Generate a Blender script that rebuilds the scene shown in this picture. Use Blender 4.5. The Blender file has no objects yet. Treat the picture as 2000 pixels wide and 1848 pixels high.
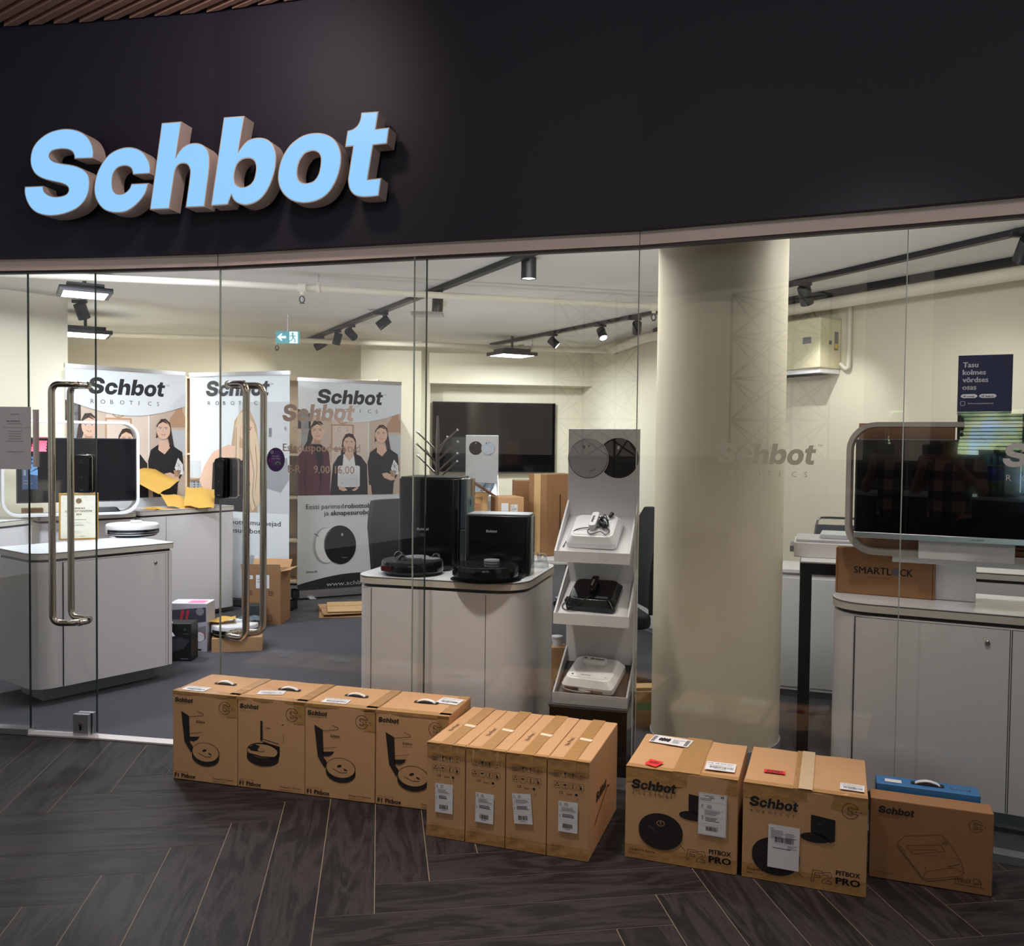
import bpy, bmesh, math, random
from mathutils import Vector, Matrix
from mathutils.geometry import tessellate_polygon
random.seed(7)
sc = bpy.context.scene
COL = sc.collection
PI = math.pi

# ------------------------------------------------------------------ camera, world, exposure
FPX, PITCH, ROLL, EYE = 1720.0, math.radians(1.86), 0.0114, 1.5
_cp, _sp, _cr, _sr = math.cos(PITCH), math.sin(PITCH), math.cos(ROLL), math.sin(ROLL)
VF = Vector((0, _cp, -_sp)); _u0 = Vector((0, _sp, _cp))
VR = Vector((_cr, _sr * _u0.y, _sr * _u0.z)); VU = Vector((-_sr, _cr * _u0.y, _cr * _u0.z))
CAM = Vector((0, 0, EYE))
cd = bpy.data.cameras.new('camera'); cam = bpy.data.objects.new('camera', cd); COL.objects.link(cam)
cd.sensor_fit = 'HORIZONTAL'; cd.sensor_width = 36.0; cd.lens = 36.0 * FPX / 2000.0
cd.clip_start = 0.004; cd.clip_end = 200
mw = Matrix((VR, VU, -VF)).transposed().to_4x4(); mw.translation = CAM
cam.matrix_world = mw
sc.camera = cam
sc.view_settings.view_transform = 'Standard'; sc.view_settings.look = 'None'
sc.view_settings.gamma = 1.0; sc.view_settings.use_curve_mapping = False
sc.view_settings.exposure = 0.0
w = bpy.data.worlds.new('dim_hall'); sc.world = w; w.use_nodes = True
w.node_tree.nodes['Background'].inputs[0].default_value = (0.55, 0.52, 0.56, 1)
w.node_tree.nodes['Background'].inputs[1].default_value = 0.75
sc.cycles.max_bounces = 10; sc.cycles.diffuse_bounces = 5; sc.cycles.transparent_max_bounces = 24
sc.cycles.caustics_reflective = False; sc.cycles.caustics_refractive = False
sc.cycles.sample_clamp_indirect = 4.0

def lamp(kind, name, loc, power, color=(1, 1, 1), aim=None, size=0.3, size_y=None, spot=60, blend=0.6):
    L = bpy.data.lights.new(name, kind); L.energy = power; L.color = color
    if kind == 'AREA':
        L.size = size
        if size_y: L.shape = 'RECTANGLE'; L.size_y = size_y
    elif kind == 'SPOT':
        L.spot_size = math.radians(spot); L.spot_blend = blend; L.shadow_soft_size = size
    else: L.shadow_soft_size = size
    o = bpy.data.objects.new(name, L); COL.objects.link(o); o.location = loc
    if aim is not None:
        d = Vector(aim) - Vector(loc); o.rotation_euler = d.to_track_quat('-Z', 'Y').to_euler()
    return o
CW, NW, WW = (0.90, 0.98, 1.0), (0.97, 0.98, 0.95), (1.0, 0.80, 0.60)
# large lights: unseen fill added behind the dark fascia, hall downlights, added hall fill
lamp('AREA', 'added_shop_fill', (-2.4, 5.05, 2.64), 62, (.80, .87, 1.0), (-3.0, 6.2, 0), 0.8, 0.4)
lamp('AREA', 'added_shop_fill', (0.1, 4.6, 2.64), 36, NW, (-0.1, 6.0, 0), 1.2, 0.4)
lamp('AREA', 'added_shop_fill', (2.0, 4.1, 2.64), 22, NW, (2.3, 5.2, 0), 0.8, 0.4)
for _p, _e in (((-2.75, 6.0, .75), 26), ((-0.3, 5.25, .80), 26), ((1.45, 5.0, .80), 26), ((-0.3, 7.6, .9), 36)):
    lamp('SPOT', 'bounce_fill_light', _p, _e, (0.97, 0.98, 1.0), (_p[0], _p[1] + .2, 2.7), .01, spot=165, blend=1.0)  # upward fill added in place of light bounced off the floor
HWm = (1.0, 0.91, 0.83)
lamp('SPOT', 'hall_downlight', (-0.6, 2.95, 3.46), 330, HWm, (-0.5, 3.35, 0), 0.10, spot=66, blend=1.0)
lamp('SPOT', 'hall_downlight', (1.15, 2.6, 3.46), 190, HWm, (1.10, 3.0, 0), 0.10, spot=66, blend=1.0)
lamp('SPOT', 'hall_downlight', (-2.7, 2.4, 3.46), 26, (1.0, .93, .88), (-2.6, 3.8, 0), 0.10, spot=90, blend=1.0)
lamp('SPOT', 'hall_spot_light', (-1.1, 3.15, 3.44), 38, (1.0, 0.82, 0.72), (-1.3, 4.25, 3.1), 0.12, spot=120, blend=1.0)
lamp('POINT', 'hall_fill_light', (-0.8, 0.9, 3.3), 34, (1.0, 0.88, 0.80), size=0.03)  # added fill points, no fixtures of the hall
lamp('POINT', 'hall_fill_light', (2.0, 0.6, 3.3), 26, (1.0, 0.88, 0.80), size=0.03)

def ray(px, py):
    return VF + VR * ((px - 1000) / FPX) - VU * ((py - 924) / FPX)
def G(px, py, z=0.0):
    d = ray(px, py); return CAM + d * ((z - EYE) / d.z)
def AY(px, py, Y):
    d = ray(px, py); return CAM + d * (Y / d.y)
def LP(px, py, A, B):
    d = ray(px, py); n = Vector((-(B[1] - A[1]), B[0] - A[0], 0))
    return CAM + d * ((n.x * A[0] + n.y * A[1]) / (n.x * d.x + n.y * d.y))

# ------------------------------------------------------------------ materials
MAT = {}
def s2l(c):
    return tuple(((x / 255.0 / 12.92) if x / 255.0 <= 0.04045 else ((x / 255.0 + 0.055) / 1.055) ** 2.4) for x in c)
def mat(name, rgb, rough=0.6, metal=0.0, emit=0.0, var=0.0, scale=8.0, bump=0.0, spec=0.5, ecol=None, bscale=None):
    """rgb is an sRGB 0-255 albedo"""
    if name in MAT: return MAT[name]
    m = bpy.data.materials.new(name); m.use_nodes = True; MAT[name] = m
    nt = m.node_tree; b = nt.nodes['Principled BSDF']
    c = s2l(rgb) + (1,)
    b.inputs['Base Color'].default_value = c; b.inputs['Roughness'].default_value = rough
    b.inputs['Metallic'].default_value = metal; b.inputs['Specular IOR Level'].default_value = spec
    if emit:
        b.inputs['Emission Color'].default_value = (s2l(ecol) + (1,)) if ecol else c
        b.inputs['Emission Strength'].default_value = emit
    if var or bump:
        tc = nt.nodes.new('ShaderNodeTexCoord'); nz = nt.nodes.new('ShaderNodeTexNoise')
        nz.inputs['Scale'].default_value = scale; nz.inputs['Detail'].default_value = 5
        nt.links.new(tc.outputs['Object'], nz.inputs['Vector'])
        if var:
            mx = nt.nodes.new('ShaderNodeMix'); mx.data_type = 'RGBA'
            lo = tuple(x * (1 - var) for x in c[:3]) + (1,); hi = tuple(min(1, x * (1 + var)) for x in c[:3]) + (1,)
            mx.inputs[6].default_value = lo; mx.inputs[7].default_value = hi
            nt.links.new(nz.outputs['Fac'], mx.inputs[0]); nt.links.new(mx.outputs[2], b.inputs['Base Color'])
        if bump:
            bp = nt.nodes.new('ShaderNodeBump'); bp.inputs['Strength'].default_value = bump; bp.inputs['Distance'].default_value = 0.01
            src = nz
            if bscale:
                src = nt.nodes.new('ShaderNodeTexNoise'); src.inputs['Scale'].default_value = bscale; src.inputs['Detail'].default_value = 4
                nt.links.new(tc.outputs['Object'], src.inputs['Vector'])
            nt.links.new(src.outputs['Fac'], bp.inputs['Height']); nt.links.new(bp.outputs[0], b.inputs['Normal'])
    return m
CARD = mat('cardboard', (190, 146, 104), 0.75, var=0.05, scale=14, bump=0.05, bscale=60)
CARD_D = mat('cardboard_darker', (148, 106, 70), 0.75, var=0.06, scale=12, bump=0.05, bscale=60)
CARD_L = mat('cardboard_pale', (202, 164, 116), 0.75, var=0.05, scale=12)
TAPE = mat('clear_brown_tape', (172, 130, 82), 0.16, var=0.12, scale=30, bump=0.35, bscale=22)
TAPEC = mat('clear_tape_gloss', (206, 180, 146), 0.15, bump=0.3, scale=30)
INK = mat('black_print_ink', (26, 20, 20), 0.7)
INKB = mat('brown_print_ink', (70, 44, 26), 0.8)
INKF = mat('faint_print_ink', (108, 74, 48), 0.8)
PAPER = mat('white_paper_label', (222, 220, 224), 0.5)
INKG = mat('grey_print_ink', (96, 94, 98), 0.7)
PINK = mat('fluorescent_pink_paper', (236, 62, 96), 0.6)
RED = mat('red_sticker', (226, 44, 52), 0.5)
WHITE = mat('white_laminate', (226, 222, 224), 0.33, var=0.015, scale=3)
TOPW = mat('white_laminate_top', (232, 234, 238), 0.18)
RIM = mat('cream_edge_band', (206, 200, 190), 0.5)
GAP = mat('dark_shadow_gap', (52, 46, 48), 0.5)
PLINTH = mat('grey_plinth', (150, 152, 158), 0.45)
STEEL = mat('brushed_steel', (186, 176, 164), 0.24, 1.0, bump=0.05, scale=80)
ALU = mat('satin_aluminium', (205, 205, 210), 0.32, 1.0)
CHROME = mat('chrome', (225, 225, 228), 0.08, 1.0)
BLK = mat('black_gloss_plastic', (17, 18, 22), 0.16)
BLKM = mat('black_matt_plastic', (24, 25, 29), 0.45)
BLKF = mat('black_mesh_fabric', (19, 20, 23), 0.8, bump=0.3, scale=200)
TRACK = mat('black_track_paint', (30, 29, 33), 0.4)
WPL = mat('white_gloss_plastic', (236, 234, 236), 0.22)
WPM = mat('white_matt_board', (224, 222, 224), 0.55)
GPL = mat('grey_plastic', (128, 128, 132), 0.4)
CREAM = mat('cream_wall_paint', (224, 216, 196), 0.85, var=0.02, scale=1.5, bump=0.05, bscale=90)
CEIL = mat('white_ceiling_paint', (222, 220, 216), 0.9, var=0.02, scale=1.0)
PIPE = mat('painted_pipe', (222, 214, 198), 0.5)
SCREEN = mat('black_screen_glass', (7, 8, 12), 0.06, spec=0.6)
LEDW = mat('lit_white_diffuser', (255, 255, 255), 0.5, emit=9.0)
LEDS = mat('lit_lamp_lens', (235, 255, 248), 0.5, emit=7.0)
YEL = mat('yellow_padded_envelope', (214, 168, 78), 0.6, var=0.06, scale=10, bump=0.3, bscale=18)
GOLD = mat('gold_frame', (196, 150, 70), 0.35, 0.6)

# ------------------------------------------------------------------ mesh helpers
def tag(o, label=None, cat=None, group=None, kind=None):
    if label: o['label'] = label
    if cat: o['category'] = cat
    if group: o['group'] = group
    if kind: o['kind'] = kind
    return o
def thing(name, label, cat, loc=(0, 0, 0), rz=0.0, group=None):
    o = bpy.data.objects.new(name, None); COL.objects.link(o); o.empty_display_size = 0.05
    o.location = loc; o.rotation_euler = (0, 0, rz)
    return tag(o, label, cat, group)

class MB:
    def __init__(s): s.v = []; s.f = []; s.mi = []; s.mats = []; s.M = Matrix.Identity(4); s.uv = None
    def m(s, mt):
        if mt not in s.mats: s.mats.append(mt)
        return s.mats.index(mt)
    def add(s, vs, fs, mt):
        b = len(s.v); k = s.m(mt)
        s.v += [s.M @ Vector(p) for p in vs]
        for f in fs: s.f.append(tuple(b + i for i in f)); s.mi.append(k)
    def box(s, x0, x1, y0, y1, z0, z1, mt):
        s.add([(x0, y0, z0), (x1, y0, z0), (x1, y1, z0), (x0, y1, z0), (x0, y0, z1), (x1, y0, z1), (x1, y1, z1), (x0, y1, z1)],
              [(0, 3, 2, 1), (4, 5, 6, 7), (0, 1, 5, 4), (1, 2, 6, 5), (2, 3, 7, 6), (3, 0, 4, 7)], mt); return s
    def prism(s, poly, z0, z1, mt, cap=True, taper=None, mt_side=None):
        n = len(poly); t = taper or poly
        vs = [(p[0], p[1], z0) for p in poly] + [(p[0], p[1], z1) for p in t]
        s.add(vs, [(i, (i + 1) % n, n + (i + 1) % n, n + i) for i in range(n)], mt_side or mt)
        if cap:
            s.add(vs[:n], [tuple(range(n))[::-1]], mt); s.add(vs[n:], [tuple(range(n))], mt)
        return s
    def tube(s, pts, r, mt, n=10, cap=True, closed=False):
        pts = [Vector(p) for p in pts]; N = len(pts); rs = r if isinstance(r, (list, tuple)) else [r] * N
        rings = []; up = None
        for i, p in enumerate(pts):
            a = pts[i - 1] if (i > 0 or closed) else p; b = pts[(i + 1) % N] if (i < N - 1 or closed) else p
            t = (b - a).normalized()
            if up is None:
                up = Vector((0, 0, 1)) if abs(t.z) < 0.9 else Vector((1, 0, 0))
            e1 = (up - t * up.dot(t)).normalized(); e2 = t.cross(e1); up = e1
            rings.append([p + (e1 * math.cos(2 * PI * k / n) + e2 * math.sin(2 * PI * k / n)) * rs[i] for k in range(n)])
        vs = [q for g in rings for q in g]; fs = []
        for i in range(N if closed else N - 1):
            j = (i + 1) % N
            for k in range(n):
                fs.append((i * n + k, i * n + (k + 1) % n, j * n + (k + 1) % n, j * n + k))
        if cap and not closed: fs += [tuple(range(n))[::-1], tuple(range((N - 1) * n, N * n))]
        s.add(vs, fs, mt); return s
    def lathe(s, prof, mt, n=28, c=(0, 0, 0), ax='z'):
        vs = []
        for r, h in prof:
            for k in range(n):
                a = 2 * PI * k / n; q = (r * math.cos(a), r * math.sin(a), h)
                if ax == 'y': q = (q[0], q[2], q[1])
                if ax == 'x': q = (q[2], q[0], q[1])
                vs.append((q[0] + c[0], q[1] + c[1], q[2] + c[2]))
        fs = []
        for i in range(len(prof) - 1):
            for k in range(n): fs.append((i * n + k, i * n + (k + 1) % n, (i + 1) * n + (k + 1) % n, (i + 1) * n + k))
        fs += [tuple(range(n))[::-1], tuple(range((len(prof) - 1) * n, len(prof) * n))]
        s.add(vs, fs, mt); return s
    def obj(s, name, parent=None, bev=0.0, seg=2, smooth=35, label=None, loc=None, rz=0.0, kind=None):
        me = bpy.data.meshes.new(name); me.from_pydata([tuple(p) for p in s.v], [], s.f)
        for mt in s.mats: me.materials.append(mt)
        me.polygons.foreach_set('material_index', s.mi)
        bm = bmesh.new(); bm.from_mesh(me); bmesh.ops.remove_doubles(bm, verts=bm.verts, dist=1e-5)
        if smooth is not None:
            try: bmesh.ops.recalc_face_normals(bm, faces=bm.faces)
            except Exception: pass
            for f in bm.faces: f.smooth = True
            th = math.radians(smooth)
            for e in bm.edges:
                e.smooth = len(e.link_faces) == 2 and e.calc_face_angle(0) < th
        bm.to_mesh(me); bm.free(); me.update()
        o = bpy.data.objects.new(name, me); COL.objects.link(o)
        if parent: o.parent = parent
        if loc is not None: o.location = loc
        if rz: o.rotation_euler = (0, 0, rz)
        if bev:
            b = o.modifiers.new('bevel', 'BEVEL'); b.width = bev; b.segments = seg; b.limit_method = 'ANGLE'; b.angle_limit = math.radians(40)
            b.harden_normals = True
        if label: o['label'] = label
        if kind: o['kind'] = kind
        return o

def rrect(x0, x1, y0, y1, r, n=6):
    rs = r if isinstance(r, (list, tuple)) else [r] * 4     # order: (x0,y0),(x1,y0),(x1,y1),(x0,y1)
    out = []
    for (cx, cy, a0), q in zip(((x0, y0, PI), (x1, y0, 1.5 * PI), (x1, y1, 0), (x0, y1, .5 * PI)), rs):
        if q <= 0: out.append((cx, cy)); continue
        ox = cx + (q if cx == x0 else -q); oy = cy + (q if cy == y0 else -q)
        for k in range(n + 1):
            a = a0 + .5 * PI * k / n; out.append((ox + q * math.cos(a), oy + q * math.sin(a)))
    return out
def smooth_path(pts, n=6):
    """Catmull-Rom through pts"""
    P = [Vector(p) for p in pts]; out = []
    for i in range(len(P) - 1):
        p0 = P[max(0, i - 1)]; p1 = P[i]; p2 = P[i + 1]; p3 = P[min(len(P) - 1, i + 2)]
        for k in range(n):
            t = k / n
            out.append(.5 * ((2 * p1) + (p2 - p0) * t + (2 * p0 - 5 * p1 + 4 * p2 - p3) * t * t + (3 * p1 - p0 - 3 * p2 + p3) * t ** 3))
    out.append(P[-1]); return out
def fillet(pts, r, n=6):
    P = [Vector(p) for p in pts]; out = [P[0]]
    for i in range(1, len(P) - 1):
        a = (P[i - 1] - P[i]).normalized(); b = (P[i + 1] - P[i]).normalized()
        A = P[i] + a * r; B = P[i] + b * r
        for k in range(n + 1):
            t = k / n; out.append(A * (1 - t) ** 2 + P[i] * 2 * t * (1 - t) + B * t * t)
    out.append(P[-1]); return out

# ------------------------------------------------------------------ lettering
def outline(pts, n=4):
    """pts: (x,y) smooth, (x,y,1) corner; closed; Catmull-Rom between corners"""
    N = len(pts); out = []
    for i in range(N):
        p1, p2 = pts[i], pts[(i + 1) % N]
        c1, c2 = len(p1) > 2, len(p2) > 2
        a, b = Vector(p1[:2]), Vector(p2[:2])
        p0 = a + (a - b) if c1 else Vector(pts[i - 1][:2])
        p3 = b + (b - a) if c2 else Vector(pts[(i + 2) % N][:2])
        if c1 and c2: out.append(a); continue
        if c1: p0 = a - (b - a) * 0.5
        if c2: p3 = b + (b - a) * 0.5
        for k in range(n):
            t = k / n
            out.append(.5 * ((2 * a) + (b - p0) * t + (2 * p0 - 5 * a + 4 * b - p3) * t * t + (3 * a - p0 - 3 * b + p3) * t ** 3))
    return out
GL = {
 'S': (0, [[(577,553,1),(760,547,1),(765,480),(745,400),(700,330),(620,278),(510,257),(400,270),(300,310),(215,380),(165,460),(147,560),(160,640),(200,705),(265,745),(350,770),(440,790),(500,815),(520,850),(505,890),(460,912),(390,920),(330,905),(285,870),(272,815,1),(93,822,1),(90,880),(110,960),(150,1030),(210,1080),(290,1105),(380,1108),(480,1090),(590,1045),(665,980),(710,900),(727,810),(722,730),(690,675),(640,640),(560,612),(450,595),(380,577),(340,545),(335,510),(360,478),(420,460),(490,458),(545,475),(572,510)]]),
 'c': (0, [[(1147,706,1),(1317,697,1),(1318,620),(1295,555),(1250,490),(1185,450),(1100,437),(1010,455),(920,505),(850,590),(800,690),(775,790),(772,880),(795,960),(840,1025),(900,1065),(990,1080),(1080,1068),(1160,1020),(1230,950),(1275,880),(1303,787,1),(1133,795,1),(1115,840),(1075,880),(1025,895),(980,885),(955,850),(947,790),(955,710),(985,655),(1030,628),(1080,622),(1125,640),(1142,670)]]),
 'h': (0, [[(1430,202,1),(1622,186,1),(1565,540,1),(1592,490),(1640,435),(1700,404),(1770,397),(1830,415),(1875,460),(1895,525),(1897,600),(1890,690),(1848,1020,1),(1662,1028,1),(1705,710),(1702,650),(1680,610),(1640,598),(1595,612),(1565,660),(1550,740),(1505,1040,1),(1313,1050,1)]]),
 'b': (1, [[(187,147,1),(387,132,1),(325,487,1),(360,435),(410,380),(470,352),(545,345),(610,362),(660,405),(690,480),(697,560),(685,660),(650,780),(600,880),(540,950),(470,990),(390,1005),(320,985),(280,950),(260,905,1),(225,1000,1),(60,1012,1)],
            [(430,548),(475,565),(498,610),(497,680),(475,760),(430,810),(365,828),(310,805),(290,760),(292,690),(315,610),(365,560)]]),
 'o': (1, [[(1095,298),(1180,310),(1260,355),(1310,430),(1332,520),(1325,630),(1290,750),(1230,860),(1150,935),(1050,975),(940,983),(840,955),(765,890),(725,810),(715,720),(730,620),(770,510),(840,410),(930,340),(1010,308)],
            [(1060,475),(1105,490),(1130,530),(1130,610),(1110,700),(1065,765),(1000,788),(945,780),(912,740),(905,670),(925,580),(970,510),(1010,485)]]),
 't': (1, [[(1528,100,1),(1698,87,1),(1670,260,1),(1803,243,1),(1780,405,1),(1645,420,1),(1592,752,1),(1725,737,1),(1700,915,1),(1620,925),(1530,926),(1460,905),(1415,850),(1398,770),(1405,700),(1448,430,1),(1370,438,1),(1393,278,1),(1445,262),(1492,222),(1518,165)]]),
}
# shop front line (plan): joints of the glass panes, measured on the floor
J = [Vector((-4.6, 4.70)), Vector((-2.43, 4.44)), Vector((-2.085, 4.395)), Vector((-1.418, 4.275)), Vector((-0.39, 3.985)), Vector((0.53, 3.73)), Vector((1.48, 3.33)), Vector((2.70, 2.75))]
HG = 2.339
def offset_line(P, d):
    out = []
    for i, p in enumerate(P):
        a = (P[i] - P[i - 1]).normalized() if i else (P[1] - P[0]).normalized()
        b = (P[i + 1] - P[i]).normalized() if i < len(P) - 1 else a
        n = (Vector((a.y, -a.x)) + Vector((b.y, -b.x))).normalized()
        out.append(p + n * d)
    return out
HF = offset_line(J, 0.06)      # fascia front line
# sign plane
_sa = LP(48, 340, HF[2], HF[3]); _sb = LP(770, 300, HF[3], HF[4])
_sd = Vector((_sb.x - _sa.x, _sb.y - _sa.y)).normalized(); _sn = Vector((_sd.y, -_sd.x))
SIGN_A = Vector((_sa.x, _sa.y)) + _sn * 0.12; SIGN_B = SIGN_A + _sd
def sign_uv(crop, x, y):
    px = (30 if crop == 0 else 400) + x / 5.0; py = 200 + y / 5.0
    p = LP(px, py, SIGN_A, SIGN_B); return ((Vector((p.x, p.y)) - SIGN_A).dot(_sd), p.z)
SG = {}
for ch, (cr_, loops) in GL.items():
    SG[ch] = [outline([tuple(sign_uv(cr_, q[0], q[1])) + tuple(q[2:]) for q in lp]) for lp in loops]
_ux = [p.x for L in SG.values() for lp in L for p in lp]; _uy = [p.y for L in SG.values() for lp in L for p in lp]
_ub = [min(p.y for p in SG[c_][0]) for c_ in 'hb']
LX0, LW, LB = min(_ux), max(_ux) - min(_ux), sum(_ub) / 2
LOGO = {}
for ch, (cr_, loops) in GL.items():
    LOGO[ch] = [[((p.x - LX0) / LW, (p.y - LB) / LW) for p in outline([tuple(sign_uv(cr_, q[0], q[1])) + tuple(q[2:]) for q in lp], 2)] for lp in loops]

_tc = {}
def text_mesh(s, bold=0.0, space=1.0):
    k = (s, bold, space)
    if k in _tc: return _tc[k]
    cu = bpy.data.curves.new('lettering', 'FONT'); cu.body = s; cu.size = 1.0; cu.offset = bold; cu.resolution_u = 2
    cu.space_character = space; cu.fill_mode = 'BOTH'
    ob = bpy.data.objects.new('lettering', cu)
    me = ob.to_mesh()
    vs = [(v.co.x, v.co.y) for v in me.vertices]; fs = [tuple(p.vertices) for p in me.polygons]
    ob.to_mesh_clear(); bpy.data.objects.remove(ob); bpy.data.curves.remove(cu)
    x0 = min([v[0] for v in vs] or [0]); x1 = max([v[0] for v in vs] or [1])
    _tc[k] = ([(v[0] - x0, v[1]) for v in vs], fs, x1 - x0); return _tc[k]

class Dec(MB):
    """flat print on a plane: O origin, ux, uy axes, normal n"""
    def __init__(s, O, ux, uy, lift=0.0006):
        super().__init__(); s.O = Vector(O); s.ux = Vector(ux).normalized(); s.uy = Vector(uy).normalized()
        s.n = s.ux.cross(s.uy).normalized(); s.z = lift
    def P(s, x, y): return s.O + s.ux * x + s.uy * y + s.n * s.z
    def up(s, k=0.0004): s.z += k; return s
    def poly(s, pts, mt):
        pts = [(p[0], p[1]) for p in pts]
        if len(pts) > 4:
            tr = tessellate_polygon([[Vector((a, b, 0)) for a, b in pts]]); s.add([s.P(*p) for p in pts], [tuple(t) for t in tr], mt)
        else: s.add([s.P(*p) for p in pts], [tuple(range(len(pts)))], mt)
        return s
    def rect(s, x0, y0, x1, y1, mt): return s.poly([(x0, y0), (x1, y0), (x1, y1), (x0, y1)], mt)
    def ell(s, cx, cy, rx, ry, mt, n=28, rot=0.0):
        c, q = math.cos(rot), math.sin(rot)
        return s.poly([(cx + rx * math.cos(2 * PI * k / n) * c - ry * math.sin(2 * PI * k / n) * q, cy + rx * math.cos(2 * PI * k / n) * q + ry * math.sin(2 * PI * k / n) * c) for k in range(n)], mt)
    def line(s, pts, w, mt, closed=False):
        P = [Vector(p[:2]) for p in pts]; N = len(P)
        for i in range(N if closed else N - 1):
            a, b = P[i], P[(i + 1) % N]; d = (b - a)
            if d.length < 1e-9: continue
            d.normalize(); q = Vector((-d.y, d.x)) * (w / 2); e = d * (w / 4)
            s.poly([a - e - q, b + e - q, b + e + q, a - e + q], mt)
        return s
    def ring(s, cx, cy, rx, ry, w, mt, a0=0.0, a1=2 * PI, n=28):
        return s.line([(cx + rx * math.cos(a0 + (a1 - a0) * k / n), cy + ry * math.sin(a0 + (a1 - a0) * k / n)) for k in range(n + 1)], w, mt)
    def text(s, t, x, y, h, mt, bold=0.0, space=1.0, w=None, ital=0.0, rot=0.0, align='l'):
        vs, fs, tw = text_mesh(t, 0.0, space); k = h / 0.70; kx = (w / tw) if w else k
        ox = {'l': 0, 'c': -.5, 'r': -1}[align] * tw * kx; c, q = math.cos(rot), math.sin(rot)
        B = bold * k
        for dx, dy in (((0, 0), (B, 0), (-B, 0), (0, B * .6), (0, -B * .6)) if bold else ((0, 0),)):
            out = []
            for a, b in vs:
                X = a * kx + ox + b * k * ital + dx; Y = b * k + dy; out.append(s.P(x + X * c - Y * q, y + X * q + Y * c))
            s.add(out, fs, mt)
        return s
    def logo(s, x, y, w, mt, rot=0.0):
        c, q = math.cos(rot), math.sin(rot)
        for ch, loops in LOGO.items():
            flat = [p for lp in loops for p in lp]
            tr = tessellate_polygon([[Vector((a, b, 0)) for a, b in lp] for lp in loops])
            s.add([s.P(x + a * w * c - b * w * q, y + a * w * q + b * w * c) for a, b in flat], [tuple(t) for t in tr], mt)
        return s
    def brand(s, x, y, w, mt, sub=None, rot=0.0):
        """logo plus the spaced-out word under it"""
        s.logo(x, y, w, mt, rot); sub = sub or mt
        n = 8; h = w * 0.055
        for i, ch in enumerate('ROBOTICS'):
            xx = (0.03 + 0.93 * i / 7.6) * w; yy = -0.125 * w
            c, q = math.cos(rot), math.sin(rot)
            s.text(ch, x + xx * c - yy * q, y + xx * q + yy * c, h, sub, rot=rot)
        return s
    def emblem(s, cx, cy, r, mt):
        s.ring(cx, cy, r, r, r * .07, mt, .35, 2 * PI - .35)
        s.line([(cx + r * .94, cy + r * .34), (cx + r * .45, cy + r * .34)], r * .07, mt)
        s.line([(cx + r * .94, cy - r * .34), (cx + r * .45, cy - r * .34)], r * .07, mt)
        P = [(.38, .3), (.2, .52), (-.15, .55), (-.36, .3), (-.2, .06), (.16, -.06), (.34, -.28), (.12, -.54), (-.2, -.52), (-.38, -.3)]
        for k in (1.0, .72):
            s.line([(cx + a * r * k * 1.05, cy + b * r * k * 1.05) for a, b in P], r * .06, mt)
        s.ell(cx + r * .7, cy, r * .09, r * .09, mt, 10); s.ell(cx + r * 1.3, cy, r * .09, r * .09, mt, 10)
        return s
    def barcode(s, x, y, w, h, mt, seed=1):
        rr = random.Random(seed); xx = x
        while xx < x + w:
            b = w * rr.choice((.012, .02, .035)); s.rect(xx, y, min(x + w, xx + b), y + h, mt); xx += b + w * rr.choice((.014, .02, .03))
        return s
    def lines(s, x, y, w, n, dy, mt, th=None, seed=3):
        rr = random.Random(seed); th = th or dy * .38
        for i in range(n): s.rect(x, y - i * dy, x + w * rr.uniform(.55, 1), y - i * dy + th, mt)
        return s
# ------------------------------------------------------------------ floors
def floor_mat():
    m = bpy.data.materials.new('dark_wood_look_tile'); m.use_nodes = True; nt = m.node_tree; b = nt.nodes['Principled BSDF']
    uv = nt.nodes.new('ShaderNodeUVMap'); mp = nt.nodes.new('ShaderNodeMapping'); mp.inputs['Scale'].default_value = (1.3, 7, 1)
    nz = nt.nodes.new('ShaderNodeTexNoise'); nz.inputs['Scale'].default_value = 1.6; nz.inputs['Detail'].default_value = 3; nz.inputs['Distortion'].default_value = 0.6
    mu = nt.nodes.new('ShaderNodeMath'); mu.operation = 'MULTIPLY'; mu.inputs[1].default_value = 26
    sn = nt.nodes.new('ShaderNodeMath'); sn.operation = 'SINE'
    fine = nt.nodes.new('ShaderNodeTexNoise'); fine.inputs['Scale'].default_value = 22; fine.inputs['Detail'].default_value = 6
    r = nt.nodes.new('ShaderNodeValToRGB'); r.color_ramp.elements[0].position = 0.25; r.color_ramp.elements[1].position = 0.95
    r.color_ramp.elements[0].color = s2l((31, 27, 28)) + (1,); r.color_ramp.elements[1].color = s2l((56, 50, 50)) + (1,)
    ad = nt.nodes.new('ShaderNodeMath'); ad.operation = 'MULTIPLY_ADD'; ad.inputs[1].default_value = 0.26; 
    L = nt.links.new
    L(uv.outputs[0], mp.inputs['Vector']); L(mp.outputs[0], nz.inputs['Vector']); L(mp.outputs[0], fine.inputs['Vector'])
    L(nz.outputs['Fac'], mu.inputs[0]); L(mu.outputs[0], sn.inputs[0]); L(sn.outputs[0], ad.inputs[0]); L(fine.outputs['Fac'], ad.inputs[2])
    L(ad.outputs[0], r.inputs[0]); L(r.outputs[0], b.inputs['Base Color'])
    b.inputs['Roughness'].default_value = 0.46; b.inputs['Specular IOR Level'].default_value = 0.14
    bp = nt.nodes.new('ShaderNodeBump'); bp.inputs['Strength'].default_value = 0.12; bp.inputs['Distance'].default_value = 0.004
    L(ad.outputs[0], bp.inputs['Height']); L(bp.outputs[0], b.inputs['Normal'])
    return m
FLM = floor_mat(); GROUT = mat('beige_tile_joint', (128, 110, 94), 0.8)
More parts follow.
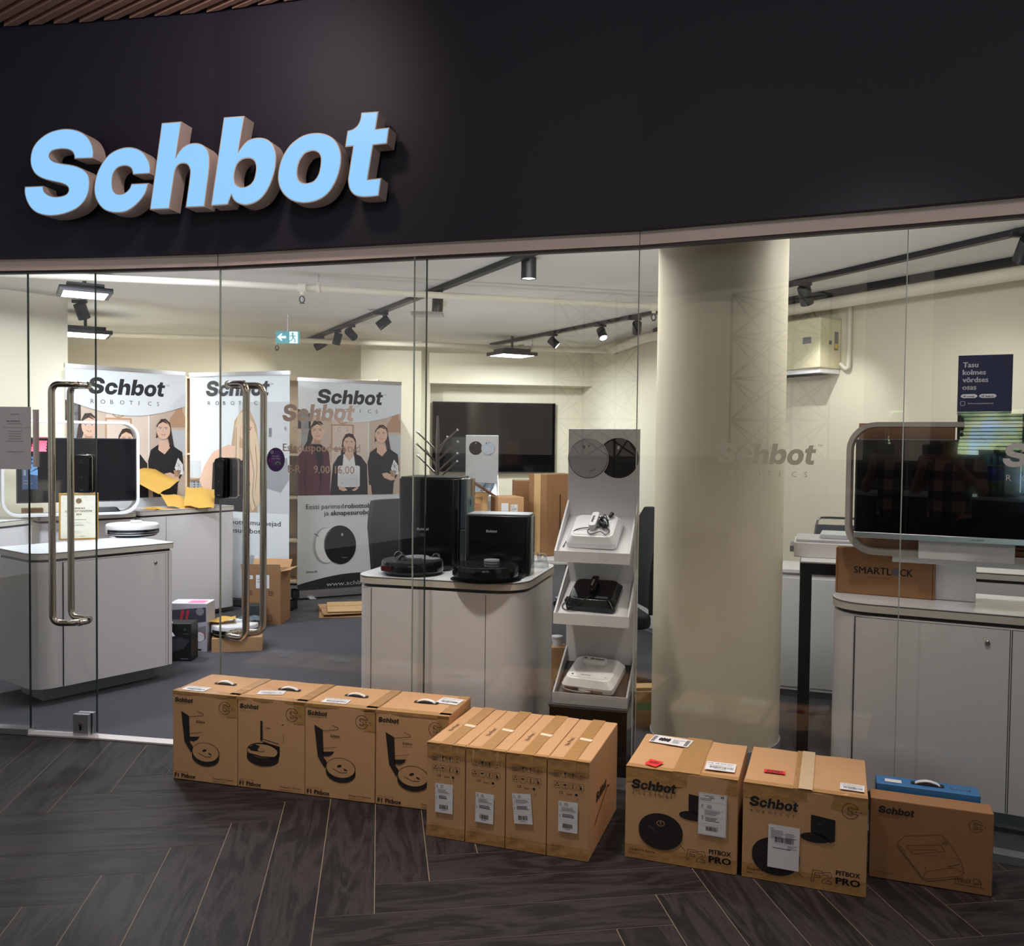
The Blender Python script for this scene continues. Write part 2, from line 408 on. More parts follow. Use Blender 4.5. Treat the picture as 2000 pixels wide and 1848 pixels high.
def herringbone():
    wd, n = 0.186, 6; Lg = wd * n; g = 0.0015
    a = math.radians(8.6); U = Vector((math.cos(a), math.sin(a))); V = Vector((-math.sin(a), math.cos(a)))
    O = Vector((-0.607, 2.733))
    me = bpy.data.meshes.new('floor'); vs, fs, uvs, mi = [], [], [], []
    X0, X1, Y0, Y1 = -6.0, 4.4, -4.5, 5.2
    def quad(u0, v0, u1, v1, horiz):
        P = [O + U * a_ + V * b_ for a_, b_ in ((u0, v0), (u1, v0), (u1, v1), (u0, v1))]
        c = sum(P, Vector((0, 0))) / 4
        if not (X0 < c.x < X1 and Y0 < c.y < Y1): return
        b = len(vs); vs.extend((p.x, p.y, 0.0) for p in P); fs.append((b, b + 1, b + 2, b + 3)); mi.append(0)
        ox, oy = random.uniform(0, 50), random.uniform(0, 50)
        for a_, b_ in ((u0, v0), (u1, v0), (u1, v1), (u0, v1)):
            s, t = (a_ - u0, b_ - v0) if horiz else (b_ - v0, a_ - u0)
            uvs.append((s + ox, t + oy))
    for i in range(-70, 70):
        for j in range(-12, 13):
            bu, bv = i * wd + j * Lg, i * wd - j * Lg
            quad(bu + g, bv + g, bu + wd - g, bv + Lg - g, False)
            quad(bu + wd + g, bv + g, bu + wd + Lg - g, bv + wd - g, True)
    b = len(vs); vs.extend([(X0 - .6, Y0 - .6, -.001), (X1 + .6, Y0 - .6, -.001), (X1 + .6, Y1 + .6, -.001), (X0 - .6, Y1 + .6, -.001)]); fs.append((b, b + 1, b + 2, b + 3)); mi.append(1)
    uvs.extend([(0, 0)] * 4)
    me.from_pydata(vs, [], fs); me.materials.append(FLM); me.materials.append(GROUT); me.polygons.foreach_set('material_index', mi)
    ul = me.uv_layers.new(name='UVMap')
    for k, q in enumerate(uvs): ul.data[k].uv = q
    o = bpy.data.objects.new('floor', me); COL.objects.link(o); tag(o, kind='structure')
herringbone()
CARPET = mat('grey_carpet', (74, 72, 78), 0.95, var=0.14, scale=260, bump=0.4, bscale=300)
b = MB()
inner = offset_line(J, -0.02)
outl = [(p.x, p.y) for p in inner] + [(4.6, 3.2), (4.6, 12.0), (-7.0, 12.0), (-7.0, 4.9)]
b.prism(outl, 0.001, 0.006, CARPET); b.obj('floor', kind='structure', smooth=None)

# ------------------------------------------------------------------ fascia, trim, slatted ceiling
NAVY = mat('dark_fascia_panel', (31, 29, 47), 0.62, var=0.05, scale=3, bump=0.03, bscale=120)
TRIM = mat('pale_pink_trim', (236, 214, 208), 0.5)
ZH = sum(LP(px, py, HF[i], HF[i + 1]).z for px, py, i in ((200, 500.5, 2), (640, 480, 3), (1252, 448, 4))) / 3
b = MB(); hb = offset_line(J, -0.04)
def band(b, A, B, z0, z1, mt):
    for i in range(len(A) - 1):
        a0, a1, c0, c1 = A[i], A[i + 1], B[i], B[i + 1]
        b.prism([(a0.x, a0.y), (a1.x, a1.y), (c1.x, c1.y), (c0.x, c0.y)], z0, z1, mt)
band(b, HF, hb, ZH, 4.3, NAVY); b.obj('wall_front', kind='structure', smooth=None)
b = MB(); tf = offset_line(J, 0.02); band(b, tf, offset_line(J, -0.03), HG, ZH + 0.005, TRIM)
for i in (3, 5):
    p = tf[i]; b.box(p.x - .0012, p.x + .0012, p.y - .0015, p.y + .004, HG, ZH, GAP)
b.obj('trim_1', kind='structure', smooth=None)
b = MB(); band(b, offset_line(J, 0.012), offset_line(J, -0.02), HG - 0.012, HG, GAP); b.obj('trim_2', kind='structure', smooth=None)
# hall ceiling: dark void with hanging timber slats that stop at the fascia
SLAT = mat('brown_timber_slat', (206, 164, 148), 0.6, var=0.12, scale=9)
VOID = mat('dark_ceiling_void', (30, 27, 28), 0.9)
b = MB(); b.box(-7, 4.6, -5.5, 4.8, 3.85, 3.9, VOID); b.obj('ceiling', kind='structure', smooth=None)
b = MB(); sd = Vector((-0.817, 0.576)); sp = Vector((sd.y, -sd.x))
fl = offset_line(J, 0.075)
p0 = LP(25, 62, fl[2], fl[3])
k = -12
dx = 0.131
for k in range(-14, 52):
    # start point on the fascia line
    x = p0.x + k * dx
    if x < fl[0].x or x > fl[-1].x: continue
    i = max(j for j in range(len(fl) - 1) if fl[j].x <= x)
    t = (x - fl[i].x) / (fl[i + 1].x - fl[i].x); e = fl[i].lerp(fl[i + 1], t)
    fd = (fl[i + 1] - fl[i]).normalized()
    h = fd * 0.036
    far = -sd * 6.5
    a0, a1 = e - h, e + h
    b.prism([(a0.x, a0.y), (a1.x, a1.y), (a1.x + far.x, a1.y + far.y), (a0.x + far.x, a0.y + far.y)], 3.515, 3.63, SLAT)
b.obj('ceiling', kind='structure', smooth=None)

# ------------------------------------------------------------------ glass
def glass_mat(name, tint, k=1.0):
    m = bpy.data.materials.new(name); m.use_nodes = True; nt = m.node_tree; nt.nodes.clear(); L = nt.links.new
    out = nt.nodes.new('ShaderNodeOutputMaterial'); mx = nt.nodes.new('ShaderNodeMixShader')
    tr = nt.nodes.new('ShaderNodeBsdfTransparent'); tr.inputs[0].default_value = tint + (1,)
    gl = nt.nodes.new('ShaderNodeBsdfGlossy'); gl.inputs['Roughness'].default_value = 0.0
    lw = nt.nodes.new('ShaderNodeLayerWeight'); lw.inputs[0].default_value = 0.5
    p = nt.nodes.new('ShaderNodeMath'); p.operation = 'POWER'; p.inputs[1].default_value = 5
    q = nt.nodes.new('ShaderNodeMath'); q.operation = 'MULTIPLY_ADD'; q.inputs[1].default_value = 0.9; q.inputs[2].default_value = 0.043 * k
    L(lw.outputs['Facing'], p.inputs[0]); L(p.outputs[0], q.inputs[0]); L(q.outputs[0], mx.inputs[0])
    L(tr.outputs[0], mx.inputs[1]); L(gl.outputs[0], mx.inputs[2]); L(mx.outputs[0], out.inputs['Surface']); return m
GLASS = glass_mat('clear_glass', (0.985, 0.992, 0.985))
EDGE = mat('dark_glass_edge', (40, 58, 54), 0.15)
EDGEL = mat('pale_glass_edge', (150, 158, 150), 0.12)
def pane(name, A, B, z0, z1, e0=None, e1=None, kind='structure'):
    d = (B - A); Lw = d.length; a = math.atan2(d.y, d.x)
    r = bpy.data.objects.new(name, None); COL.objects.link(r); r.location = (A.x, A.y, 0); r.rotation_euler = (0, 0, a); r.empty_display_size = .05
    tag(r, kind=kind)
    g = MB(); g.box(0.0, Lw, -.005, .005, z0, z1, GLASS); g.obj('glass', r, smooth=None)
    for x, mt in ((0.0, e0), (Lw, e1)):
        if mt:
            s = 1 if x == 0 else -1
            e = MB(); e.box(min(x, x + s * .004), max(x, x + s * .004), -.0052, .0052, z0 + .001, z1 - .001, mt); e.obj('glass_edge', r, smooth=None)
    return r, Lw
zt = HG - 0.005
w1, _ = pane('window_1', J[0], J[1] - Vector((.004, 0)), .03, zt, None, EDGE)
d1, D1W = pane('door_1', offset_line(J, -.018)[0].lerp(offset_line(J, -.018)[1], .62), offset_line(J, -.018)[1].lerp(J[2], 0.0) + Vector((.345, -.045)), .018, zt, None, EDGE)
d2, D2W = pane('door_2', J[3], J[4] + Vector((.0, .0)), .018, zt, EDGEL, EDGE)
A3 = LP(808, 700, offset_line(J, .03)[3], offset_line(J, .03)[4]); A3 = Vector((A3.x, A3.y))
w2, W2W = pane('window_2', A3, J[5] + Vector((-.002, .0008)), .03, zt, EDGEL, EDGEL)
w3, W3W = pane('window_3', J[5] + Vector((.002, -.0008)), J[6] + Vector((-.002, .0008)), .03, zt, None, EDGEL)
w4, W4W = pane('window_4', J[6] + Vector((.002, -.0009)), J[7], .03, zt, None, None)
# floor channels and threshold
b = MB(); A = offset_line(J, .03); Bq = offset_line(J, -.03)
b.prism([tuple(A[0]), tuple(A[1]), tuple(Bq[1]), tuple(Bq[0])], 0.001, .03, ALU)
b.obj('trim_3', kind='structure', smooth=None)
b = MB()
for i in range(4, 7): b.prism([tuple(A[i]), tuple(A[i + 1]), tuple(Bq[i + 1]), tuple(Bq[i])], 0.001, .032, ALU)
b.obj('trim_4', kind='structure', smooth=None)
b = MB(); A = offset_line(J, .035)
THR = mat('pale_metal_threshold', (226, 216, 214), 0.4, 0.35)
for i in range(1, 4): b.prism([tuple(A[i]), tuple(A[i + 1]), tuple(Bq[i + 1]), tuple(Bq[i])], 0.001, .009, THR)
b.obj('trim_5', kind='structure', smooth=None)

# door pull handles: offset stainless pulls on both faces
def pull(door, x, side, z0, z1):
    """side -1: bar stands away to the left of its fixing"""
    for f in (-1, 1):
        xo = x + side * 0.135; yo = f * 0.075
        pts = fillet([(x, f * .006, z1), (x, f * .045, z1), (xo, yo, z1 + .0), (xo, yo, z1 - .12), (xo, yo, z0 + .12), (xo, yo, z0), (x, f * .045, z0), (x, f * .006, z0)], .03)
        pts = fillet([(x, f * .006, z1), (x + side * .02, f * .055, z1), (xo, yo, z1), (xo, yo, z0), (x + side * .02, f * .055, z0), (x, f * .006, z0)], .045, 8)
        m_ = MB(); m_.tube(pts, .0165, STEEL, 14)
        for z in (z0, z1): m_.tube([(x + side * .012, f * .030, z), (x + side * .018, f * .044, z)], .0185, STEEL, 14)
        m_.obj('handle', door)
h1 = (LP(172, 750, J[1], J[2]).z, LP(172, 1217, J[1], J[2]).z)
def local_x(door, p):
    a = door.rotation_euler[2]; v = Vector((p.x, p.y)) - Vector(door.location[:2]); return v.x * math.cos(a) + v.y * math.sin(a)
def door_line(door, Lw):
    a = door.rotation_euler[2]; A = Vector(door.location[:2]); return A, A + Vector((math.cos(a), math.sin(a))) * Lw
q = door_line(d1, D1W); pull(d1, local_x(d1, LP(168, 750, *q)), -1, LP(168, 1213, *q).z, LP(168, 752, *q).z)
q2 = door_line(d2, D2W); pull(d2, local_x(d2, LP(450, 750, *q2)), 1, LP(450, 1238, *q2).z, LP(450, 752, *q2).z)
# smart locks clamped on the door edges
def smart_lock(door, x0, x1, z0, z1, f=-1, front=BLK, edge=True):
    m_ = MB(); poly = rrect(x0, x1, z0, z1, .016, 5)
    m_.M = Matrix(((1, 0, 0, 0), (0, 0, f, 0), (0, 1, 0, 0), (0, 0, 0, 1)))
    m_.prism(poly, .006, .034, front)
    o = m_.obj('door_lock', door, bev=.003)
    m2 = MB(); m2.M = m_.M; m2.prism(rrect(x0 - .003, x1 + .003, z0 - .003, z1 + .003, .018, 5), .006, .014, STEEL if edge else BLKM); m2.obj('lock_frame', o)
    d = Dec((x0, f * .0345, z0), (1, 0, 0), (0, 0, 1)) if f < 0 else Dec((x1, f * .0345, z0), (-1, 0, 0), (0, 0, 1))
    W_, H_ = x1 - x0, z1 - z0
    d.line(rrect(W_ * .22, W_ * .78, H_ * .80, H_ * .88, .008, 3), .0012, GPL, True).ell(W_ * .5, H_ * .84, .003, .003, GPL, 8)
    d.text('HOME', W_ * .5, H_ * .06, .004, PAPER, align='c').ell(W_ * .5, H_ * .42, .002, .002, PAPER, 8)
    d.obj('keypad_print', o, smooth=None)
a = local_x(d1, LP(153, 925, *q)); c = local_x(d1, LP(182, 925, *q)); zz = (LP(165, 962, *q).z, LP(165, 889, *q).z)
smart_lock(d1, a, c, *zz); smart_lock(d1, a + .006, c + .0, *zz, f=1, edge=False)
a = local_x(d2, LP(432, 925, *q2)) + .004; zz = (LP(435, 972, *q2).z, LP(435, 895, *q2).z)
smart_lock(d2, a - .02, a + .03, *zz, f=-1, edge=False); smart_lock(d2, a, a + .085, *zz, f=1)
# bottom patch lock on the left door
xa = local_x(d1, LP(149, 1415, *q)); xb = local_x(d1, LP(179, 1415, *q)); za, zb = LP(160, 1438, *q).z, LP(160, 1392, *q).z
m_ = MB(); m_.box(xa, xb, -.03, -.005, za, zb, ALU); m_.box(xa + .004, xb + .004, .005, .03, za, zb, ALU); o = m_.obj('patch_lock', d1, bev=.003)
m_ = MB(); m_.lathe([(.011, -.034), (.011, -.03)], STEEL, 14, ((xa + xb) / 2, 0, (za + zb) / 2 + .012), 'y'); m_.box((xa + xb) / 2 - .003, (xa + xb) / 2 + .003, -.036, -.03, (za + zb) / 2 - .02, (za + zb) / 2 + .01, BLK); m_.obj('keyhole', o)

# ------------------------------------------------------------------ vinyl lettering on the glass
VIN = mat('grey_glass_vinyl', (212, 190, 180), 0.6)
VING = mat('frosted_glass_vinyl', (166, 160, 146), 0.7)
def gdec(win, Lw, lift=.0062):
    return Dec((0, -lift, 0), (1, 0, 0), (0, 0, 1), 0.0)
def lz(door, Lw, px, py):
    A_, B_ = door_line(door, Lw); p = LP(px, py, A_, B_); return local_x(door, p), p.z
d = gdec(d2, D2W)
x, z = lz(d2, D2W, 553, 823); x2, _ = lz(d2, D2W, 694, 823)
d.brand(x, z, x2 - x, VIN)
xt, zt_ = lz(d2, D2W, 695, 797); d.text('TM', xt, zt_, .012, VIN)
x, z = lz(d2, D2W, 554, 881); x2, _ = lz(d2, D2W, 704, 881); d.text('Esinduspood avatud', x, z, .036, VIN, .012, w=x2 - x)
x, z = lz(d2, D2W, 564, 923); x2, _ = lz(d2, D2W, 588, 923); d.text('E-R', x, z, .036, VIN, .012, w=x2 - x)
x, z = lz(d2, D2W, 614, 924); x2, _ = lz(d2, D2W, 693, 924); d.text('9.00-16.00', x, z, .036, VIN, .012, w=x2 - x)
d.obj('opening_hours_lettering', d2, smooth=None)
PURP = mat('purple_sticker', (62, 34, 92), 0.4)
d = gdec(d2, D2W); x, z = lz(d2, D2W, 540, 898); d.ell(x, z, .048, .057, PURP, 40).up(-.0004)
GRN = mat('green_ink', (120, 176, 110), .6); LIL = mat('lilac_ink', (226, 214, 236), .6); MAG = mat('magenta_ink', (176, 30, 110), .6)
d.z = .0006; d.poly(rrect(x - .026, x + .028, z - .03, z + .042, .006, 3), mat('purple_sticker_light', (84, 54, 118), .4))
d.up().text('Esta koht,', x, z + .014, .0065, LIL, .02, align='c').text('maksa hiljem', x, z + .003, .0065, LIL, .02, align='c')
d.ring(x + .012, z - .022, .012, .012, .005, GRN, 0, PI, 10).ring(x - .02, z + .036, .006, .006, .004, LIL).line([(x - .035, z - .01), (x - .03, z + .002)], .006, MAG)
d.obj('round_sticker', d2, smooth=None)
d = gdec(w3, W3W); x, z = lz(w3, W3W, 1400, 905); x2, _ = lz(w3, W3W, 1594, 905); d.brand(x, z, x2 - x, VING); xt, zt_ = lz(w3, W3W, 1597, 873); d.text('TM', xt, zt_, .010, VING)
d.obj('vinyl_logo', w3, smooth=None)
d = gdec(w4, W4W); x, z = lz(w4, W4W, 1958, 912); d.brand(x, z, .40, mat('pale_glass_vinyl', (176, 172, 172), .6)); d.obj('vinyl_logo', w4, smooth=None)

# blue poster stuck inside the right pane
def poster_on(win, Lw, name, corners, label, cat, back=False):
    (xa, za), (xb, zb) = corners
    r = thing(name, label, cat); r.location = win.location; r.rotation_euler = win.rotation_euler
    y = .0065
    return r, xa, za, xb, zb, y
DKBL = mat('navy_poster_ink', (24, 24, 62), .45)
xa, za = lz(w4, W4W, 1869, 811); xb, zb = lz(w4, W4W, 1979, 692)
r = thing('poster', 'dark blue poster in large grey letters stuck on the right pane of glass', 'poster', w4.location, w4.rotation_euler[2])
m_ = MB(); m_.box(xa, xb, .0058, .0066, za, zb, mat('poster_paper', (186, 180, 180), .5)); m_.obj('poster_sheet', r, smooth=None)
d = Dec((xa, -.0056, za), (1, 0, 0), (0, 0, 1)); W_, H_ = xb - xa, zb - za
PG = mat('poster_grey_lettering', (206, 204, 216), .5)
d.rect(0, H_ * .06, W_, H_, DKBL).up()
for i, t in enumerate(('Tasu', 'kolmes', 'võrdses', 'osas')): d.text(t, W_ * .09, H_ * (.80 - i * .125), H_ * .085, PG, .03)
d.poly(rrect(W_ * .06, W_ * .37, H_ * .285, H_ * .35, .01, 4), PG).poly(rrect(W_ * .40, W_ * .72, H_ * .285, H_ * .35, .01, 4), PG)
d.up().text('0€ intress', W_ * .1, H_ * .30, H_ * .03, DKBL, .02).text('0€ lisakulu', W_ * .44, H_ * .30, H_ * .03, DKBL, .02)
d.line(rrect(W_ * .06, W_ * .14, H_ * .16, H_ * .23, .003, 2), .001, PG, True).text('Esimene makse järgmisel kuul', W_ * .2, H_ * .185, H_ * .022, PG)
d.obj('poster_print', r, smooth=None)
# paper notices taped on the left pane
for k, (a_, b_, c_, e_, lab) in enumerate((((0, 916), (62, 795), 1, 0, 'white sheet with printed lines taped on the left pane of glass'), ((62.5, 912), (74, 800), 0, 1, 'narrow strip of a second paper showing beside the taped notice'))):
    xa, za = lz(w1, (J[1] - J[0]).length, *a_); xb, zb = lz(w1, (J[1] - J[0]).length, *b_)
    r = thing('paper_notice', lab, 'notice', w1.location, w1.rotation_euler[2])
    m_ = MB(); yy = -.0066 if k == 0 else .0075
    m_.box(xa, xb, yy, yy + .0006, za, zb, PAPER if k == 0 else mat('pinkish_paper', (214, 196, 192), .6)); m_.obj('sheet', r, smooth=None)
    if k == 0:
        d = Dec((xa, yy, za), (1, 0, 0), (0, 0, 1)); W_, H_ = xb - xa, zb - za
        d.text('TÄHELEPANU!', W_ * .5, H_ * .87, .006, INKG, align='c').text('MEIE ESINDUSPOES', W_ * .45, H_ * .76, .0062, INKG, .02, align='c').text('TEENUS KORRASTUS', W_ * .5, H_ * .72, .0055, INKG, align='c')
        d.line([(W_ * .1, H_ * .67), (W_ * .95, H_ * .668)], .0012, INKG)
        for i, t in enumerate(('OHUTUSE SEISUKOHALT', 'AVATUD UUTE OSTU', 'KLIENTIDE SÕIDUKI', 'OLULISTE SEADMETE', 'PALUN HELISTADA NUMBRIL')): d.text(t, W_ * .5, H_ * (.60 - i * .04), .0052, INKG, align='c')
        d.text('ME VABANDAME VÕIMALIKE', W_ * .5, H_ * .27, .0052, INKG, align='c').text('+372', W_ * .5, H_ * .23, .0052, INKG, align='c')
        d.obj('printed_text', r, smooth=None)

# ------------------------------------------------------------------ illuminated sign
FACE = mat('lit_blue_white_face', (30, 50, 80), 0.4, emit=1.0, ecol=(146, 204, 255))
RET = mat('grey_letter_side', (206, 190, 186), 0.5); LED = mat('cream_letter_edge', (214, 196, 180), 0.5)
def inset(loop, d, ccw):
    N = len(loop); out = []
    for i in range(N):
        a = (loop[i] - loop[i - 1]); b_ = (loop[(i + 1) % N] - loop[i])
        if a.length < 1e-6 or b_.length < 1e-6: out.append(loop[i]); continue
        a.normalize(); b_.normalize(); n = Vector((-a.y - b_.y, a.x + b_.x))
        if n.length < .3: n = Vector((-a.y, a.x))
        n.normalize(); n *= (1 if ccw else -1); k_ = 1 / max(.55, abs(n.dot(Vector((-a.y, a.x)))))
        out.append(loop[i] + n * d * k_)
    return out
def area(l): return sum(l[i - 1].x * l[i].y - l[i].x * l[i - 1].y for i in range(len(l))) / 2
sign = thing('illuminated_sign', 'blue-white lit channel letters of the shop name on the dark fascia', 'sign', (SIGN_A.x, SIGN_A.y, 0), math.atan2(_sd.y, _sd.x))
for ch in 'Schbot':
    loops = [[Vector(p) for p in lp] for lp in SG[ch]]
    m_ = MB(); D_ = .085
    m_.M = Matrix(((1, 0, 0, 0), (0, 0, 1, 0), (0, 1, 0, 0), (0, 0, 0, 1)))
    flat = [p for lp in loops for p in lp]; tr = tessellate_polygon([[Vector((p.x, p.y, 0)) for p in lp] for lp in loops])
    for z in (0.0, D_): m_.add([(p.x, p.y, z) for p in flat], [tuple(t) for t in tr], LED if z == 0 else RET)
    for lp in loops: m_.prism([(p.x, p.y) for p in lp], 0, D_, RET, cap=False)
    o = m_.obj('letter', sign, smooth=30)
    f_ = MB(); f_.M = m_.M; il = [inset(lp, .0045, (area(lp) > 0) == (i == 0)) for i, lp in enumerate(loops)]
    fl_ = [p for lp in il for p in lp]; tr = tessellate_polygon([[Vector((p.x, p.y, 0)) for p in lp] for lp in il])
    f_.add([(p.x, p.y, -.0015) for p in fl_], [tuple(t) for t in tr], FACE); f_.obj('letter_face', o, smooth=None)

# ------------------------------------------------------------------ shop shell
HC = 2.68
WP = [Vector((0.95, 10.7)), Vector((1.48, 9.0)), Vector((2.257, 7.15)), Vector((3.2, 5.55)), Vector((4.5, 3.3))]
def wallbox(name, pts, th, z0, z1, mt=CREAM):
    b = MB()
    A_ = [Vector(p) for p in pts]; B_ = offset_line(A_, th); band(b, A_, B_, z0, z1, mt); return b.obj(name, kind='structure', smooth=None)
BW = [Vector((-6.8, 9.83)), Vector((-0.98, 10.45)), Vector((1.0, 10.705))]
wallbox('wall_back', BW[:2], -.1, 0, HC)
wallbox('wall_back', [Vector((-1.1, 10.78)), Vector((1.15, 11.03))], -.1, 0, HC)
# pilaster between the banners and the recess
pl = [AY(705, 700, 10.1), AY(823, 700, 10.22)]
b = MB(); b.prism([(pl[0].x, 10.1), (pl[1].x, 10.22), (pl[1].x, 10.75), (pl[0].x, 10.6)], 0, HC, CREAM); b.obj('wall_pillar', kind='structure', smooth=None)
zb = AY(990, 752, 10.6).z
b = MB(); b.prism([(pl[1].x, 10.42), (1.02, 10.68), (1.05, 11.0), (pl[1].x, 10.9)], zb, HC, CREAM); b.obj('wall_bulkhead', kind='structure', smooth=None)
wallbox('wall_right', [Vector((.83, 11.1))] + WP, -.1, 0, HC)
wl = [Vector((-4.9, 6.0)), Vector((-4.05, 6.97)), Vector((-3.73, 7.4))]
b = MB(); b.prism([tuple(p) for p in wl] + [(-5.35, 9.9), (-6.8, 9.75), (-6.8, 6.5)], 0, HC, CREAM); b.obj('wall_left', kind='structure', smooth=None)
b = MB(); b.prism([(-7.0, 4.95)] + [(p.x, p.y + .05) for p in J] + [(4.6, 3.2), (4.6, 11.3), (-7.0, 11.3)], HC, HC + .1, CEIL); b.obj('ceiling', kind='structure', smooth=None)
b = MB(); b.prism([(-7.0, 4.7), (-6.9, 4.7), (-6.9, 11), (-7.0, 11)], 0, HC, CREAM); b.obj('wall_left', kind='structure', smooth=None)
b = MB(); b.box(4.5, 4.6, 1.0, 11, 0, HC, CREAM); b.obj('wall_right', kind='structure', smooth=None)
# round column
COLM = mat('column_paint', (226, 216, 194), 0.5, var=0.04, scale=2.0)
b = MB(); b.lathe([(.313, 0), (.313, HC)], COLM, 64, (1.03, 4.385, 0)); b.obj('column', kind='structure')
b = MB(); b.lathe([(.319, 0.005), (.319, .07), (.314, .07)], PLINTH, 64, (1.03, 4.385, 0)); b.obj('baseboard_column', kind='structure')
# ------------------------------------------------------------------ shipping cartons in front of the glass
def carton(name, label, group, A, ang, w_, d_, h_, mt=CARD, dent=0.0, seed=1, tape_top=None, tape_front=0.0, cat='box'):
    """closed carton: front-left-bottom corner A, front edge direction ang, box goes back"""
    r = thing(name, label, cat, (A[0], A[1], 0.001), ang, group)
    rr = random.Random(seed); b = MB(); n = 5
    def j(): return rr.uniform(-dent, dent)
    xs = [w_ * i / n for i in range(n + 1)]
    V = {}
    vs, fs = [], []
    def vid(i, k, z):
        key = (i, k, z)
        if key not in V:
            e = (0 < i < n) or (0 < k < n)
            V[key] = len(vs); vs.append((w_ * i / n, d_ * k / n + (j() if (z == 1 and k == 0 and 0 < i < n) else 0), (h_ if z else 0) + (j() * .8 if z and e else 0)))
        return V[key]
    for i in range(n):
        for k in range(n): fs.append((vid(i, k, 1), vid(i + 1, k, 1), vid(i + 1, k + 1, 1), vid(i, k + 1, 1)))
        fs.append((vid(i, 0, 0), vid(i + 1, 0, 0), vid(i + 1, 0, 1), vid(i, 0, 1)))
        fs.append((vid(i + 1, n, 0), vid(i, n, 0), vid(i, n, 1), vid(i + 1, n, 1)))
        fs.append((vid(n, i, 0), vid(n, i + 1, 0), vid(n, i + 1, 1), vid(n, i, 1)))
        fs.append((vid(0, i + 1, 0), vid(0, i, 0), vid(0, i, 1), vid(0, i + 1, 1)))
    fs.append(tuple([vid(i, 0, 0) for i in range(n + 1)] + [vid(n, k, 0) for k in range(1, n + 1)] + [vid(i, n, 0) for i in range(n - 1, -1, -1)] + [vid(0, k, 0) for k in range(n - 1, 0, -1)])[::-1])
    b.add(vs, fs, mt); b.obj('carton_body', r, bev=.004, seg=2, smooth=25)
    if tape_top:
        x0, x1, drop = tape_top
        t = Dec((0, 0, h_), (1, 0, 0), (0, 1, 0), .0014 + dent * .7); t.rect(x0, -.002, x1, d_ + .002, TAPE)
        t.O = Vector((0, 0, 0)); t.ux, t.uy, t.n = Vector((1, 0, 0)), Vector((0, 0, 1)), Vector((0, -1, 0)); t.z = .0018
        t.rect(x0, h_ - drop, x1, h_ + .002, TAPE)
        t.obj('packing_tape', r, smooth=None)
    return r
def front(r, lift=.0012): return Dec((0, 0, 0), (1, 0, 0), (0, 0, 1), lift)
def top(h, lift=.0012): return Dec((0, 0, h), (1, 0, 0), (0, 1, 0), lift)
def edge_tape(r, w_, h_, d_, z0, z1, back=0.02):
    t = Dec((0, 0, 0), (1, 0, 0), (0, 0, 1), .0009); t.rect(.001, z0, w_ - .001, z1, TAPE)
    if z1 >= h_ - .002:
        t.O = Vector((0, 0, h_)); t.uy = Vector((0, 1, 0)); t.n = Vector((0, 0, 1)); t.z = .0015; t.rect(.001, -.002, w_ - .001, back, TAPE)
    t.obj('packing_tape', r, smooth=None)

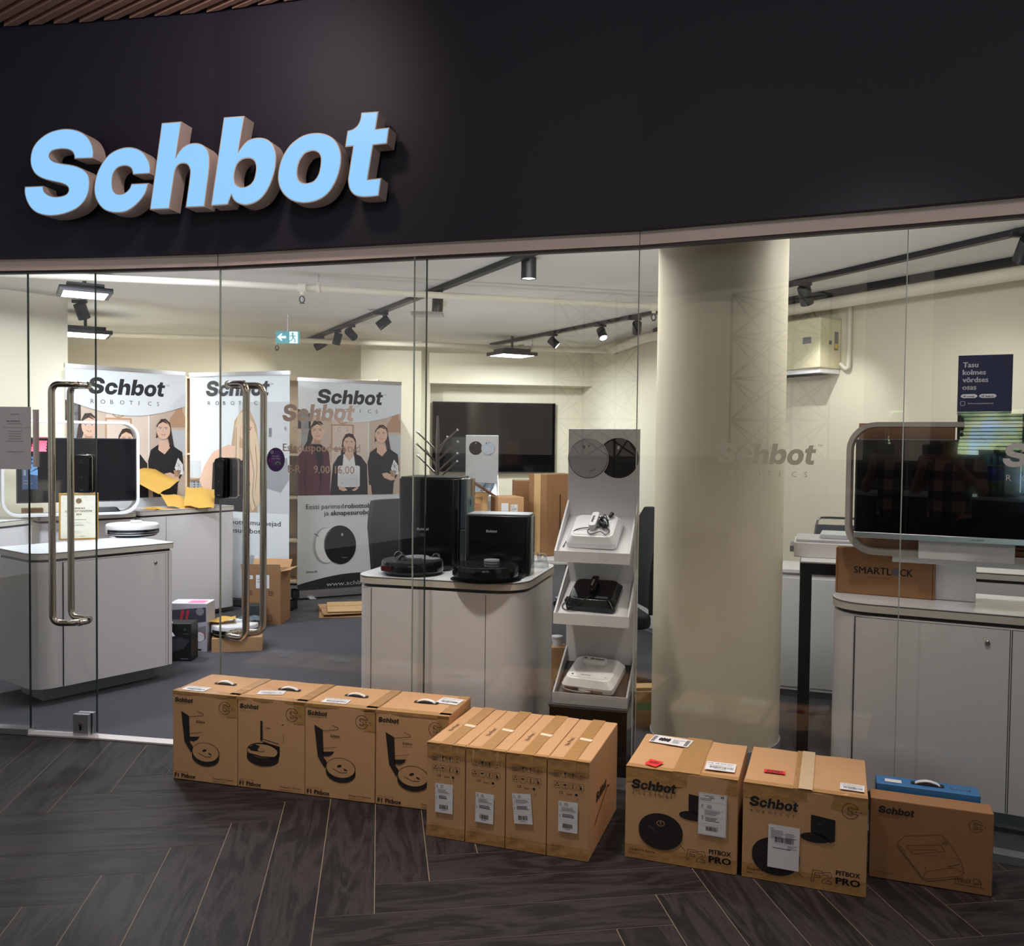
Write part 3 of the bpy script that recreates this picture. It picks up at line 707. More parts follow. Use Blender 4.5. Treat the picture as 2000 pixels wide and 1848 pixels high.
def ship_label(r, dec, x, y, w_, h_, seed=1, style=0, rot=0.0, name='shipping_label'):
    d = dec; c, s_ = math.cos(rot), math.sin(rot)
    ux, uy = d.ux * c + d.uy * s_, d.uy * c - d.ux * s_
    q = Dec(d.P(x, y) , ux, uy, 0.0004); q.n = d.n
    q.rect(0, 0, w_, h_, PAPER).up()
    if style == 0:
        q.ring(w_ * .10, h_ * .93, h_ * .022, h_ * .022, h_ * .008, INK, n=12).text('SMART', w_ * .04, h_ * .865, h_ * .022, INK, .02)
        q.lines(w_ * .3, h_ * .94, w_ * .25, 3, h_ * .035, INKG, seed=seed).line([(0, h_ * .84), (w_, h_ * .84)], h_ * .004, INKG)
        q.lines(w_ * .15, h_ * .79, w_ * .8, 4, h_ * .035, INKG, seed=seed + 1).line([(0, h_ * .63), (w_, h_ * .63)], h_ * .004, INKG)
        q.lines(w_ * .2, h_ * .57, w_ * .7, 3, h_ * .042, INK, h_ * .02, seed=seed + 2).line([(0, h_ * .33), (w_, h_ * .33)], h_ * .004, INKG).line([(0, h_ * .40), (w_, h_ * .40)], h_ * .004, INKG)
        q.text('SAAJA', w_ * .1, h_ * .46, h_ * .028, INK, .02, rot=PI / 2).text('SAATJA', w_ * .1, h_ * .66, h_ * .02, INK, rot=PI / 2)
        q.barcode(w_ * .24, h_ * .13, w_ * .5, h_ * .15, INK, seed).rect(w_ * .35, h_ * .085, w_ * .62, h_ * .1, INKG)
    elif style == 1:
        q.text('DN98  1289  BGN8  BATC', w_ * .05, h_ * .78, min(h_ * .10, w_ * .06), INKG, .01, w=w_ * .86).lines(w_ * .1, h_ * .6, w_ * .8, 2, h_ * .07, INKG, h_ * .015, seed)
        q.barcode(w_ * .15, h_ * .26, w_ * .78, h_ * .2, INK, seed).lines(w_ * .3, h_ * .14, w_ * .4, 1, h_ * .08, INKG, h_ * .03, seed)
    elif style == 2:
        q.lines(w_ * .08, h_ * .86, w_ * .5, 6, h_ * .035, INKG, h_ * .012, seed).lines(w_ * .55, h_ * .82, w_ * .35, 4, h_ * .035, INKG, h_ * .012, seed + 3)
        q.barcode(w_ * .22, h_ * .60, w_ * .6, h_ * .12, INK, seed).line([(w_ * .1, h_ * .57), (w_ * .95, h_ * .57)], h_ * .004, INKG).line([(w_ * .1, h_ * .73), (w_ * .95, h_ * .73)], h_ * .004, INKG)
        q.lines(w_ * .62, h_ * .54, w_ * .3, 3, h_ * .03, INKG, h_ * .01, seed + 1).lines(w_ * .15, h_ * .46, w_ * .75, 1, h_ * .03, INK, h_ * .014, seed)
        q.text('TIMI', w_ * .06, h_ * .89, h_ * .028, INK, .02)
    elif style == 3:
        q.text('Logistika/Post', w_ * .2, h_ * .925, h_ * .028, INK, .02).text('95', w_ * .78, h_ * .91, h_ * .055, INK, .04)
        q.barcode(w_ * .38, h_ * .88, w_ * .18, h_ * .03, INK, 4).lines(w_ * .06, h_ * .86, w_ * .4, 2, h_ * .03, INKG, seed=2).line([(w_ * .02, h_ * .79), (w_ * .98, h_ * .79)], h_ * .004, INKG)
        q.line([(w_ * .02, h_ * .02), (w_ * .98, h_ * .02), (w_ * .98, h_ * .98), (w_ * .02, h_ * .98)], h_ * .004, INKG, True)
        q.ring(w_ * .14, h_ * .70, h_ * .018, h_ * .018, h_ * .007, INK, n=12).text('SMART', w_ * .08, h_ * .65, h_ * .018, INK).lines(w_ * .3, h_ * .71, w_ * .2, 3, h_ * .03, INKG, seed=5)
        q.lines(w_ * .22, h_ * .58, w_ * .6, 4, h_ * .03, INKG, seed=6).text('SAAJA', w_ * .17, h_ * .36, h_ * .025, INK, .02, rot=PI / 2).lines(w_ * .25, h_ * .41, w_ * .6, 3, h_ * .035, INK, seed=7)
        for yy in (.62, .45, .27, .22): q.line([(w_ * .1, h_ * yy), (w_ * .9, h_ * yy)], h_ * .004, INKG)
        q.barcode(w_ * .28, h_ * .11, w_ * .42, h_ * .10, INK, 8)
    q.obj(name, r, smooth=None)

def dock_art(d, k, x, y, s, mirror=False):
    """line-art of a docking tower with a round robot; s = scale (m for the 1.0 unit)"""
    T = lambda pts: [(x + (1 - a if mirror else a) * s, y + b_ * s) for a, b_ in pts]
    d.poly(T([(-.04, 1.02), (.17, .92), (.20, .28), (.26, .22), (.30, .12), (.22, .05), (.05, .30)]), INK)
    d.line(T([(.17, .90), (.55, .96), (.56, 1.0), (.40, 1.05)]), .0018, INK)
    d.line(T([(.19, .50), (.30, .52), (.52, .56)]), .0016, INKB)
    d.poly(T([(.17, .42), (.46, .45), (.40, .37), (.30, .32), (.17, .33)]), INK)
    c = T([(.62, .08)])[0]
    d.poly([(c[0] + .37 * s * math.cos(a), c[1] + .24 * s * math.sin(a) - (.09 * s if math.sin(a) < .1 else 0)) for a in [2 * PI * i / 36 for i in range(36)]], INK)
    d.up(); d.ell(c[0], c[1] + .012 * s, .352 * s, .225 * s, CARD, 36); d.up()
    d.ring(c[0], c[1] + .014 * s, .352 * s, .225 * s, .0016, INKB, .2, 2.6)
    d.ell(c[0] - .03 * s, c[1] + .05 * s, .06 * s, .03 * s, INK, 16, .3); d.ell(c[0] + .12 * s, c[1] - .02 * s, .05 * s, .018 * s, INK, 14, -.4)
    d.line(T([(.42, .06), (.62, -.02), (.78, .0)]), .002, INK)
    d.text('Schbot', x + (.36) * s, y + .78 * s, .06 * s, INKB, .02, ital=.2)

F1A, F1ANG, F1W, F1D, F1H = Vector((-1.49, 3.862)), math.radians(-15.0), .3235, .292, .394
F1U = Vector((math.cos(F1ANG), math.sin(F1ANG)))
F1LAB = ['brown carton showing robot and dock print, leftmost of the row outside the glass',
         'brown carton whose print shows the robot facing left, second from the left outside the glass',
         'brown carton with robot and dock print, third from the left outside the glass',
         'brown carton with dock print partly hidden by narrow cartons, label at back corner']
def slot_handle(r, cx, cy, h_, ang=0.0):
    m_ = MB()
    pts = rrect(cx - .054, cx + .054, cy - .014, cy + .014, .008, 3)
    d = Dec((0, 0, h_), (1, 0, 0), (0, 1, 0), .0034); d.poly(pts, INK); d.obj('handle_slot', r, smooth=None)
    m_ = MB()
    for o_ in (-.006, .004):
        m_.tube(smooth_path([(cx - .042, cy + o_, h_ - .002), (cx - .03, cy + o_, h_ + .008), (cx, cy + o_, h_ + .014), (cx + .03, cy + o_, h_ + .008), (cx + .042, cy + o_, h_ - .002)], 5), .0032, WPL, 8)
    m_.obj('carry_handle', r)
for i in range(4):
    A_ = F1A + F1U * (F1W * i)
    w_ = F1W - .003
    r = carton('shipping_carton', F1LAB[i], 'robot vacuum cartons with carry handles', A_, F1ANG + (0, .006, -.004, .0)[i], w_, F1D, F1H, dent=.0016, seed=i)
    t = top(F1H, .0009); t.rect(0, 0, w_, .042, TAPE); t.rect(w_ - .05, .02, w_ - .001, F1D, TAPE)
    t.O = Vector((0, 0, 0)); t.uy = Vector((0, 0, 1)); t.n = Vector((0, -1, 0)); t.z = .0008; t.rect(w_ - .05, .30, w_, F1H, TAPE).rect(0, F1H - .012, w_, F1H, TAPE)
    t.obj('packing_tape', r, smooth=None)
    d = front(r); d.brand(.012, .347, .092, INK, INKF); d.emblem(.262, .338, .028, INKB)
    if i == 1:
        # robot seen from the other side, thin tower at the back
        d.poly([(.112, .30), (.122, .298), (.124, .215), (.112, .213)], INK).line([(.118, .222), (.20, .206)], .003, INK).line([(.215, .288), (.222, .294)], .003, INK).line([(.222, .21), (.222, .25)], .0014, INKB)
        d.poly([(.125, .21), (.205, .195), (.205, .155), (.195, .14), (.12, .19)], INK)
        d.poly([(.124 + .077 * math.cos(a), .168 + .036 * math.sin(a) - (.030 if math.sin(a) < .1 else 0)) for a in [2 * PI * k / 36 for k in range(36)]], INK)
        d.up(); d.ell(.122, .168, .072, .030, CARD, 32); d.up(); d.poly([(.052, .178), (.085, .195), (.11, .19), (.10, .165), (.07, .165)], INK); d.up(); d.ell(.115, .175, .016, .008, CARD, 16).ring(.115, .172, .016, .008, .0015, INK).line([(.06, .152), (.12, .143), (.185, .146)], .006, INK)
        d.text('Schbot', .138, .268, .006, INKB, .02)
    else:
        dock_art(d, i, .052, .118, .185)
    d.text('SMART COLLECTION', .012, .034, .0045, INKF, w=.07).text('F1 Pitbox', .012, .012, .0175, INK, .04, w=.104)
    d.text('Designed in Estonia.', .205, .020, .0075, INKB, .01, w=.10).text('Made in China', .205, .008, .0062, INKF, w=.062)
    d.obj('printed_artwork', r, smooth=None)
    slot_handle(r, .165, .155, F1H)
    t = top(F1H, .0022)
    if i < 3: ship_label(r, t, .028 + (.0, .035, .03)[i], .018 + (0, .03, .01)[i], .115, .062, i + 3, 1, rot=(0, .25, .05)[i])
    else: ship_label(r, t, .20, .165, .10, .085, 9, 1, rot=-.1)

NPA, NPANG, NPW, NPD, NPH = Vector((-.313, 3.324)), math.radians(-18.6), .1598, .486, .3605
NPU = Vector((math.cos(NPANG), math.sin(NPANG)))
def tri_icon(d, x, y, s, k):
    d.line(rrect(x, x + s, y, y + s, s * .2, 3), .0011, INKB, True)
    c = x + s / 2; e = y + s / 2
    if k == 0:
        for o in (-.16, .16): d.line([(c + o * s, y + s * .2), (c + o * s, y + s * .8)], s * .06, INKB).poly([(c + o * s - s * .09, y + s * .62), (c + o * s + s * .09, y + s * .62), (c + o * s, y + s * .84)], INKB)
        d.line([(x + s * .2, y + s * .14), (x + s * .8, y + s * .14)], s * .06, INKB)
    elif k == 1: d.poly([(c - s * .2, y + s * .82), (c + s * .2, y + s * .82), (c + s * .12, e), (c - s * .12, e)], INK).rect(c - s * .03, y + s * .18, c + s * .03, e, INK).rect(c - s * .14, y + s * .14, c + s * .14, y + s * .2, INK)
    elif k == 2: d.rect(c - s * .08, y + s * .36, c + s * .08, y + s * .85, INK).rect(c - s * .07, y + s * .15, c + s * .07, y + s * .28, INK)
    elif k == 3: d.line([(c - s * .2, y + s * .8), (c + s * .2, y + s * .35)], s * .05, INKB).line([(c + s * .2, y + s * .8), (c - s * .2, y + s * .35)], s * .05, INKB).rect(c - s * .2, y + s * .14, c + s * .2, y + s * .22, INK)
    elif k == 4: 
        for a in (PI / 2, PI / 2 + 2.094, PI / 2 + 4.189): d.poly([(c + s * .34 * math.cos(a - .45), e + s * .34 * math.sin(a - .45)), (c + s * .34 * math.cos(a + .45), e + s * .34 * math.sin(a + .45)), (c + s * .16 * math.cos(a + .6), e + s * .16 * math.sin(a + .6)), (c + s * .16 * math.cos(a - .6), e + s * .16 * math.sin(a - .6))], INK)
    elif k == 5: d.poly([(c + s * .3 * math.cos(a), e + s * .22 * math.sin(a)) for a in [PI * i / 8 for i in range(9)]], INK).rect(c - s * .02, y + s * .18, c + s * .02, e, INK)
    elif k == 6: d.rect(c - s * .05, y + s * .2, c + s * .05, y + s * .85, INKB).ell(c, y + s * .24, s * .12, s * .1, INKB, 10).rect(c + s * .1, y + s * .5, c + s * .16, y + s * .8, INKB)
    else: d.rect(c - s * .14, y + s * .14, c + s * .2, y + s * .5, INK).line([(c - s * .25, y + s * .8), (c + s * .05, y + s * .55)], s * .1, INK)
for i in range(4):
    A_ = NPA + NPU * (NPW * i); w_ = NPW - .002
    r = carton('shipping_carton', ['narrow taped carton with handling icons, leftmost of the four at the front', 'narrow taped carton with handling icons, second from left of the four', 'narrow taped carton whose white label leans, third from left of the four', 'narrow taped carton with handling icons, rightmost of the four beside the gap'][i],
               'narrow cartons with handling icons', A_, NPANG, w_, NPD, NPH, dent=.0016, seed=20 + i, tape_top=(.055, .107, .045))
    edge_tape(r, w_, NPH, NPD, NPH - .052, NPH)
    edge_tape(r, w_, NPH, NPD, .001, .045)
    d = front(r, .0022)
    for rw in range(2):
        for k in range(4): tri_icon(d, .026 + k * .0292, (.296, .256)[rw], .0235, rw * 4 + k)
    d.text('CE', .046, .236, .009, INK, .01).text('RoHS', .074, .234, .006, INKB, .01).ell(.110, .238, .005, .005, INK, 12)
    for q, t in enumerate(('Schbot Robotics OU', 'Lihast voldiga kokkupandav kast', 'Made in P.R.C.', 'www.schbot.ee', 'info@schbot.ee')): d.text(t, .020, .052 - q * .0065, .0035, INKB)
    d.obj('printed_artwork', r, smooth=None)
    ship_label(r, front(r, .003), (.038, .041, .036, .044)[i], (.098, .085, .10, .098)[i], .072, .112, 30 + i, 0, rot=(0, -.02, .09, .0)[i])
    t = top(NPH, .0024)
    t.text('No Press', .040, .150, .016, INKB, .005, w=.085, rot=PI / 2).line([(.022, .145), (.046, .145)], .0012, INKB).line([(.022, .245), (.046, .245)], .0012, INKB)
    t.up(.0006); t.poly([(.062, .225), (.112, .215), (.112, .240), (.062, .25)], mat('white_tape_patch', (222, 206, 182), .4))
    t.obj('top_print', r, smooth=None)
    if i == 3:
        d = Dec((w_, 0, 0), (0, 1, 0), (0, 0, 1), .002); d.logo(.14, .17, .19, INK, rot=.55) if False else d.logo(.105, .175, .17, INK)
        d.line([(.08, .10), (.30, .17), (.33, .16)], .006, INKB); d.obj('side_print', r, smooth=None)

def f2_art(r, w_, h_, emblem):
    d = front(r, .0024); d.brand(.022, h_ - .078, .162, INK)
    bx = .13 if not emblem else .113
    by = .118 if not emblem else .095
    P = [(bx + .079 * math.cos(a), by + .061 * math.sin(a)) for a in [2 * PI * k / 40 for k in range(40)]]
    d.poly([(p[0], p[1] - (.010 if p[1] < by else 0)) for p in P], INK)
    d.line([(bx + .072, by - .045), (bx + .092, by - .062)], .0016, INK)
    dx = .228 if not emblem else .225
    dy = .165 if not emblem else .155
    d.poly([(dx, dy + .10), (dx + .078, dy + .092), (dx + .078, dy + .02), (dx + .064, dy + .012), (dx, dy + .04)], INK)
    d.poly([(dx + .015 + .048 * math.cos(a), dy + .022 + .017 * math.sin(a)) for a in [2 * PI * k / 24 for k in range(24)]], INK)
    if emblem: d.emblem(w_ - .055, h_ - .048, .026, INKB)
    else: d.ell(w_ - .03, h_ - .05, .002, .002, INK, 8)
    d.text('PITBOX', w_ - .095, .062, .016, INK, .03, w=.075).text('PRO', w_ - .095, .032, .022, INK, .05, w=.075)
    for pts in ([(0, 0), (.006, .040), (.036, .040), (.035, .033), (.013, .032), (.012, .024), (.030, .024), (.029, .017), (.011, .017), (.008, 0)],
                [(.036, 0), (.036, .008), (.056, .022), (.056, .030), (.038, .028), (.039, .036), (.062, .040), (.067, .026), (.052, .010), (.067, .009), (.066, 0)]):
        d.line([(w_ - .175 + a, .026 + b_) for a, b_ in pts], .0016, INKB, True)
    d.text('Designed in Estonia.', .018, .030, .0085, INK, .01, w=.095).text('Made in China', .018, .016, .007, INKB, w=.055)
    d.up()
    if not emblem:
        d.ring(bx, by + .025, .0135, .0095, .0022, CARD, n=20).text('S', bx, by + .0205, .011, CARD, .03, align='c').text('Schbot', bx - .045, by + .008, .008, INKG, .02, ital=.2, rot=-.6)
    else: d.text('Schbot', dx + .02, dy + .07, .004, INKG, rot=-.1)
    d.obj('printed_artwork', r, smooth=None)
A_ = Vector((.427, 3.17)); ang = math.atan2(3.035 - 3.17, .805 - .427); W2a = .398
r = carton('shipping_carton', 'large worn carton with red diamond sticker and four labels, left of two big boxes', 'large square cartons', A_, ang, W2a, .385, .335, dent=.003, seed=41, tape_top=(.17, .265, .05))
edge_tape(r, W2a, .335, .385, .335 - .055, .335, .03); edge_tape(r, W2a, .335, .385, .001, .05); f2_art(r, W2a, .335, False)
ship_label(r, front(r, .0038), .262, .128, .098, .150, 51, 3, rot=-.01)
t = top(.335, .006); ship_label(r, t, .275, .055, .105, .085, 52, 1, rot=0.02)
t.z = .006
t2 = Dec(t.P(.030, .278), (math.cos(-.12), math.sin(-.12), 0), (-math.sin(-.12), math.cos(-.12), 0), .0002); t2.rect(0, 0, .155, .088, PAPER).up()
for xx in (.004, .135): t2.barcode(xx, .008, .014, .07, INK, 5)
for q in range(4): t2.ell(.035 + q * .011, .045, .007, .020 + .004 * (q % 2), INK, 7)
t2.text('DO NOT', .085, .055, .009, INK, .02).lines(.085, .045, .04, 4, .008, INKG, seed=4); t2.obj('shipping_label', r, smooth=None)
t2 = Dec(t.P(.062, .028), (1, 0, 0), (0, 1, 0), .0002); t2.poly([(0, 0), (.045, -.018), (.065, .040), (.012, .058)], RED).up().barcode(.014, .010, .035, .026, mat('dark_red_ink', (110, 16, 24), .6), 3); t2.poly([(0, 0), (0, 0), (0, 0)], RED) if False else None; t2.obj('red_sticker', r, smooth=None)
A_ = Vector((.818, 3.031)); ang = math.atan2(2.89 - 3.031, 1.199 - .818); W2b = .404
r = carton('shipping_carton', 'large carton with white sheet label over its print and red bar sticker on top', 'large square cartons', A_, ang, W2b, .392, .333, dent=.003, seed=44, tape_top=(.165, .225, .04))
edge_tape(r, W2b, .333, .392, .333 - .05, .333, .03); edge_tape(r, W2b, .333, .392, .001, .052); f2_art(r, W2b, .333, True)
ship_label(r, front(r, .0038), .086, .052, .103, .150, 61, 2, rot=-.01)
t = top(.333, .006); ship_label(r, t, .315, .045, .078, .062, 62, 1, rot=-.03)
t2 = Dec(t.P(.060, .112), (1, 0, 0), (0, 1, 0), .0002); t2.rect(0, 0, .073, .030, RED).up().barcode(.010, .004, .054, .022, INK, 7); t2.obj('red_sticker', r, smooth=None)
t2 = Dec(t.P(.183, -.004), (1, 0, 0), (0, 1, 0), .0006); t2.rect(0, 0, .045, .395, TAPEC); t2.obj('packing_tape', r, smooth=None)

A_ = Vector((1.265, 3.038)); ang = math.atan2(2.905 - 3.038, 1.623 - 1.265)
r = carton('shipping_carton', 'thin dark brown carton with window cleaner drawing at the right end of the row', None, A_, ang, .384, .088, .282, mt=CARD_D, dent=.0008, seed=70)
d = front(r, .0014); d.brand(.026, .233, .115, INK, INKF)
T = lambda P: [(.088 + a * .0021, .055 + b_ * .0021) for a, b_ in P]
d.emblem(.330, .232, .021, INKB)
d.line(T([(0, 38), (12, 52), (55, 60), (66, 62), (80, 48), (96, 22), (100, 6), (96, 0), (48, -14), (38, -12), (28, 4), (22, 6), (18, 14), (14, 16), (12, 26), (0, 38)]), .0014, INKB)
d.line(T([(0, 34), (12, 20), (28, 0), (40, -15), (50, -17), (98, -3)]), .0022, INKB).line(T([(14, 36), (66, 45), (72, 36), (24, 24), (14, 36)]), .0013, INKB).line(T([(22, 30), (60, 37), (64, 33)]), .0011, INKB).line(T([(66, 62), (74, 50), (16, 36)]), .0010, INKF)
d.line(T([(24, 24), (98, 28)]), .001, INKF).line(T([(44, -2), (84, 12), (100, 6)]), .0012, INKB).line(T([(76, 12), (94, 19)]), .0022, INKB).line(T([(44, -2), (40, -14)]), .001, INKB).ell(.088 + 43 * .0021, .055 + 4 * .0021, .002, .003, INKB, 8).ring(.088 + 72 * .0021, .055 + 49 * .0021, .007, .004, .0013, INKB, n=14)
d.text('WindX', .268, .034, .017, INKB, .0, ital=.15, w=.052)
d.ring(.334, .045, .008, .008, .0014, INKB, n=14).line([(.324, .034), (.352, .038), (.344, .054), (.35, .034)], .0016, INKB)
d.text('Window cleaning robot', .268, .024, .006, INKB, w=.094).text('Designed in Estonia.', .018, .022, .0055, INKB).text('Made in China', .018, .013, .005, INKF)
d.obj('printed_artwork', r, smooth=None)
BLUE = mat('blue_carton_print', (52, 112, 168), .5)
A2 = Vector((1.36, 3.12))
r = carton('shipping_carton', 'blue carton with a pale carry handle, standing behind the thin brown carton', None, (1.322, 3.128), ang, .335, .085, .300, mt=BLUE, dent=0, seed=71)
slot_handle(r, .17, .042, .300); d = top(.300, .0014); d.rect(.03, .02, .085, .05, PAPER); d.text('AIR PLUS', .24, .03, .012, PAPER, .02); d.obj('top_print', r, smooth=None)
# ------------------------------------------------------------------ shop furniture
def counter(label, FL, ang, w_, d_, zt, radii, doors=(), seams=(), plinth=.07, z0=.10, group=None, name='display_cabinet', cat='cabinet', side_seams=(), keys=True):
    r = thing(name, label, cat, (FL[0], FL[1], .006), ang, group)
    zt -= .006; z0 -= .006
    b = MB(); b.prism(rrect(0, w_, 0, d_, radii), z0, zt - .052, WHITE); b.obj('body', r, bev=.002)
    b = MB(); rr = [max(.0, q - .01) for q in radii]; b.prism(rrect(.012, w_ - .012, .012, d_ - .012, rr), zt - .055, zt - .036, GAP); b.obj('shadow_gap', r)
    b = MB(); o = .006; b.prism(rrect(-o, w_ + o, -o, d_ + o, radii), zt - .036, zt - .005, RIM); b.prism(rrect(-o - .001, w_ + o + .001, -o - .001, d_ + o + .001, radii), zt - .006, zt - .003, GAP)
    b.prism(rrect(-o, w_ + o, -o, d_ + o, radii), zt - .004, zt, TOPW); b.obj('top', r)
    b = MB(); b.prism(rrect(plinth, w_ - plinth * .6, plinth * 1.2, d_ - plinth, 0), 0, z0 + .004, PLINTH); b.obj('plinth', r)
    for x0, x1, key in doors:
        g = MB(); g.box(x0 - .003, x1 + .003, -.0012, .004, z0 + .004, zt - .058, GAP)
        D_ = MB(); D_.box(x0, x1, -.004, .003, z0 + .001, zt - .060, WHITE); D_.obj('door', r, smooth=None); 
        g.obj('door_gap', r, smooth=None)
        if key:
            k = MB(); k.lathe([(.0095, 0), (.0095, -.006), (.007, -.008), (.004, -.008), (.004, -.006)], STEEL, 18, (key, -.004, zt - .115), 'y'); k.obj('door_lock', r)
    if seams:
        for x in seams: g = MB(); g.box(x - .0012, x + .0012, -.0012, .003, z0 + .002, zt - .056, GAP); g.obj('panel_seam', r, smooth=None)
    return r
ZT = .865
def loc(r, x, y, z=0.0):
    a = r.rotation_euler[2]; return Vector((r.location.x + x * math.cos(a) - y * math.sin(a), r.location.y + x * math.sin(a) + y * math.cos(a), z))
# left cabinet
LCA = math.radians(52)
LC = counter('white cabinet with rounded corner at the left, carrying the gold-framed certificate', (-2.625, 4.825), LCA, .835, .50, ZT, [.11, .02, .02, .05], doors=[(.16, .78, .715)], seams=(.155, .80), plinth=.10)
# centre cabinet
CCA = math.radians(-15)
CFR = Vector((.055, 3.985)); CFL = CFR - Vector((math.cos(CCA), math.sin(CCA))) * .83
CC = counter('white round-cornered cabinet in the middle carrying two black docking stations', CFL, CCA, .83, .74, ZT, [.10, .15, .12, .10], seams=(.085, .655), z0=.06, plinth=.05)
# right cabinet
RCA = math.radians(-25.5)
RC = counter('long white cabinet at the right carrying the lock carton and big screen', (1.335, 3.655), RCA, 1.50, .50, ZT, [.16, .02, .02, .16], doors=[(.10, .655, .58), (.665, 1.25, None)], seams=(.095,), z0=.09, plinth=.06)
# counters along the left wall
L2f = Vector((-2.43, 7.72)); 
p1 = G(276, 999, .935); L2n = Vector((p1.x, p1.y)); a = math.atan2(L2f.y - L2n.y, L2f.x - L2n.x)
W2 = counter('tall white counter in the back left carrying the yellow padded envelopes', L2n, a, (L2f - L2n).length, .40, .935, [.03, .04, .02, .02], seams=(.22,), name='wall_counter', cat='counter', z0=.05)
p0 = G(78, 1008, .935); L3n = Vector((p0.x, p0.y)); a3 = math.atan2(L2n.y - L3n.y, L2n.x - L3n.x)
e3 = (L2n - L3n).normalized()
W3 = counter('white counter under the framed screen, left of the tall white counter', L3n, a3, (L2n - L3n).length - .03, .42, .93, [.02, .06, .02, .02], seams=(.3,), name='wall_counter', cat='counter', z0=.05)
p0 = G(-60, 1022, .935); L4n = Vector((p0.x, p0.y)); a4 = math.atan2(L3n.y - L4n.y, L3n.x - L4n.x)
W4 = counter('white counter at the far left edge behind the paper notice', L4n, a4, (L3n - L4n).length - .04, .42, .925, [.02, .06, .02, .02], seams=(.15,), name='wall_counter', cat='counter', z0=.05)

# framed screens (rounded white hoop with a screen inside)
def hoop_screen(label, loc_, ang, W_, H_, D_, tv, sc_off, band=.022, rad=.09, shell=WPM, stand=None, bar=False, brand=None, side='l'):
    r = thing('display_screen', label, 'display', loc_, ang)
    b = MB(); b.M = Matrix(((1, 0, 0, 0), (0, 0, 1, 0), (0, 1, 0, 0), (0, 0, 0, 1)))
    o_ = rrect(0, W_, 0, H_, rad, 10); i_ = rrect(band, W_ - band, band, H_ - band, max(.01, rad - band), 10); n = len(o_)
    vs = [(p[0], p[1], 0) for p in o_] + [(p[0], p[1], 0) for p in i_] + [(p[0], p[1], D_) for p in o_] + [(p[0], p[1], D_) for p in i_]
    fs = []
    for k in range(n):
        j = (k + 1) % n
        fs += [(k, j, n + j, n + k), (2 * n + k, 3 * n + k, 3 * n + j, 2 * n + j), (k, 2 * n + k, 2 * n + j, j), (n + k, n + j, 3 * n + j, 3 * n + k)]
    b.add(vs, fs, shell); b.obj('hoop_frame', r, smooth=40)
    return r
def screen(root, off, w_, h_, mt_bar=None, brand=None, th=.035):
    """screen unit: casing is the part, its panel, bar and cover are sub-parts; root None makes the casing's thing elsewhere"""
    O = Vector(off)
    def put(b): b.M = Matrix.Translation(O) @ b.M; return b
    b = put(MB()); b.box(0, w_, 0, th, 0, h_, BLKM); t = b.obj('casing', root, bev=.003)
    b = put(MB()); b.box(.008, w_ - .008, -.0015, .004, .02 if mt_bar else .010, h_ - .008, SCREEN); b.obj('screen_panel', t, smooth=None)
    if mt_bar:
        b = put(MB()); b.box(-.001, w_ + .001, -.004, .01, -.004, .020, mt_bar); b.obj('bottom_bar', t, bev=.002)
        if brand: d = Dec(O + Vector((0, -.0045, 0)), (1, 0, 0), (0, 0, 1), .0004); d.text(brand, w_ * .45, .005, .008, INKG, .01); d.obj('brand_print', t, smooth=None)
    b = put(MB()); b.box(w_ * .35, w_ * .65, th - .001, th + .03, h_ * .15, h_ * .8, BLKM); b.obj('back_cover', t, bev=.004)
    return t
# left display
aL = math.radians(33)
hx = AY(3, 1005, 6.22)
hoop = hoop_screen('black screen with blue cable sticker inside a white rounded hoop, on the back counters', (hx.x, 6.22, .938), aL, .915, .70, .16, None, None, band=.018, rad=.12)
tvl = screen(hoop, (.095, .03, .098), .815, .475)
d = Dec((.095, .028, .098), (1, 0, 0), (0, 0, 1), .0006); HB = mat('hdmi_sticker_blue', (96, 146, 196), .5); HD = mat('hdmi_sticker_dark', (36, 58, 92), .5)
d.rect(.035, .10, .135, .335, HD).up().rect(.035, .295, .135, .335, HB).poly([(.075, .21), (.135, .20), (.135, .28), (.08, .285)], HB).rect(.045, .20, .06, .24, GPL).up().text('HDMI', .05, .304, .022, INK, .04, w=.07)
d.poly([(.08, .22), (.135, .245), (.135, .26)], HD).lines(.045, .16, .07, 2, .02, GPL, .004).obj('cable_sticker', tvl, smooth=None)
b = MB(); b.box(.395, .615, .06, .13, .018, .098, GPL); b.obj('stand', hoop, bev=.004)
nt_ = thing('sticky_note', 'pink sticky note curling off the top of the left screen', 'note', loc(hoop, .21, .026, 1.455), aL)
b = MB()
for k in range(5):
    t0, t1 = k / 5, (k + 1) / 5
    f = lambda t: (-.02 * t, -.035 * t * t + .005, .06 - .105 * t)
    x0, y0, z0 = f(t0); x1, y1, z1 = f(t1)
    b.add([(x0, y0, z0), (x0 + .085, y0, z0), (x1 + .085 + .012 * t1, y1, z1), (x1 - .012 * t1, y1, z1)], [(0, 1, 2, 3)], PINK)
b.obj('paper_sheet', nt_)
bx = carton('small_carton', 'small brown carton lying behind the left screen', None, loc(hoop, .14, .20, .935), aL, .14, .08, .05, seed=80); bx.location.z = .9365
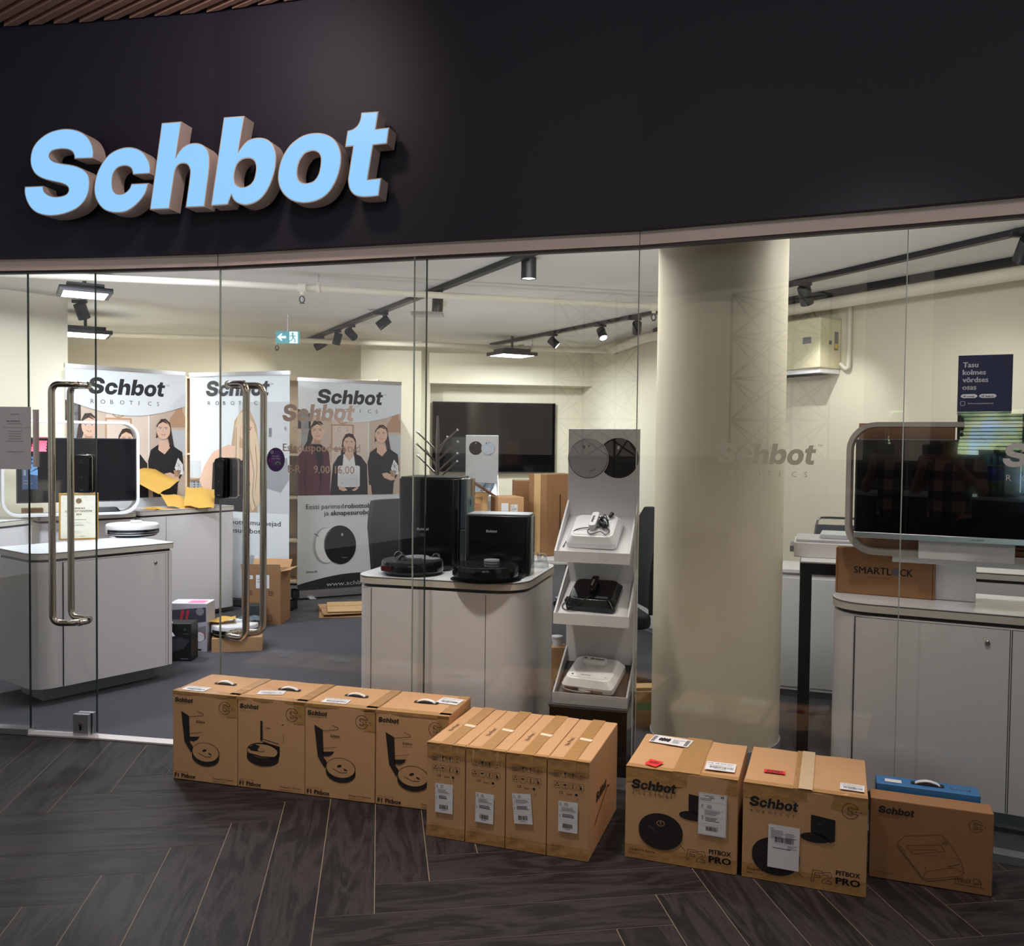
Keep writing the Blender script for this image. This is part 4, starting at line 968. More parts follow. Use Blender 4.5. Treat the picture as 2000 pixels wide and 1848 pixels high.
# certificate
cp_ = G(121, 1056, ZT); cq = G(191, 1052, ZT)
ca = math.atan2(cq.y - cp_.y, cq.x - cp_.x); cw = (cq - cp_).length; ca = math.radians(24)
cw = .225; chh = .298
ce = thing('framed_certificate', 'gold-framed award certificate leaning on the left white cabinet', 'certificate', (cp_.x - .02, cp_.y, ZT + .001), ca)
b = MB(); tl = Matrix.Rotation(math.radians(-9), 4, 'X'); b.M = tl
b.box(0, cw, 0, .012, 0, .010, GOLD); b.box(0, cw, 0, .012, chh - .010, chh, GOLD); b.box(0, .010, 0, .012, .01, chh - .01, GOLD); b.box(cw - .010, cw, 0, .012, .01, chh - .01, GOLD); b.obj('frame', ce, bev=.001)
b = MB(); b.M = tl; b.box(.008, cw - .008, .004, .008, .008, chh - .008, mat('certificate_paper', (232, 228, 208), .5)); b.obj('certificate_sheet', ce, smooth=None)
b = MB(); b.M = tl; b.box(cw * .4, cw * .6, .012, .016, .02, chh * .7, BLKM); b.M = Matrix.Translation((0, .016, 0)) @ Matrix.Rotation(math.radians(18), 4, 'X'); b.M = Matrix.Identity(4)
b.add([(cw * .42, .06, 0), (cw * .58, .06, 0), (cw * .58, .04, chh * .6), (cw * .42, .04, chh * .6)], [(0, 1, 2, 3)], BLKM); b.obj('easel_back', ce, smooth=None)
n_ = tl @ Vector((0, -1, 0)) - tl @ Vector((0, 0, 0))
d = Dec(tl @ Vector((0, .004, 0)), (1, 0, 0), (tl @ Vector((0, 0, 1))), .0006)
CG = mat('certificate_pattern', (206, 210, 200), .6); CI = mat('certificate_brown_ink', (120, 92, 60), .6)
rr = random.Random(5)
for k in range(70): x_, y_ = rr.uniform(.02, cw - .03), rr.uniform(.08, chh - .02); d.rect(x_, y_, x_ + .006, y_ + .004, CG)
d.up().ell(cw * .5, chh * .83, .017, .017, CI).text('ÄRIKAS', cw * .5, chh * .655, .011, CI, .02, align='c', w=.07).text('EESTI ETTEVÕTE', cw * .5, chh * .59, .011, CI, .02, align='c', w=.15).text('2024', cw * .5, chh * .525, .011, CI, .02, align='c')
d.text('SCHBOT ROBOTICS OÜ', cw * .5, chh * .42, .0055, CI, .02, align='c').lines(cw * .3, chh * .36, cw * .4, 2, .012, CG).text('on edukas ettevõte', cw * .5, chh * .30, .005, CI, align='c').lines(cw * .38, chh * .18, cw * .24, 2, .009, CG).text('inforegister', cw * .52, chh * .07, .005, CI, .01, align='l')
d.obj('printed_text', ce, smooth=None)
# robots ---------------------------------------------------------------
def robot(label, c, z, R_, H_, body, topm, ang=0.0, turret=True, bumper=BLK, trim=None, name='robot_vacuum', group=None):
    r = thing(name, label, 'robot vacuum', (c[0], c[1], z + .001), ang, group)
    b = MB(); b.lathe([(R_ * .86, 0), (R_ * .93, .006), (R_ * .95, .012)], BLKM, 48); 
    b.lathe([(R_ * .95, .012), (R_ * .985, .016), (R_, .022), (R_, H_ - .012), (R_ * .985, H_ - .003), (R_ * .95, H_)], body, 48); b.obj('body', r)
    b = MB(); b.lathe([(R_ * .955, H_ - .002), (R_ * .95, H_ + .0015), (R_ * .6, H_ + .003), (.001, H_ + .0035)], topm, 48); o = b.obj('top_cover', r)
    b = MB(); n = 26
    vs, fs = [], []
    for k in range(n + 1):
        a_ = math.radians(-160 + 140 * k / n)
        for rr_, zz_ in ((R_ + .004, .020), (R_ + .004, H_ * .62)): vs.append((rr_ * math.cos(a_), rr_ * math.sin(a_), zz_))
    for k in range(n): fs.append((2 * k, 2 * k + 2, 2 * k + 3, 2 * k + 1))
    b.add(vs, fs, bumper)
    vs2 = [(v[0] * (R_ - .006) / (R_ + .004), v[1] * (R_ - .006) / (R_ + .004), v[2]) for v in vs]
    b.add(vs2, [f[::-1] for f in fs], bumper); b.obj('bumper', r)
    if turret:
        b = MB(); tx, ty = R_ * .15, R_ * .1
        b.lathe([(.037, H_), (.037, H_ + .008), (.034, H_ + .008), (.034, H_ + .013), (.038, H_ + .013), (.036, H_ + .020), (.001, H_ + .021)], body if body is not BLK else GPL, 28, (tx, ty, 0)); b.obj('sensor_turret', r)
    return r
rp = G(255, 1047, ZT)
rv = robot('white robot vacuum with black bumper on the left cabinet beside the certificate', (rp.x, rp.y + .03), ZT, .165, .078, WPL, WPM, math.radians(30))
b = MB(); b.tube([(.168 * math.cos(a_), .168 * math.sin(a_), .030) for a_ in [math.radians(-150 + 120 * k / 20) for k in range(21)]], .003, ALU, 6); b.obj('bumper_strip', rv)

# centre docks and robots, in the cabinet's frame
def dock(label, x, y, w_, d_, h_, group=None, logo_w=.07, logo_h=.42, side=None, bx=0.02):
    P_ = loc(CC, x, y, ZT + .001)
    r = thing('docking_station', label, 'docking station', P_, CCA + .10, group)
    b = MB(); b.prism(rrect(0, w_, .0, d_, [.02, .03, .03, .02], 5), .0, h_, BLK)
    b.obj('tower', r, bev=.004)
    b = MB(); b.prism(rrect(.006, w_ - .006, .006, d_ - .006, [.018, .026, .026, .018], 5), h_, h_ + .008, GPL if h_ < .35 else BLKM); b.obj('lid', r, bev=.002)
    b = MB(); b.prism(rrect(.02, w_ - .02, -.10, .02, [.04, .04, 0, 0], 5), 0, .014, BLKM); b.obj('ramp', r, bev=.002)
    d = Dec((0, 0, 0), (1, 0, 0), (0, 0, 1), .0008); d.logo(w_ * logo_h, h_ * (.42 if h_ > .35 else .72), logo_w, mat('silver_logo_ink', (178, 178, 180), .4)); d.obj('printed_logo', r, smooth=None)
    return r
d1_ = dock('tall black docking station with clear side tank, left on the middle cabinet', .085, .33, .315, .30, .455, logo_w=.064, logo_h=.31)
b = MB(); b.prism(rrect(.317, .348, .03, .27, [.0, .02, .02, .0], 4), .20, .455, mat('smoky_clear_tank', (70, 84, 92), .12)); b.obj('water_tank', d1_, bev=.003)
b = MB(); b.prism(rrect(.317, .347, .02, .28, [0, .01, .01, 0], 3), .0, .198, mat('dark_grey_plastic', (50, 54, 62), .3)); b.obj('side_cover', d1_, bev=.003)
d = Dec((.348, .03, 0), (0, 1, 0), (0, 0, 1), .001); d.rect(.05, .27, .16, .36, mat('teal_label_ink', (56, 110, 124), .4)).up().ell(.10, .33, .02, .02, INK, 14); d.obj('tank_label', d1_, smooth=None)
d2_ = dock('shorter black docking station with a silver logo, right on the middle cabinet', .488, .20, .318, .19, .288, logo_w=.056, logo_h=.32)
b = MB()
for k in range(9): b.box(.3175, .3185, .06, .14, .03 + k * .008, .033 + k * .008, GPL)
b.obj('vent_slots', d2_, smooth=None)
c1 = loc(CC, .235, .155); c2 = loc(CC, .625, .10)
r1 = robot('black robot vacuum with raised grey discs, left one on the middle cabinet', c1, ZT, .152, .066, BLK, BLKM, CCA, turret=False)
b = MB(); b.lathe([(.062, .070), (.062, .076), (.052, .078), (.001, .077)], GPL, 30, (.0, .05, 0)); b.obj('mop_disc', r1); b = MB(); b.lathe([(.045, .070), (.045, .076), (.001, .077)], GPL, 26, (.09, .01, 0)); b.obj('mop_disc', r1)
for px_, py_ in ((-.10, .06), (.105, .04), (-.03, -.06)):
    b = MB(); b.tube(smooth_path([(px_ - .02, py_, .070), (px_ - .008, py_ + .004, .088), (px_ + .012, py_, .088), (px_ + .02, py_ - .01, .071)], 4), .007, BLKM, 8); b.obj('latch_clip', r1)
b = MB(); b.box(-.10, -.05, -.153, -.140, .026, .05, mat('dark_red_window', (70, 20, 18), .2)); b.obj('sensor_window', r1, smooth=None)
r2 = robot('black robot vacuum with laser turret, right one on the middle cabinet', c2, ZT, .155, .070, BLK, BLK, CCA)
pm = thing('docking_mat', 'thin black mat under the right black robot vacuum', 'mat', (c2.x, c2.y, ZT), CCA)
b = MB(); b.lathe([(.168, 0), (.168, .0009), (.001, .001)], BLKM, 40); b.obj('mat_sheet', pm)
pl_ = loc(CC, .79, .56, ZT + .001)
r = thing('plastic_bag', 'crumpled clear plastic bag behind the shorter black dock', 'bag', pl_, 0)
b = MB(); rr = random.Random(3); P_ = {}
for i in range(9):
    for k in range(5): P_[i, k] = (.045 * (1 - k * .12) * math.cos(i * .698) * rr.uniform(.6, 1.25), .05 * (1 - k * .12) * math.sin(i * .698) * rr.uniform(.6, 1.25), .018 * k + (rr.uniform(-.008, .008) if k else 0))
vs = [P_[i, k] for i in range(9) for k in range(5)]
b.add(vs, [(i * 5 + k, ((i + 1) % 9) * 5 + k, ((i + 1) % 9) * 5 + k + 1, i * 5 + k + 1) for i in range(9) for k in range(4)] + [tuple(i * 5 + 4 for i in range(9))], glass_mat('thin_clear_plastic', (.80, .81, .82), 3)); b.obj('film', r, smooth=None)

# tiered display stand --------------------------------------------------
def tray_stand(label, loc_, ang, s=1.0, colour=WPM, trays=((1.155, .99), (.83, .705), (.435, .34)), hgt=1.575, flip=False, dark_last=True):
    r = thing('display_stand', label, 'display stand', loc_, ang)
    W_ = .345 * s
    b = MB(); b.box(0, W_, 0, .03, 0.0, hgt, colour); b.box(0, W_, -.004, 0, .5 * hgt, hgt - .002, colour)
    b.obj('back_panel', r, bev=.002)
    for k, (zb_, zf_) in enumerate(trays):
        f = -.30 * s; m_ = colour if not (dark_last and k == 2) else mat('pale_grey_board', (176, 174, 176), .5)
        b = MB()
        b.add([(0, 0, zb_), (W_, 0, zb_), (W_, f, zf_), (0, f, zf_), (0, 0, zb_ - .012), (W_, 0, zb_ - .012), (W_, f, zf_ - .012), (0, f, zf_ - .012)],
              [(0, 3, 2, 1), (4, 5, 6, 7), (0, 4, 7, 3), (1, 2, 6, 5), (3, 7, 6, 2), (0, 1, 5, 4)], m_ if not (dark_last and k == 2) else BLKM)
        for x_ in (0, W_ - .008):
            b.add([(x_, 0, zb_ + .075), (x_ + .008, 0, zb_ + .075), (x_ + .008, f, zf_ + .022), (x_, f, zf_ + .022), (x_, 0, zb_ - .014), (x_ + .008, 0, zb_ - .014), (x_ + .008, f, zf_ - .028), (x_, f, zf_ - .028)],
                  [(0, 1, 2, 3), (4, 7, 6, 5), (0, 3, 7, 4), (1, 5, 6, 2), (3, 2, 6, 7), (0, 4, 5, 1)], m_)
        b.box(0, W_, f - .006, f, zf_ - .028, zf_ + .022, m_)
        b.obj('tray', r, smooth=None)
    d = Dec((0, -.0045, 0), (1, 0, 0), (0, 0, 1), .001)
    DG = mat('stand_print_grey', (176, 172, 176), .4); DR = mat('stand_print_rim', (232, 228, 226), .5)
    cx0, cx1, cz = (.095 * s, .245 * s, hgt - .145 * s) if not flip else (.115 * s, .225 * s, hgt - .14 * s)
    R1 = .097 * s
    a_ = (cx1, INK, BLK) if not flip else (cx0 - .01 * s, INK, BLK); c_ = (cx0 + .003, DG, DG) if not flip else (cx1 + .012 * s, DG, mat('stand_print_pale_blue', (206, 216, 230), .4))
    if flip: R1 = .072 * s
    a_ = (a_[0], INK, INK)
    d.ell(a_[0], cz + .004, R1 * 1.03, R1 * 1.03, DR, 44).up().ell(a_[0], cz + .004, R1, R1, a_[2], 44).up()
    d.ell(c_[0], cz, R1 * 1.03, R1 * 1.03, DR, 44).up().ell(c_[0], cz, R1, R1, INKG, 44).up().ell(c_[0] - .001, cz + .002, R1 * .97, R1 * .97, c_[2], 44).up()
    d.ell(c_[0] - .02 * s, cz + .055 * s, .005 * s, .011 * s, INKG, 14, .3).ell(c_[0] + .003 * s, cz + .06 * s, .005 * s, .005 * s, INKG, 12).ell(a_[0] + .0, cz + .055 * s, .006 * s, .010 * s, DG, 14, -.3)
    d.logo(c_[0] + .01 * s, cz - .065 * s, .03 * s, INKG, .3)
    d.obj('printed_artwork', r, smooth=None)
    return r
DS = tray_stand('tall grey-white stand with three sloping trays right of the middle cabinet', (.275, 4.30, .006), math.radians(-15))
b = MB(); b.box(-.012, .345, -.31, -.006, 0.0, .300, mat('black_gloss_board', (12, 12, 14), .08)); b.box(-.016, .349, -.316, -.006, .296, .310, mat('dark_grey_board', (74, 72, 74), .3)); b.obj('base_box', DS, bev=.002)
def slope(stand, x, t, k, lift=.004, trays=((1.155, .99), (.83, .705), (.435, .34))):
    zb_, zf_ = trays[k]; p = loc(stand, x, -.30 * t, 0); p.z = zb_ + (zf_ - zb_) * t + lift + stand.location.z; return p
def cleaner(label, stand, x, t, k, body, topm, group, ang=.0, handle_along=True, w_=.235, l_=.215, logo=INK, band=None, hz=.055):
    r = thing('window_cleaning_robot', label, 'window cleaning robot', slope(stand, x, t, k), stand.rotation_euler[2] + ang, group)
    tilt = math.atan2((1.155 - .99, .83 - .705, .435 - .34)[k], .30)
    M_ = Matrix.Rotation(tilt, 4, 'X')
    b = MB(); b.M = M_; base = rrect(-w_ / 2, w_ / 2, -l_ / 2, l_ / 2, .022, 5); b.prism(base, .0, hz * .45, body)
    b.prism(rrect(-w_ / 2, w_ / 2, -l_ / 2, l_ / 2, .022, 5), hz * .45, hz, body, taper=rrect(-w_ / 2 + .018, w_ / 2 - .018, -l_ / 2 + .018, l_ / 2 - .018, .03, 5)); b.obj('body', r, bev=.003)
    b = MB(); b.M = M_; b.prism(rrect(-w_ / 2 + .024, w_ / 2 - .024, -l_ / 2 + .03, l_ / 2 - .024, .03, 5), hz, hz + .002, topm); b.obj('top_panel', r)
    b = MB(); b.M = M_
    if handle_along: b.prism(rrect(-.017, .017, -.05, .065, .014, 4), hz + .012, hz + .036, topm); b.box(-.010, .010, .035, .060, hz, hz + .014, topm); b.box(-.010, .010, -.045, -.025, hz, hz + .014, topm)
    else: b.prism(rrect(-.062, .062, .01, .045, .016, 5), hz + .014, hz + .036, topm); b.box(-.045, .045, .018, .038, hz, hz + .016, topm)
    h = b.obj('carry_handle', r, bev=.003)
    d = Dec(M_ @ Vector((0, 0, hz + .036)), (M_ @ Vector((0, -1, 0))) if handle_along else (1, 0, 0), (M_ @ Vector((1, 0, 0))) if handle_along else M_ @ Vector((0, 1, 0)), .0006)
    if handle_along: d.logo(-.03, -.008, .055, logo)
    else: d.logo(-.018, .020, .068, logo).ell(-.042, .028, .009, .006, INKG, 14)
    d.obj('printed_logo', h, smooth=None)
    return r, M_
wc1, M1 = cleaner('white window cleaning robot with coiled black cable on the top tray', DS, .165, .52, 0, WPL, WPL, None, ang=-.06)
def cable(r, pts, rad=.0028, mt=BLKM, n=8, name='cable'):
    b = MB(); b.tube(smooth_path(pts, n), rad, mt, 7); return b.obj(name, r)
tp = lambda M_, x, y, z: tuple(M_ @ Vector((x, y, z)))
rr = random.Random(12)
P_ = []
for k in range(46):
    a_ = k * .9; P_.append(tp(M1, .045 + .028 * math.cos(a_) * rr.uniform(.5, 1.15), .0 + .045 * math.sin(a_ * .93 + .4) * rr.uniform(.5, 1.1), .064 + rr.uniform(0, .022)))
cable(wc1, P_, .0026, n=4, name='power_cable')
cable(wc1, [tp(M1, *p) for p in ((.03, -.02, .062), (-.03, -.03, .062), (-.075, -.045, .060), (-.10, -.07, .045), (-.125, -.085, .008), (-.13, -.11, .006))], .0022, name='power_cable')
cable(wc1, [tp(M1, *p) for p in ((.03, -.02, .063), (-.02, -.045, .062), (.0, -.08, .062), (.04, -.06, .064), (.07, -.08, .062), (.08, -.045, .063), (.04, -.01, .064))], .002, name='power_cable')
b = MB(); b.tube([tp(M1, .062, .062, .066), tp(M1, .07, .085, .07)], [.008, .010], BLKM, 10); b.obj('plug', wc1)
wc2, M2 = cleaner('black window cleaning robot on the middle tray', DS, .165, .50, 1, BLK, BLK, None, ang=-.06, logo=mat('silver_logo_ink', (178, 178, 180), .4))
cable(wc2, [tp(M2, *p) for p in ((.0, -.06, .06), (-.02, -.09, .058), (-.06, -.105, .03), (-.10, -.115, .006), (-.135, -.09, .006), (-.13, -.04, .006))], .0022, name='power_cable')
b = MB(); b.tube([tp(M2, -.13, -.04, .008), tp(M2, -.125, -.015, .010)], .008, BLKM, 8); b.obj('plug', wc2)
d = Dec(M2 @ Vector((0, 0, .057)), M2 @ Vector((1, 0, 0)), M2 @ Vector((0, 1, 0)), .001); d.text('WindX2', .025, -.070, .009, mat('silver_logo_ink', (1, 1, 1)), .01, w=.055).rect(.022, -.077, .08, -.074, GPL); d.obj('model_print', wc2, smooth=None)
wc3, M3 = cleaner('flat white window cleaning robot with logo handle on the bottom tray', DS, .168, .50, 2, WPL, WPL, None, ang=-.16, handle_along=False, w_=.25, l_=.23, hz=.060)
b = MB(); b.M = M3; b.box(-.105, -.04, -.118, -.110, .006, .022, BLKM); b.box(.0, .08, -.118, -.110, .004, .018, GPL); b.obj('brush_slot', wc3, smooth=None)
d = Dec(M3 @ Vector((0, 0, .0625)), M3 @ Vector((1, 0, 0)), M3 @ Vector((0, 1, 0)), .001); d.ell(-.078, -.068, .006, .004, INK, 12).ell(.082, -.07, .003, .002, INK, 10).lines(-.04, -.066, .08, 1, .01, INKG, .002); d.obj('button_print', wc3, smooth=None)
cable(wc3, [tp(M3, *p) for p in ((-.10, .0, .01), (-.135, -.03, .012), (-.125, -.08, .008), (-.10, -.12, .01), (-.03, -.13, .010), (.02, -.125, .014), (.01, -.118, .010), (-.03, -.122, .014))], .003, mat('grey_cable', (150, 148, 150), .4), name='power_cable')
# ------------------------------------------------------------------ roll-up banners
SKIN = mat('printed_skin', (226, 186, 164), .6); SKIN2 = mat('printed_skin_shade', (196, 146, 124), .6); HAIR = mat('printed_dark_hair', (58, 40, 34), .6)
BLON = mat('printed_blonde_hair', (214, 190, 160), .6); BLON2 = mat('printed_blonde_shade', (186, 156, 124), .6); CLO = mat('printed_black_clothing', (30, 28, 32), .6); BURG = mat('printed_burgundy_jacket', (92, 44, 58), .6); BURG2 = mat('printed_burgundy_dark', (58, 26, 34), .6)
LIPS = mat('printed_lips', (176, 90, 86), .6); BGW = mat('printed_warm_room', (222, 204, 190), .6); BGW2 = mat('printed_beige_wall', (204, 182, 166), .6); BGT = mat('printed_tan', (186, 148, 118), .6)
BGC = mat('printed_cool_room', (198, 200, 204), .6); BGC2 = mat('printed_grey_sofa', (150, 152, 158), .6); BPW = mat('banner_white', (222, 226, 230), .55); SHIRT = mat('printed_white_shirt', (236, 236, 238), .6); TXT = mat('banner_black_ink', (28, 28, 32), .6)
SILV = mat('printed_silver', (176, 178, 184), .5)
def face(d, cx, cy, s, hair, smile=True, turn=0.0):
    """printed head, s = face height"""
    d.ell(cx, cy, s * .37, s * .5, SKIN, 30).up()
    d.poly([(cx + turn * s * .1 + s * .37 * math.cos(a), cy + s * .5 * math.sin(a)) for a in [math.radians(x) for x in range(20, 161, 10)]] + [(cx - s * .34, cy + s * .12), (cx - s * .26, cy + s * .30), (cx - s * .03, cy + s * .43), (cx + s * .24, cy + s * .32), (cx + s * .34, cy + s * .12)], hair)
    for k in (-1, 1):
        ex = cx + k * s * .155 + turn * s * .05
        d.ell(ex, cy + s * .05, s * .062, s * .026, SHIRT, 14).up(.0002).ell(ex, cy + s * .05, s * .026, s * .027, HAIR, 10)
        d.line([(ex - s * .09, cy + s * .125), (ex, cy + s * .155), (ex + s * .09, cy + s * .125)], s * .022, HAIR); d.line([(ex - s * .07, cy + s * .075), (ex, cy + s * .088), (ex + s * .07, cy + s * .07)], s * .014, HAIR)
    d.line([(cx + turn * s * .08, cy + s * .03), (cx + s * .035 + turn * s * .08, cy - s * .10), (cx - s * .03 + turn * s * .08, cy - s * .115)], s * .014, SKIN2)
    m_ = [(cx - s * .13, cy - s * .20), (cx, cy - s * .235 if smile else cy - s * .21), (cx + s * .13, cy - s * .20), (cx + s * .06, cy - s * .285), (cx - s * .06, cy - s * .285)]
    d.poly(m_, LIPS)
    if smile: d.up(.0002).poly([(cx - s * .09, cy - s * .215), (cx, cy - s * .24), (cx + s * .09, cy - s * .215), (cx, cy - s * .265)], SHIRT)
    d.up(.0002)
def team(d):
    """three women in a warm room; photo area u 0..1, v 1.03..2.1"""
    d.rect(0, .985, 1, 1.93, BGW).up(.0002)
    d.rect(0, 1.30, .32, 1.93, BGW2).rect(.67, 1.25, .68, 1.93, SHIRT).rect(.68, .985, 1, 1.93, BGW2).rect(0, 1.62, .12, 1.93, HAIR).rect(.03, 1.45, .10, 1.86, BGC).up(.0002)
    d.rect(.31, 1.42, .53, 1.67, BGT).up(.0002).rect(.325, 1.44, .515, 1.655, BGW).ring(.42, 1.73, .055, .055, .010, BGT).line([(.365, 1.73), (.475, 1.73)], .006, BGT).line([(.42, 1.68), (.42, 1.785)], .006, BGT)
    d.poly([(.91, 1.80), (.97, 1.80), (.975, 1.75), (1.0, 1.70), (1.0, 1.60), (.85, 1.60), (.86, 1.68), (.905, 1.74)], BGT).rect(.86, 1.35, 1, 1.58, BGC).up(.0002)
    # left: burgundy jacket
    d.poly([(.05, 1.44), (.085, 1.50), (.10, 1.60), (.13, 1.66), (.15, 1.70), (.20, 1.705), (.235, 1.67), (.16, 1.60), (.13, 1.50), (.10, 1.42)], HAIR).up(.0002)
    d.poly([(.0, .985), (.0, 1.36), (.06, 1.43), (.13, 1.48), (.22, 1.47), (.29, 1.40), (.31, 1.20), (.30, .985)], BURG).up(.0002)
    d.poly([(.14, 1.47), (.22, 1.46), (.24, 1.32), (.22, 1.10), (.18, 1.30)], CLO).line([(.08, 1.36), (.06, 1.15), (.08, .99)], .010, BURG2).line([(.22, 1.20), (.20, .99)], .008, BURG2).line([(.02, 1.2), (.12, 1.17)], .006, BURG2).poly([(.145, 1.475), (.215, 1.475), (.225, 1.44), (.135, 1.44)], CLO).poly([(.15, 1.56), (.21, 1.56), (.21, 1.47), (.15, 1.475)], SKIN2).up(.0002)
    face(d, .185, 1.595, .165, HAIR, True, -.5)
    # middle
    d.poly([(.40, 1.24), (.405, 1.40), (.42, 1.52), (.45, 1.575), (.485, 1.585), (.52, 1.575), (.55, 1.52), (.555, 1.40), (.575, 1.25), (.55, 1.24), (.525, 1.42), (.445, 1.42), (.43, 1.25)], HAIR).up(.0002)
    d.poly([(.30, .985), (.33, 1.28), (.38, 1.36), (.45, 1.40), (.52, 1.40), (.60, 1.36), (.66, 1.28), (.67, .985)], CLO).up(.0002)
    d.poly([(.43, 1.38), (.53, 1.38), (.55, 1.24), (.42, 1.24)], SHIRT).up(.0002).poly([(.455, 1.45), (.515, 1.45), (.53, 1.37), (.485, 1.31), (.44, 1.37)], SKIN).up(.0002)
    face(d, .485, 1.485, .155, HAIR, True, 0)
    d.poly(rrect(.375, .59, 1.06, 1.27, .02, 4), SHIRT).up(.0002).poly(rrect(.385, .58, 1.07, 1.19, .012, 3), BPW).line([(.40, 1.13), (.55, 1.14), (.56, 1.10)], .003, SILV).ell(.42, 1.10, .005, .005, TXT, 8)
    d.poly([(.38, 1.075), (.44, 1.06), (.47, 1.03), (.43, 1.02), (.39, 1.04)], SKIN).poly([(.51, 1.03), (.56, 1.06), (.58, 1.05), (.54, 1.02)], SKIN).up(.0002)
    # right
    d.poly([(.735, 1.50), (.745, 1.62), (.78, 1.67), (.82, 1.675), (.86, 1.64), (.88, 1.52), (.905, 1.38), (.875, 1.37), (.84, 1.50), (.76, 1.52)], HAIR).up(.0002)
    d.poly([(.68, .985), (.68, 1.10), (.665, 1.30), (.69, 1.40), (.76, 1.45), (.88, 1.44), (.97, 1.38), (.985, 1.22), (.93, 1.10), (.92, .985)], CLO).up(.0002)
    d.poly([(.76, 1.48), (.83, 1.48), (.86, 1.42), (.81, 1.36), (.755, 1.40)], SKIN).poly([(.81, 1.19), (.86, 1.20), (.93, 1.165), (.95, 1.13), (.90, 1.12), (.83, 1.15)], SKIN).poly([(.68, 1.08), (.70, 1.08), (.71, .985), (.67, .985)], SKIN).rect(.70, 1.135, .82, 1.15, TXT).up(.0002)
    face(d, .80, 1.575, .165, HAIR, True, -.3)
    d.poly([(.90, 1.24), (.93, 1.33), (.975, 1.27), (.98, 1.18), (.93, 1.18)], SHIRT).poly([(.89, 1.22), (.96, 1.22), (.94, 1.16), (.90, 1.16)], BGT).line([(.92, 1.29), (.96, 1.23)], .004, TXT).line([(.94, 1.31), (.93, 1.2)], .003, TXT).line([(.91, 1.25), (.97, 1.28)], .003, TXT)
def vac_pic(d, cx, cy):
    d.ell(cx - .10, cy + .0, .115, .175, SILV, 36, .05).up(.0002).ell(cx - .085, cy + .0, .108, .168, SHIRT, 36, .05).up(.0002).line([(cx - .205, cy + .12), (cx - .165, cy + .09)], .006, TXT).line([(cx - .09, cy + .12), (cx - .05, cy + .09)], .006, TXT)
    d.ell(cx + .04, cy, .155, .19, mat('printed_black_gloss', (16, 17, 22), .3), 40, .12).up(.0002).ring(cx + .04, cy, .150, .185, .003, SILV, 2.2, 4.6).ell(cx + .06, cy + .10, .010, .016, SILV, 14).text('Schbot', cx + .06, cy - .13, .012, SILV)
